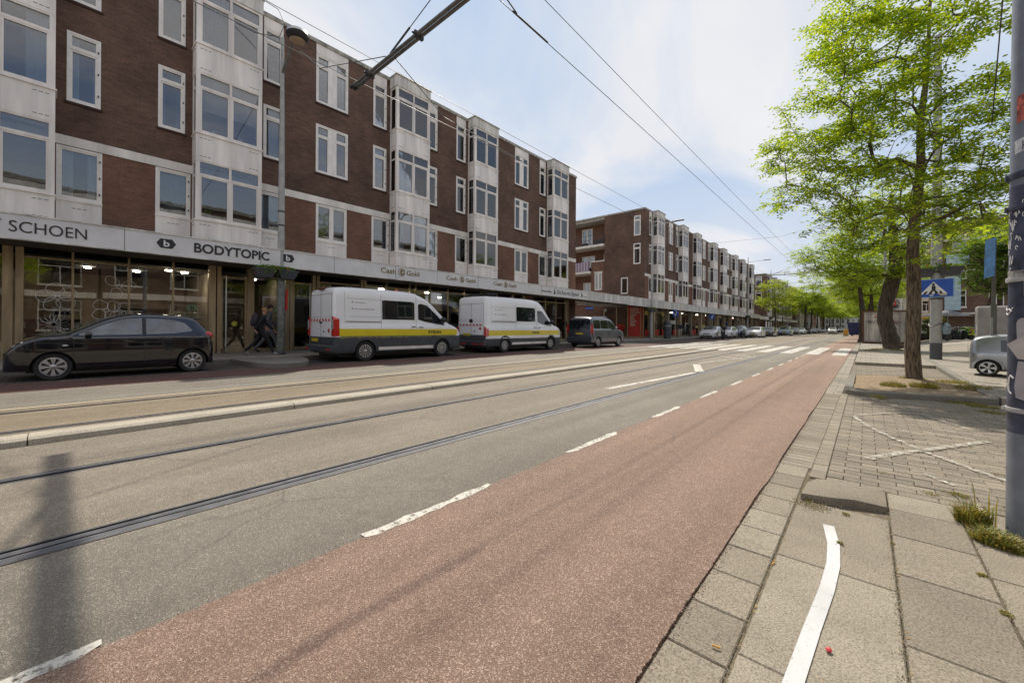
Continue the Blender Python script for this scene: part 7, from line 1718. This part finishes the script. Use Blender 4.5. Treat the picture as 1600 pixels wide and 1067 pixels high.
# shipping container
def container():
    t = thing('shipping_container', 'dirty white shipping container with graffiti behind the big leaning tree', 'container', (-.24, 42.6, .10)); W, H, L = 2.62, 2.60, 6.06
    wc = simple('chalky white container paint', (0.46,0.43,0.38), .7, var=.3, scale=2.5, streak=True); rust = simple('rusty steel', (0.14,0.07,0.035), .85, var=.5, scale=9)
    b = MB(); n = 36
    for s, x in ((0,0.04),(1,W-.04)):
        for i in range(n):
            y0, y1 = .1+(L-.2)*i/n, .1+(L-.2)*(i+1)/n; d = .03 if i % 2 else 0; xx = x+(d if s == 0 else -d)
            b.face([(xx,y0,.15),(xx,y1,.15),(xx,y1,H-.12),(xx,y0,H-.12)])
    b.box(.03,W-.03,.05,L-.03,H-.06,H-.01); b.box(.03,W-.03,L-.08,L-.03,.15,H-.1); b.build('side_panel', wc, t)
    b = MB()
    for x in (0, W-.12): b.box(x, x+.12, 0, .12, 0, H); b.box(x, x+.12, L-.12, L, 0, H)
    b.box(.12,W-.12,.0,.10,0,.15); b.box(.12,W-.12,.0,.10,H-.12,H); b.box(0,.1,.12,L-.12,0,.15); b.box(W-.1,W,.12,L-.12,0,.15)
    b.build('frame', rust, t)
    for k, x0 in enumerate((.13, W/2+.005)):
        x1 = x0+W/2-.14; b = MB(); b.box(x0,x1,.035,.07,.16,H-.13); 
        for z in (.35,.95,1.55,2.1): b.box(x0+.05,x1-.05,.02,.035,z-.12,z+.12)
        d = b.build('door', wc, t); b = MB()
        for x in (x0+.28, x1-.28): b.tube([(x,.0,.1),(x,.0,H-.08)], .018, 8); b.box(x-.03,x+.03,-.02,.03,1.0,1.08); b.box(x-.02,x+.25,-.02,-.005,1.1,1.13)
        b.build('locking_bar', M['galv'], d)
    def scr(name, x, z, w, h, mat, seed, n=9):
        r = random.Random(seed); b = MB(); pts = [(x+w*i/n+r.uniform(-.02,.02), -.002, z+(h if i % 2 else 0)+r.uniform(-.3,.3)*h) for i in range(n+1)]; b.tube(pts, .016, 5); b.tube([(x+w*math.cos(a)*.12+w*.3, -.004, z+h/2+h*.6*math.sin(a)) for a in [R(30*i) for i in range(13)]], .014, 5); b.build(name, mat, t)
    scr('graffiti', .22, 1.62, .72, .18, M['ink'], 1); scr('graffiti', 1.42, 1.58, .38, .2, simple('violet spray', (0.1,0.06,0.35), .6), 2); scr('graffiti', 1.85, 1.55, .45, .2, simple('pink spray', (0.4,0.15,0.25), .6), 3); scr('graffiti', .75, 2.05, .12, .1, M['redtape'], 4, 3)
    b = MB(); [b.box(.25+.12*i,.32+.12*i,.01,.018,2.33,2.37) for i in range(6)]; [b.box(1.45+.12*i,1.52+.12*i,.01,.018,2.33,2.37) for i in range(7)]; b.build('stencil', M['slot'], t)
    b = MB(); b.tube([(1.0,.3,2.5+.0),(1.0,.3,2.6)], .05, 6); b.box(1.55,2.35,.6,.63,2.6,3.55); b.build('graffiti_board', M['panel_dirty'], t)
    b = MB(); r = random.Random(7)
    for k in range(12): a = r.random()*6; b.tube([(1.7+.5*r.random()+.10*math.cos(a+q*.8), .59, 2.75+.6*r.random()*.0+.06*k+.08*math.sin(a+q*.8)) for q in range(5)], .02, 5)
    b.build('graffiti', M['ink'], t)
container()
t = thing('traffic_sign', 'round red rimmed sign just above the container beside the leaning trunk', 'traffic sign', (1.35, 40.6, .1)); b = MB(); b.tube([(0,0,0),(0,0,3.3)], .03, 8); b.build('pole', M['galv'], t); b = MB(); b.lathe([(0,0),(.3,0),(.3,-.02),(0,-.02)], (0,-.04,3.05), 'y', 24); d = b.build('disc', M['redtape'], t); b = MB(); b.lathe([(0,0),(.2,0),(.2,-.01),(0,-.01)], (0,-.065,3.05), 'y', 24); b.build('disc_centre', M['white'], d)
# blue skip
t = thing('waste_skip', 'dark blue waste skip at the left of the container, further down the street', 'skip', (-.95, 99, .02)); t.scale = (1.7,1.2,1.2); b = MB(); b.raw([(-.85,0,.15),(.35,0,.15),(.35,2.4,.15),(-.85,2.4,.15),(-1.0,-.3,2.05),(.45,-.3,2.05),(.45,2.8,2.05),(-1.0,2.8,2.05)], [(0,1,5,4),(1,2,6,5),(2,3,7,6),(3,0,4,7),(3,2,1,0)]); b.build('tub', simple('blue skip paint', (0.015,0.025,0.12), .45, var=.3), t); b = MB(); b.box(-1.05,.5,-.36,-.30,1.95,2.08); b.box(-1.06,-1.0,-.3,2.8,1.95,2.08); b.box(.45,.51,-.3,2.8,1.95,2.08); b.build('rim', simple('skip rim', (0.03,0.045,0.16), .5), t); b = MB(); b.box(-.7,-.5,.1,2.3,0,.15); b.box(0,.2,.1,2.3,0,.15); b.build('skids', M['dkmetal'], t)
for i, (x, y) in enumerate(((-2.55,94),(-2.95,97))):
    t = thing('roadworks_barrier', ['yellow roadworks marker left of the blue skip','second yellow marker just behind the first'][i], 'barrier', (x, y, 0), 0, 'yellow roadworks markers'); b = MB(); b.cbox(-.18,.18,-.05,.05,.15,1.25,.02); b.build('panel', simple('yellow plastic', (0.6,0.42,0.05), .5), t); b = MB(); b.cbox(-.25,.25,-.2,.2,0,.15,.03); b.build('foot', M['black'], t); b = MB(); [b.box(-.16,.16,-.056,-.05,.3+.3*k,.42+.3*k) for k in range(3)]; b.build('stripe', M['redtape'], t)
# traffic mirror on the brick house side
t = thing('market_stall_roof', 'grey parasol roof in front of the brick house on the square', 'parasol', (5.2, 50, .45)); b = MB(); b.tube([(0,0,0),(0,0,2.2)], .03, 6); b.build('pole', M['galv'], t); b = MB(); b.lathe([(1.5,1.95),(0,2.5)], (0,0,0), 'z', 8); b.build('canopy', M['van_grey'], t)
# ================================================================== TREES
def make_tree(name, label, loc, trunk, clusters, barkmat, leafm, seed, leaves=45, lsize=.06, spread=(.42,.42,.16), group=None, r0=.17, min_r=.006, cat='tree', droop=.1, k_base=.0042, pitch=None):
    """trunk: list of (x,y,z,r) local; clusters: list of local points; branches grow from the trunk to every cluster"""
    r = random.Random(seed); t = thing(name, label, cat, loc, 0, group)
    nodes = [Vector(p[:3]) for p in trunk]; parent = [i-1 for i in range(len(nodes))]; rad = [p[3] for p in trunk]
    ntr = len(nodes); start_ok = [p.z > trunk[0][2]+.0 and i > ntr*.35 for i, p in enumerate(nodes)]
    order = sorted(range(len(clusters)), key=lambda i: min((Vector(clusters[i])-q).length for q in nodes[ntr//3:ntr]))
    tips = []
    for ci in order:
        c = Vector(clusters[ci]); best = None
        for i, q in enumerate(nodes):
            if i < ntr and not start_ok[i]: continue
            d = c-q; L = d.length
            if L < .02: continue
            cost = L+(.9*max(0, q.z-c.z+.15*L))                # prefer growing upward/outward
            if i < ntr: cost += .25
            if best is None or cost < best[0]: best = (cost, i)
        i = best[1]; q = nodes[i]; d = c-q; n = max(1, min(7, int(d.length/.28))); last = i; side = Vector((r.uniform(-1,1), r.uniform(-1,1), r.uniform(-.5,.5)))*d.length*.07
        for k in range(1, n+1):
            u = k/n; p = q+d*u+side*math.sin(math.pi*u)+Vector((0,0,d.length*.10*math.sin(math.pi*u)))+Vector((r.uniform(-1,1),r.uniform(-1,1),r.uniform(-1,1)))*.02*(k < n)
            nodes.append(p); parent.append(last); rad.append(0); last = len(nodes)-1
        tips.append(last)
    # pipe model radii
    load = [0.0]*len(nodes)
    for tp in tips: load[tp] += 1
    for i in range(len(nodes)-1, ntr-1, -1): load[parent[i]] += load[i]
    for i in range(ntr, len(nodes)): rad[i] = max(min_r, math.sqrt(load[i])*k_base*3.0)
    b = MB(); kids = {}
    for i in range(1, len(nodes)): kids.setdefault(parent[i], []).append(i)
    # trunk as one tapered tube with uneven bark
    def vtube(idx, n):
        pts = [nodes[i] for i in idx]; rs = [rad[i] for i in idx]; b.tube(pts, rs, n)
    tp = []; 
    tb = MB(); pts = []; rs = []
    for i in range(ntr-1):
        for k in range(4): u = k/4; pts.append(nodes[i].lerp(nodes[i+1], u)); rs.append(rad[i]+(rad[i+1]-rad[i])*u)
    pts.append(nodes[ntr-1]); rs.append(rad[ntr-1]); tb.tube(pts, rs, 18)
    tb.v = [tuple(Vector(v)+Vector((1,1,0))*0+Vector((mnoise.noise(Vector(v)*Vector((9,9,1.6)).x) if False else mnoise.noise(Vector((v[0]*14,v[1]*14,v[2]*1.8)))*.10*rad[0], mnoise.noise(Vector((v[0]*14+9,v[1]*14,v[2]*1.8)))*.10*rad[0], 0))) for v in tb.v]
    tr = tb.build('trunk', barkmat, t, smooth=60)
    done = set(range(ntr))
    stack = [(p, c) for p in range(ntr) for c in kids.get(p, []) if c >= ntr]
    while stack:
        p, c = stack.pop(); chain = [p, c]
        while True:
            ks = kids.get(chain[-1], [])
            if not ks: break
            ks = sorted(ks, key=lambda k: -load[k]); chain.append(ks[0]); stack += [(chain[-2], k) for k in ks[1:]]
        pts = [nodes[i] for i in chain]; rs = [min(rad[chain[1]]*1.15, rad[p] if rad[p] else 1)]+[rad[i] for i in chain[1:]]
        b.tube(pts, rs, 7 if rs[0] > .03 else (5 if rs[0] > .012 else 4), caps=False)
    b.build('branches', barkmat, tr, smooth=60)
    # leaves: little sprays of leaflets around every cluster
    vs = []; fs = []
    for ci in clusters:
        c = Vector(ci); ns = max(2, leaves//9)
        for s_ in range(ns):
            o = c+Vector((r.gauss(0,spread[0]*.55), r.gauss(0,spread[1]*.55), r.gauss(0,spread[2]*.6)))
            a = r.random()*6.283; e = r.uniform(-.35,.25)-droop; ax = Vector((math.cos(a)*math.cos(e), math.sin(a)*math.cos(e), math.sin(e))); sd = ax.cross(Vector((r.uniform(-.3,.3),r.uniform(-.3,.3),1))).normalized(); up = sd.cross(ax)
            L = lsize*r.uniform(2.6,4.2)
            for k in range(9):
                u = (k//2+.6)/5; s1 = 1 if k % 2 else -1
                p = o+ax*(L*u)+Vector((0,0,-L*.25*u*u)); d = (sd*s1*1.0+ax*.55+up*r.uniform(-.5,.3)).normalized()
                if k == 8: p = o+ax*L; d = ax
                w = lsize*r.uniform(.20,.30); l = lsize*r.uniform(.75,1.15); q = d.cross(up+Vector((r.uniform(-.4,.4),r.uniform(-.4,.4),0))).normalized()*w
                n0 = len(vs); vs += [tuple(p), tuple(p+d*l*.5+q), tuple(p+d*l), tuple(p+d*l*.5-q)]; fs.append((n0,n0+1,n0+2,n0+3))
    me = bpy.data.meshes.new('leaves'); me.from_pydata(vs, [], fs); me.materials.append(leafm); me.update(); place('crown', me, t)
    return t
def blob_clusters(specs, seed, jitter=.1):
    r = random.Random(seed); out = []
    for (cx, cy, cz, rx, ry, rz_, n) in specs:
        k = 0
        while k < n:
            v = Vector((r.uniform(-1,1), r.uniform(-1,1), r.uniform(-1,1)))
            if v.length > 1: continue
            if v.length < .35 and r.random() < .6: continue
            out.append((cx+v.x*rx, cy+v.y*ry, cz+v.z*rz_)); k += 1
    return out
# near tree: crown limbs placed from measurements in the picture plane of the trunk
tx, ty = .80, 12.60
def px_at(px, py, dy=0.0):
    a_, b_ = px-800.0, py-511.0; cr, sr = math.cos(R(.41)), math.sin(R(.41)); u, v = a_*cr+b_*sr, -a_*sr+b_*cr; c, s = math.cos(YAW), math.sin(YAW); k = u/625; D = (ty+dy)/(c+s*k)
    return (-s*D+c*k*D-tx, dy, CAM_H-v*D/625)
r_ = random.Random(31); CL = []
# (px, py, spread px, n) patches of foliage seen in the photograph
PATCH = [(1205,235,18,9),(1215,262,18,9),(1245,215,28,16),(1285,150,30,18),(1300,50,26,14),(1290,85,26,14),(1340,30,34,22),(1330,95,34,26),(1385,40,34,22),(1435,25,32,18),(1240,300,24,10),(1215,325,16,6),(1265,255,30,20),(1300,215,34,30),(1350,150,36,32),(1345,205,36,30),(1305,270,34,22),(1345,265,34,24),(1290,310,30,14),(1340,320,34,22),(1385,330,30,18),(1395,260,34,24),(1400,180,36,22),(1405,110,32,18),(1450,120,30,12),(1480,60,34,14),(1520,30,34,12),(1560,20,26,8),(1465,190,34,18),(1510,150,34,18),(1555,110,26,12),(1550,180,28,16),(1500,225,34,22),(1540,250,32,20),(1570,285,22,12),(1460,275,34,20),(1505,300,34,22),(1450,330,34,20),(1530,330,30,14),(1470,365,30,12),(1400,375,24,10),(1350,355,24,10),(1380,-20,40,18),(1450,-40,50,20),(1320,-15,30,10),(1530,-30,50,12),(1280,345,16,4),(1425,400,16,6),(1600,200,20,8),(1610,120,20,6),(1560,330,20,6),(1230,175,12,4)]
for px, py, sp_r, n in PATCH:
    for k in range(max(3, int(n*.8))):
        a = r_.random()*6.283; q = math.sqrt(r_.random()); x, y = px+sp_r*q*math.cos(a)*1.15, py+sp_r*q*math.sin(a)*.8
        edge = abs(px-1400)/210; dy = r_.uniform(-1,1)*(2.3*(1-min(.8,edge))+.5); CL.append(px_at(x, y, dy))
TR = [(0,0,0,.165),(0.0,0,.12,.140),(-.02,0,.8,.128),(.0,.02,1.8,.118),(-.03,0,2.8,.108),(.0,.03,3.5,.098),(.05,.0,4.1,.09),(.10,.05,4.9,.07),(.08,.03,5.8,.062),(.18,.05,6.8,.042),(.20,0,7.9,.026),(.25,0,9.2,.014)]
make_tree('street_tree', 'near honey locust tree with a bright green crown standing in the bare soil', (tx, ty, .08), TR, [(x, y, z-.08) for x, y, z in CL], M['bark'], M['leaf'], 5, leaves=72, lsize=.092, spread=(.17,.17,.08), droop=.15, k_base=.00135, min_r=.004)
# big leaning tree in front of the container
TR2 = [(.25,0,-.02,.55),(.17,0,.25,.40),(.02,0,.9,.36),(-.14,0,1.7,.34),(-.12,0,2.6,.33),(.10,0,3.5,.34),(.25,0,4.3,.33),(.30,.1,5.2,.27),(.2,.1,6.2,.20),(.1,0,7.4,.14),(.1,0,8.8,.08)]
sp2 = [(-2.6,0,5.2,1.6,2.0,.9,70),(-1.6,.5,6.6,1.7,2.0,1.0,80),(0,0,8.2,2.2,2.4,1.2,90),(1.2,0,6.2,2.0,2.0,1.2,60),(-1.2,-1,4.3,1.2,1.5,.5,30),(-3.7,0,6.0,.6,1,.5,14),(.9,-1.0,4.5,1.2,1.2,.5,24)]
make_tree('street_tree', 'big old tree with a thick leaning trunk in front of the container', (.95, 31.3, .1), TR2, blob_clusters(sp2, 3), M['bark_d'], M['leaf'], 8, leaves=81, lsize=.14, spread=(.6,.6,.2), droop=.12, k_base=.0026, min_r=.008)
# further trees of the right row, and the left row
base = None
def generic(name, label, loc, seed, h=9.0, w=4.2, lean=0, r0=.2, leafm=None, group=None, n=170, leaves=45, ls=.16, low=3.0, bark=None):
    r = random.Random(seed); tr = [(0,0,0,r0*1.5),(0,0,.4,r0*1.05)]; k = 7
    for i in range(1, k+1): tr.append((lean*i/k+r.uniform(-.1,.1), r.uniform(-.1,.1), .4+(h*.86-.4)*i/k, r0*(1-.88*i/k)))
    sp = []; m = 9
    for i in range(m):
        a = 2*math.pi*i/m+r.random(); q = w*.60*r.uniform(.6,1.05); sp.append((lean*.7+q*math.cos(a), q*math.sin(a), low+(h-low)*r.uniform(.28,.70), w*.42, w*.42, (h-low)*.16, n//(m+2)))
    sp.append((lean,0,h*.88,w*.5,w*.5,h*.10, n//(m+2)*2))
    return make_tree(name, label, loc, tr, blob_clusters(sp, seed), bark or M['bark_d'], leafm or M['leaf'], seed, leaves=leaves, lsize=ls, spread=(.6,.6,.22), group=group, k_base=.0028, min_r=.010)
GR = 'street trees on the right behind the container'; GL = 'street trees on the left along the queue of cars'
g1 = generic('street_tree', 'tree right behind the container, its limbs forking above the roof', (-.2, 50.5, 0), 11, 9.8, 5.4, -.3, .30, group=GR, n=260, ls=.20, leaves=90)
for i, (x, y, rz, s) in enumerate([(.6,66,1.0,1.0),(.3,82,2.2,1.05),(.6,100,3.5,1.0),(.4,120,.6,1.1),(.2,142,5,1.05),(.0,168,2,1.1),(0,196,4,1.1)]):
    o = copy_tree(g1); o.location = (x, y, 0); o.rotation_euler = (0,0,rz); o.scale = (s,s,s); o['label'] = ['street tree just beyond the blue skip','third street tree behind the container','fourth street tree behind the container','fifth street tree behind the container','sixth street tree behind the container','seventh street tree behind the container','last visible street tree of the right row'][i]
g2 = generic('street_tree', 'young street tree with long low branches in front of the third block', (-12.9, 90.5, .05), 21, 11.0, 4.6, -.2, .20, group=GL, n=230, ls=.19, leaves=81, low=4.2, bark=M['bark_d'], leafm=M['leaf_y'])
g3 = generic('street_tree', 'wide umbrella shaped street tree right of the young one', (-12.2, 131, 0), 23, 13.5, 8.2, .4, .34, group=GL, n=330, ls=.26, leaves=90, low=5.6)
for i, (x, y, rz, s, src) in enumerate([(-12.4,150,1.2,.95,g3),(-12.2,170,2.6,.9,g3),(-12.0,192,4.0,.95,g3),(-11.6,216,.8,.9,g3),(-11.5,240,5.1,1.0,g3),(-14.6,112,2.0,.8,g2),(-9.5,252,1.0,.9,g3)]):
    o = copy_tree(src); o.location = (x, y, 0); o.rotation_euler = (0,0,rz); o.scale = (s,s,s); o['label'] = ['street tree behind the umbrella shaped one','third wide tree of the left row','fourth wide tree of the left row','fifth wide tree of the left row','sixth wide tree of the left row','smaller tree between the third block and the umbrella shaped tree','last wide tree where the street ends'][i]
# big bushy tree on the square
bs = []
for (x, y, z, rx, ry, rz_, n) in [(0.3,0,4.3,1.5,1.6,1.3,130),(-.3,0,5.6,1.2,1.2,1.0,70),(1.6,.3,4.6,1.8,1.6,2.0,150),(.8,.4,6.3,1.6,1.6,1.2,110),(2.8,0,3.4,1.5,1.4,1.4,100),(3.6,.5,5.2,2.0,1.6,2.0,130)]: bs.append((x,y,z,rx,ry,rz_,n))
make_tree('bushy_tree', 'dense dark green tree filling the square behind the slim sign post', (5.5, 38.5, .5), [(0,0,0,.22),(0,0,.5,.18),(.1,0,1.5,.16),(.4,0,2.8,.12),(.8,0,4.2,.08),(1.2,0,5.6,.04),(1.3,0,6.6,.02)], blob_clusters(bs, 9), M['bark_d'], M['leaf_d'], 4, leaves=72, lsize=.105, spread=(.34,.34,.3), k_base=.004)
make_tree('shrub', 'small bright shrub in front of the utility cabinet', (4.5, 30.0, .35), [(0,0,0,.03),(0,0,.3,.025),(.1,0,.7,.015),(.1,0,1.0,.01)], blob_clusters([(0,0,.85,.55,.5,.5,60),(.2,0,1.35,.35,.35,.35,25)], 2), M['bark_d'], M['leaf_y'], 7, leaves=45, lsize=.07, spread=(.14,.14,.12), cat='shrub')
make_tree('hedge', 'dark clipped hedge between the thick pole and the bicycles', (4.15, 48.5, .45), [(0,0,0,.04),(0,0,.5,.03),(0,0,1.2,.02),(0,0,1.9,.01)], blob_clusters([(0,0,1.1,.9,.6,1.0,110)], 5), M['bark_d'], M['leaf_d'], 9, leaves=54, lsize=.08, spread=(.2,.2,.18), cat='hedge')
generic('street_tree', 'tree on the square whose crown shows right of the thick pole', (7.0, 27.0, .4), 41, 9.5, 4.2, 0, .2, n=240, ls=.14, leaves=90, low=3.6)
o = copy_tree(g2); o.location = (9.0, -3.5, 0); o.scale = (.8,.8,.8); o['label'] = 'tree across the street mirrored in the shop windows at the left'; o['group'] = 'trees mirrored in the glass'
o = copy_tree(g2); o.location = (9.3, 13.0, 0); o.rotation_euler = (0,0,2); o.scale = (.8,.8,.8); o['label'] = 'tree across the street mirrored in the first floor windows'; o['group'] = 'trees mirrored in the glass'
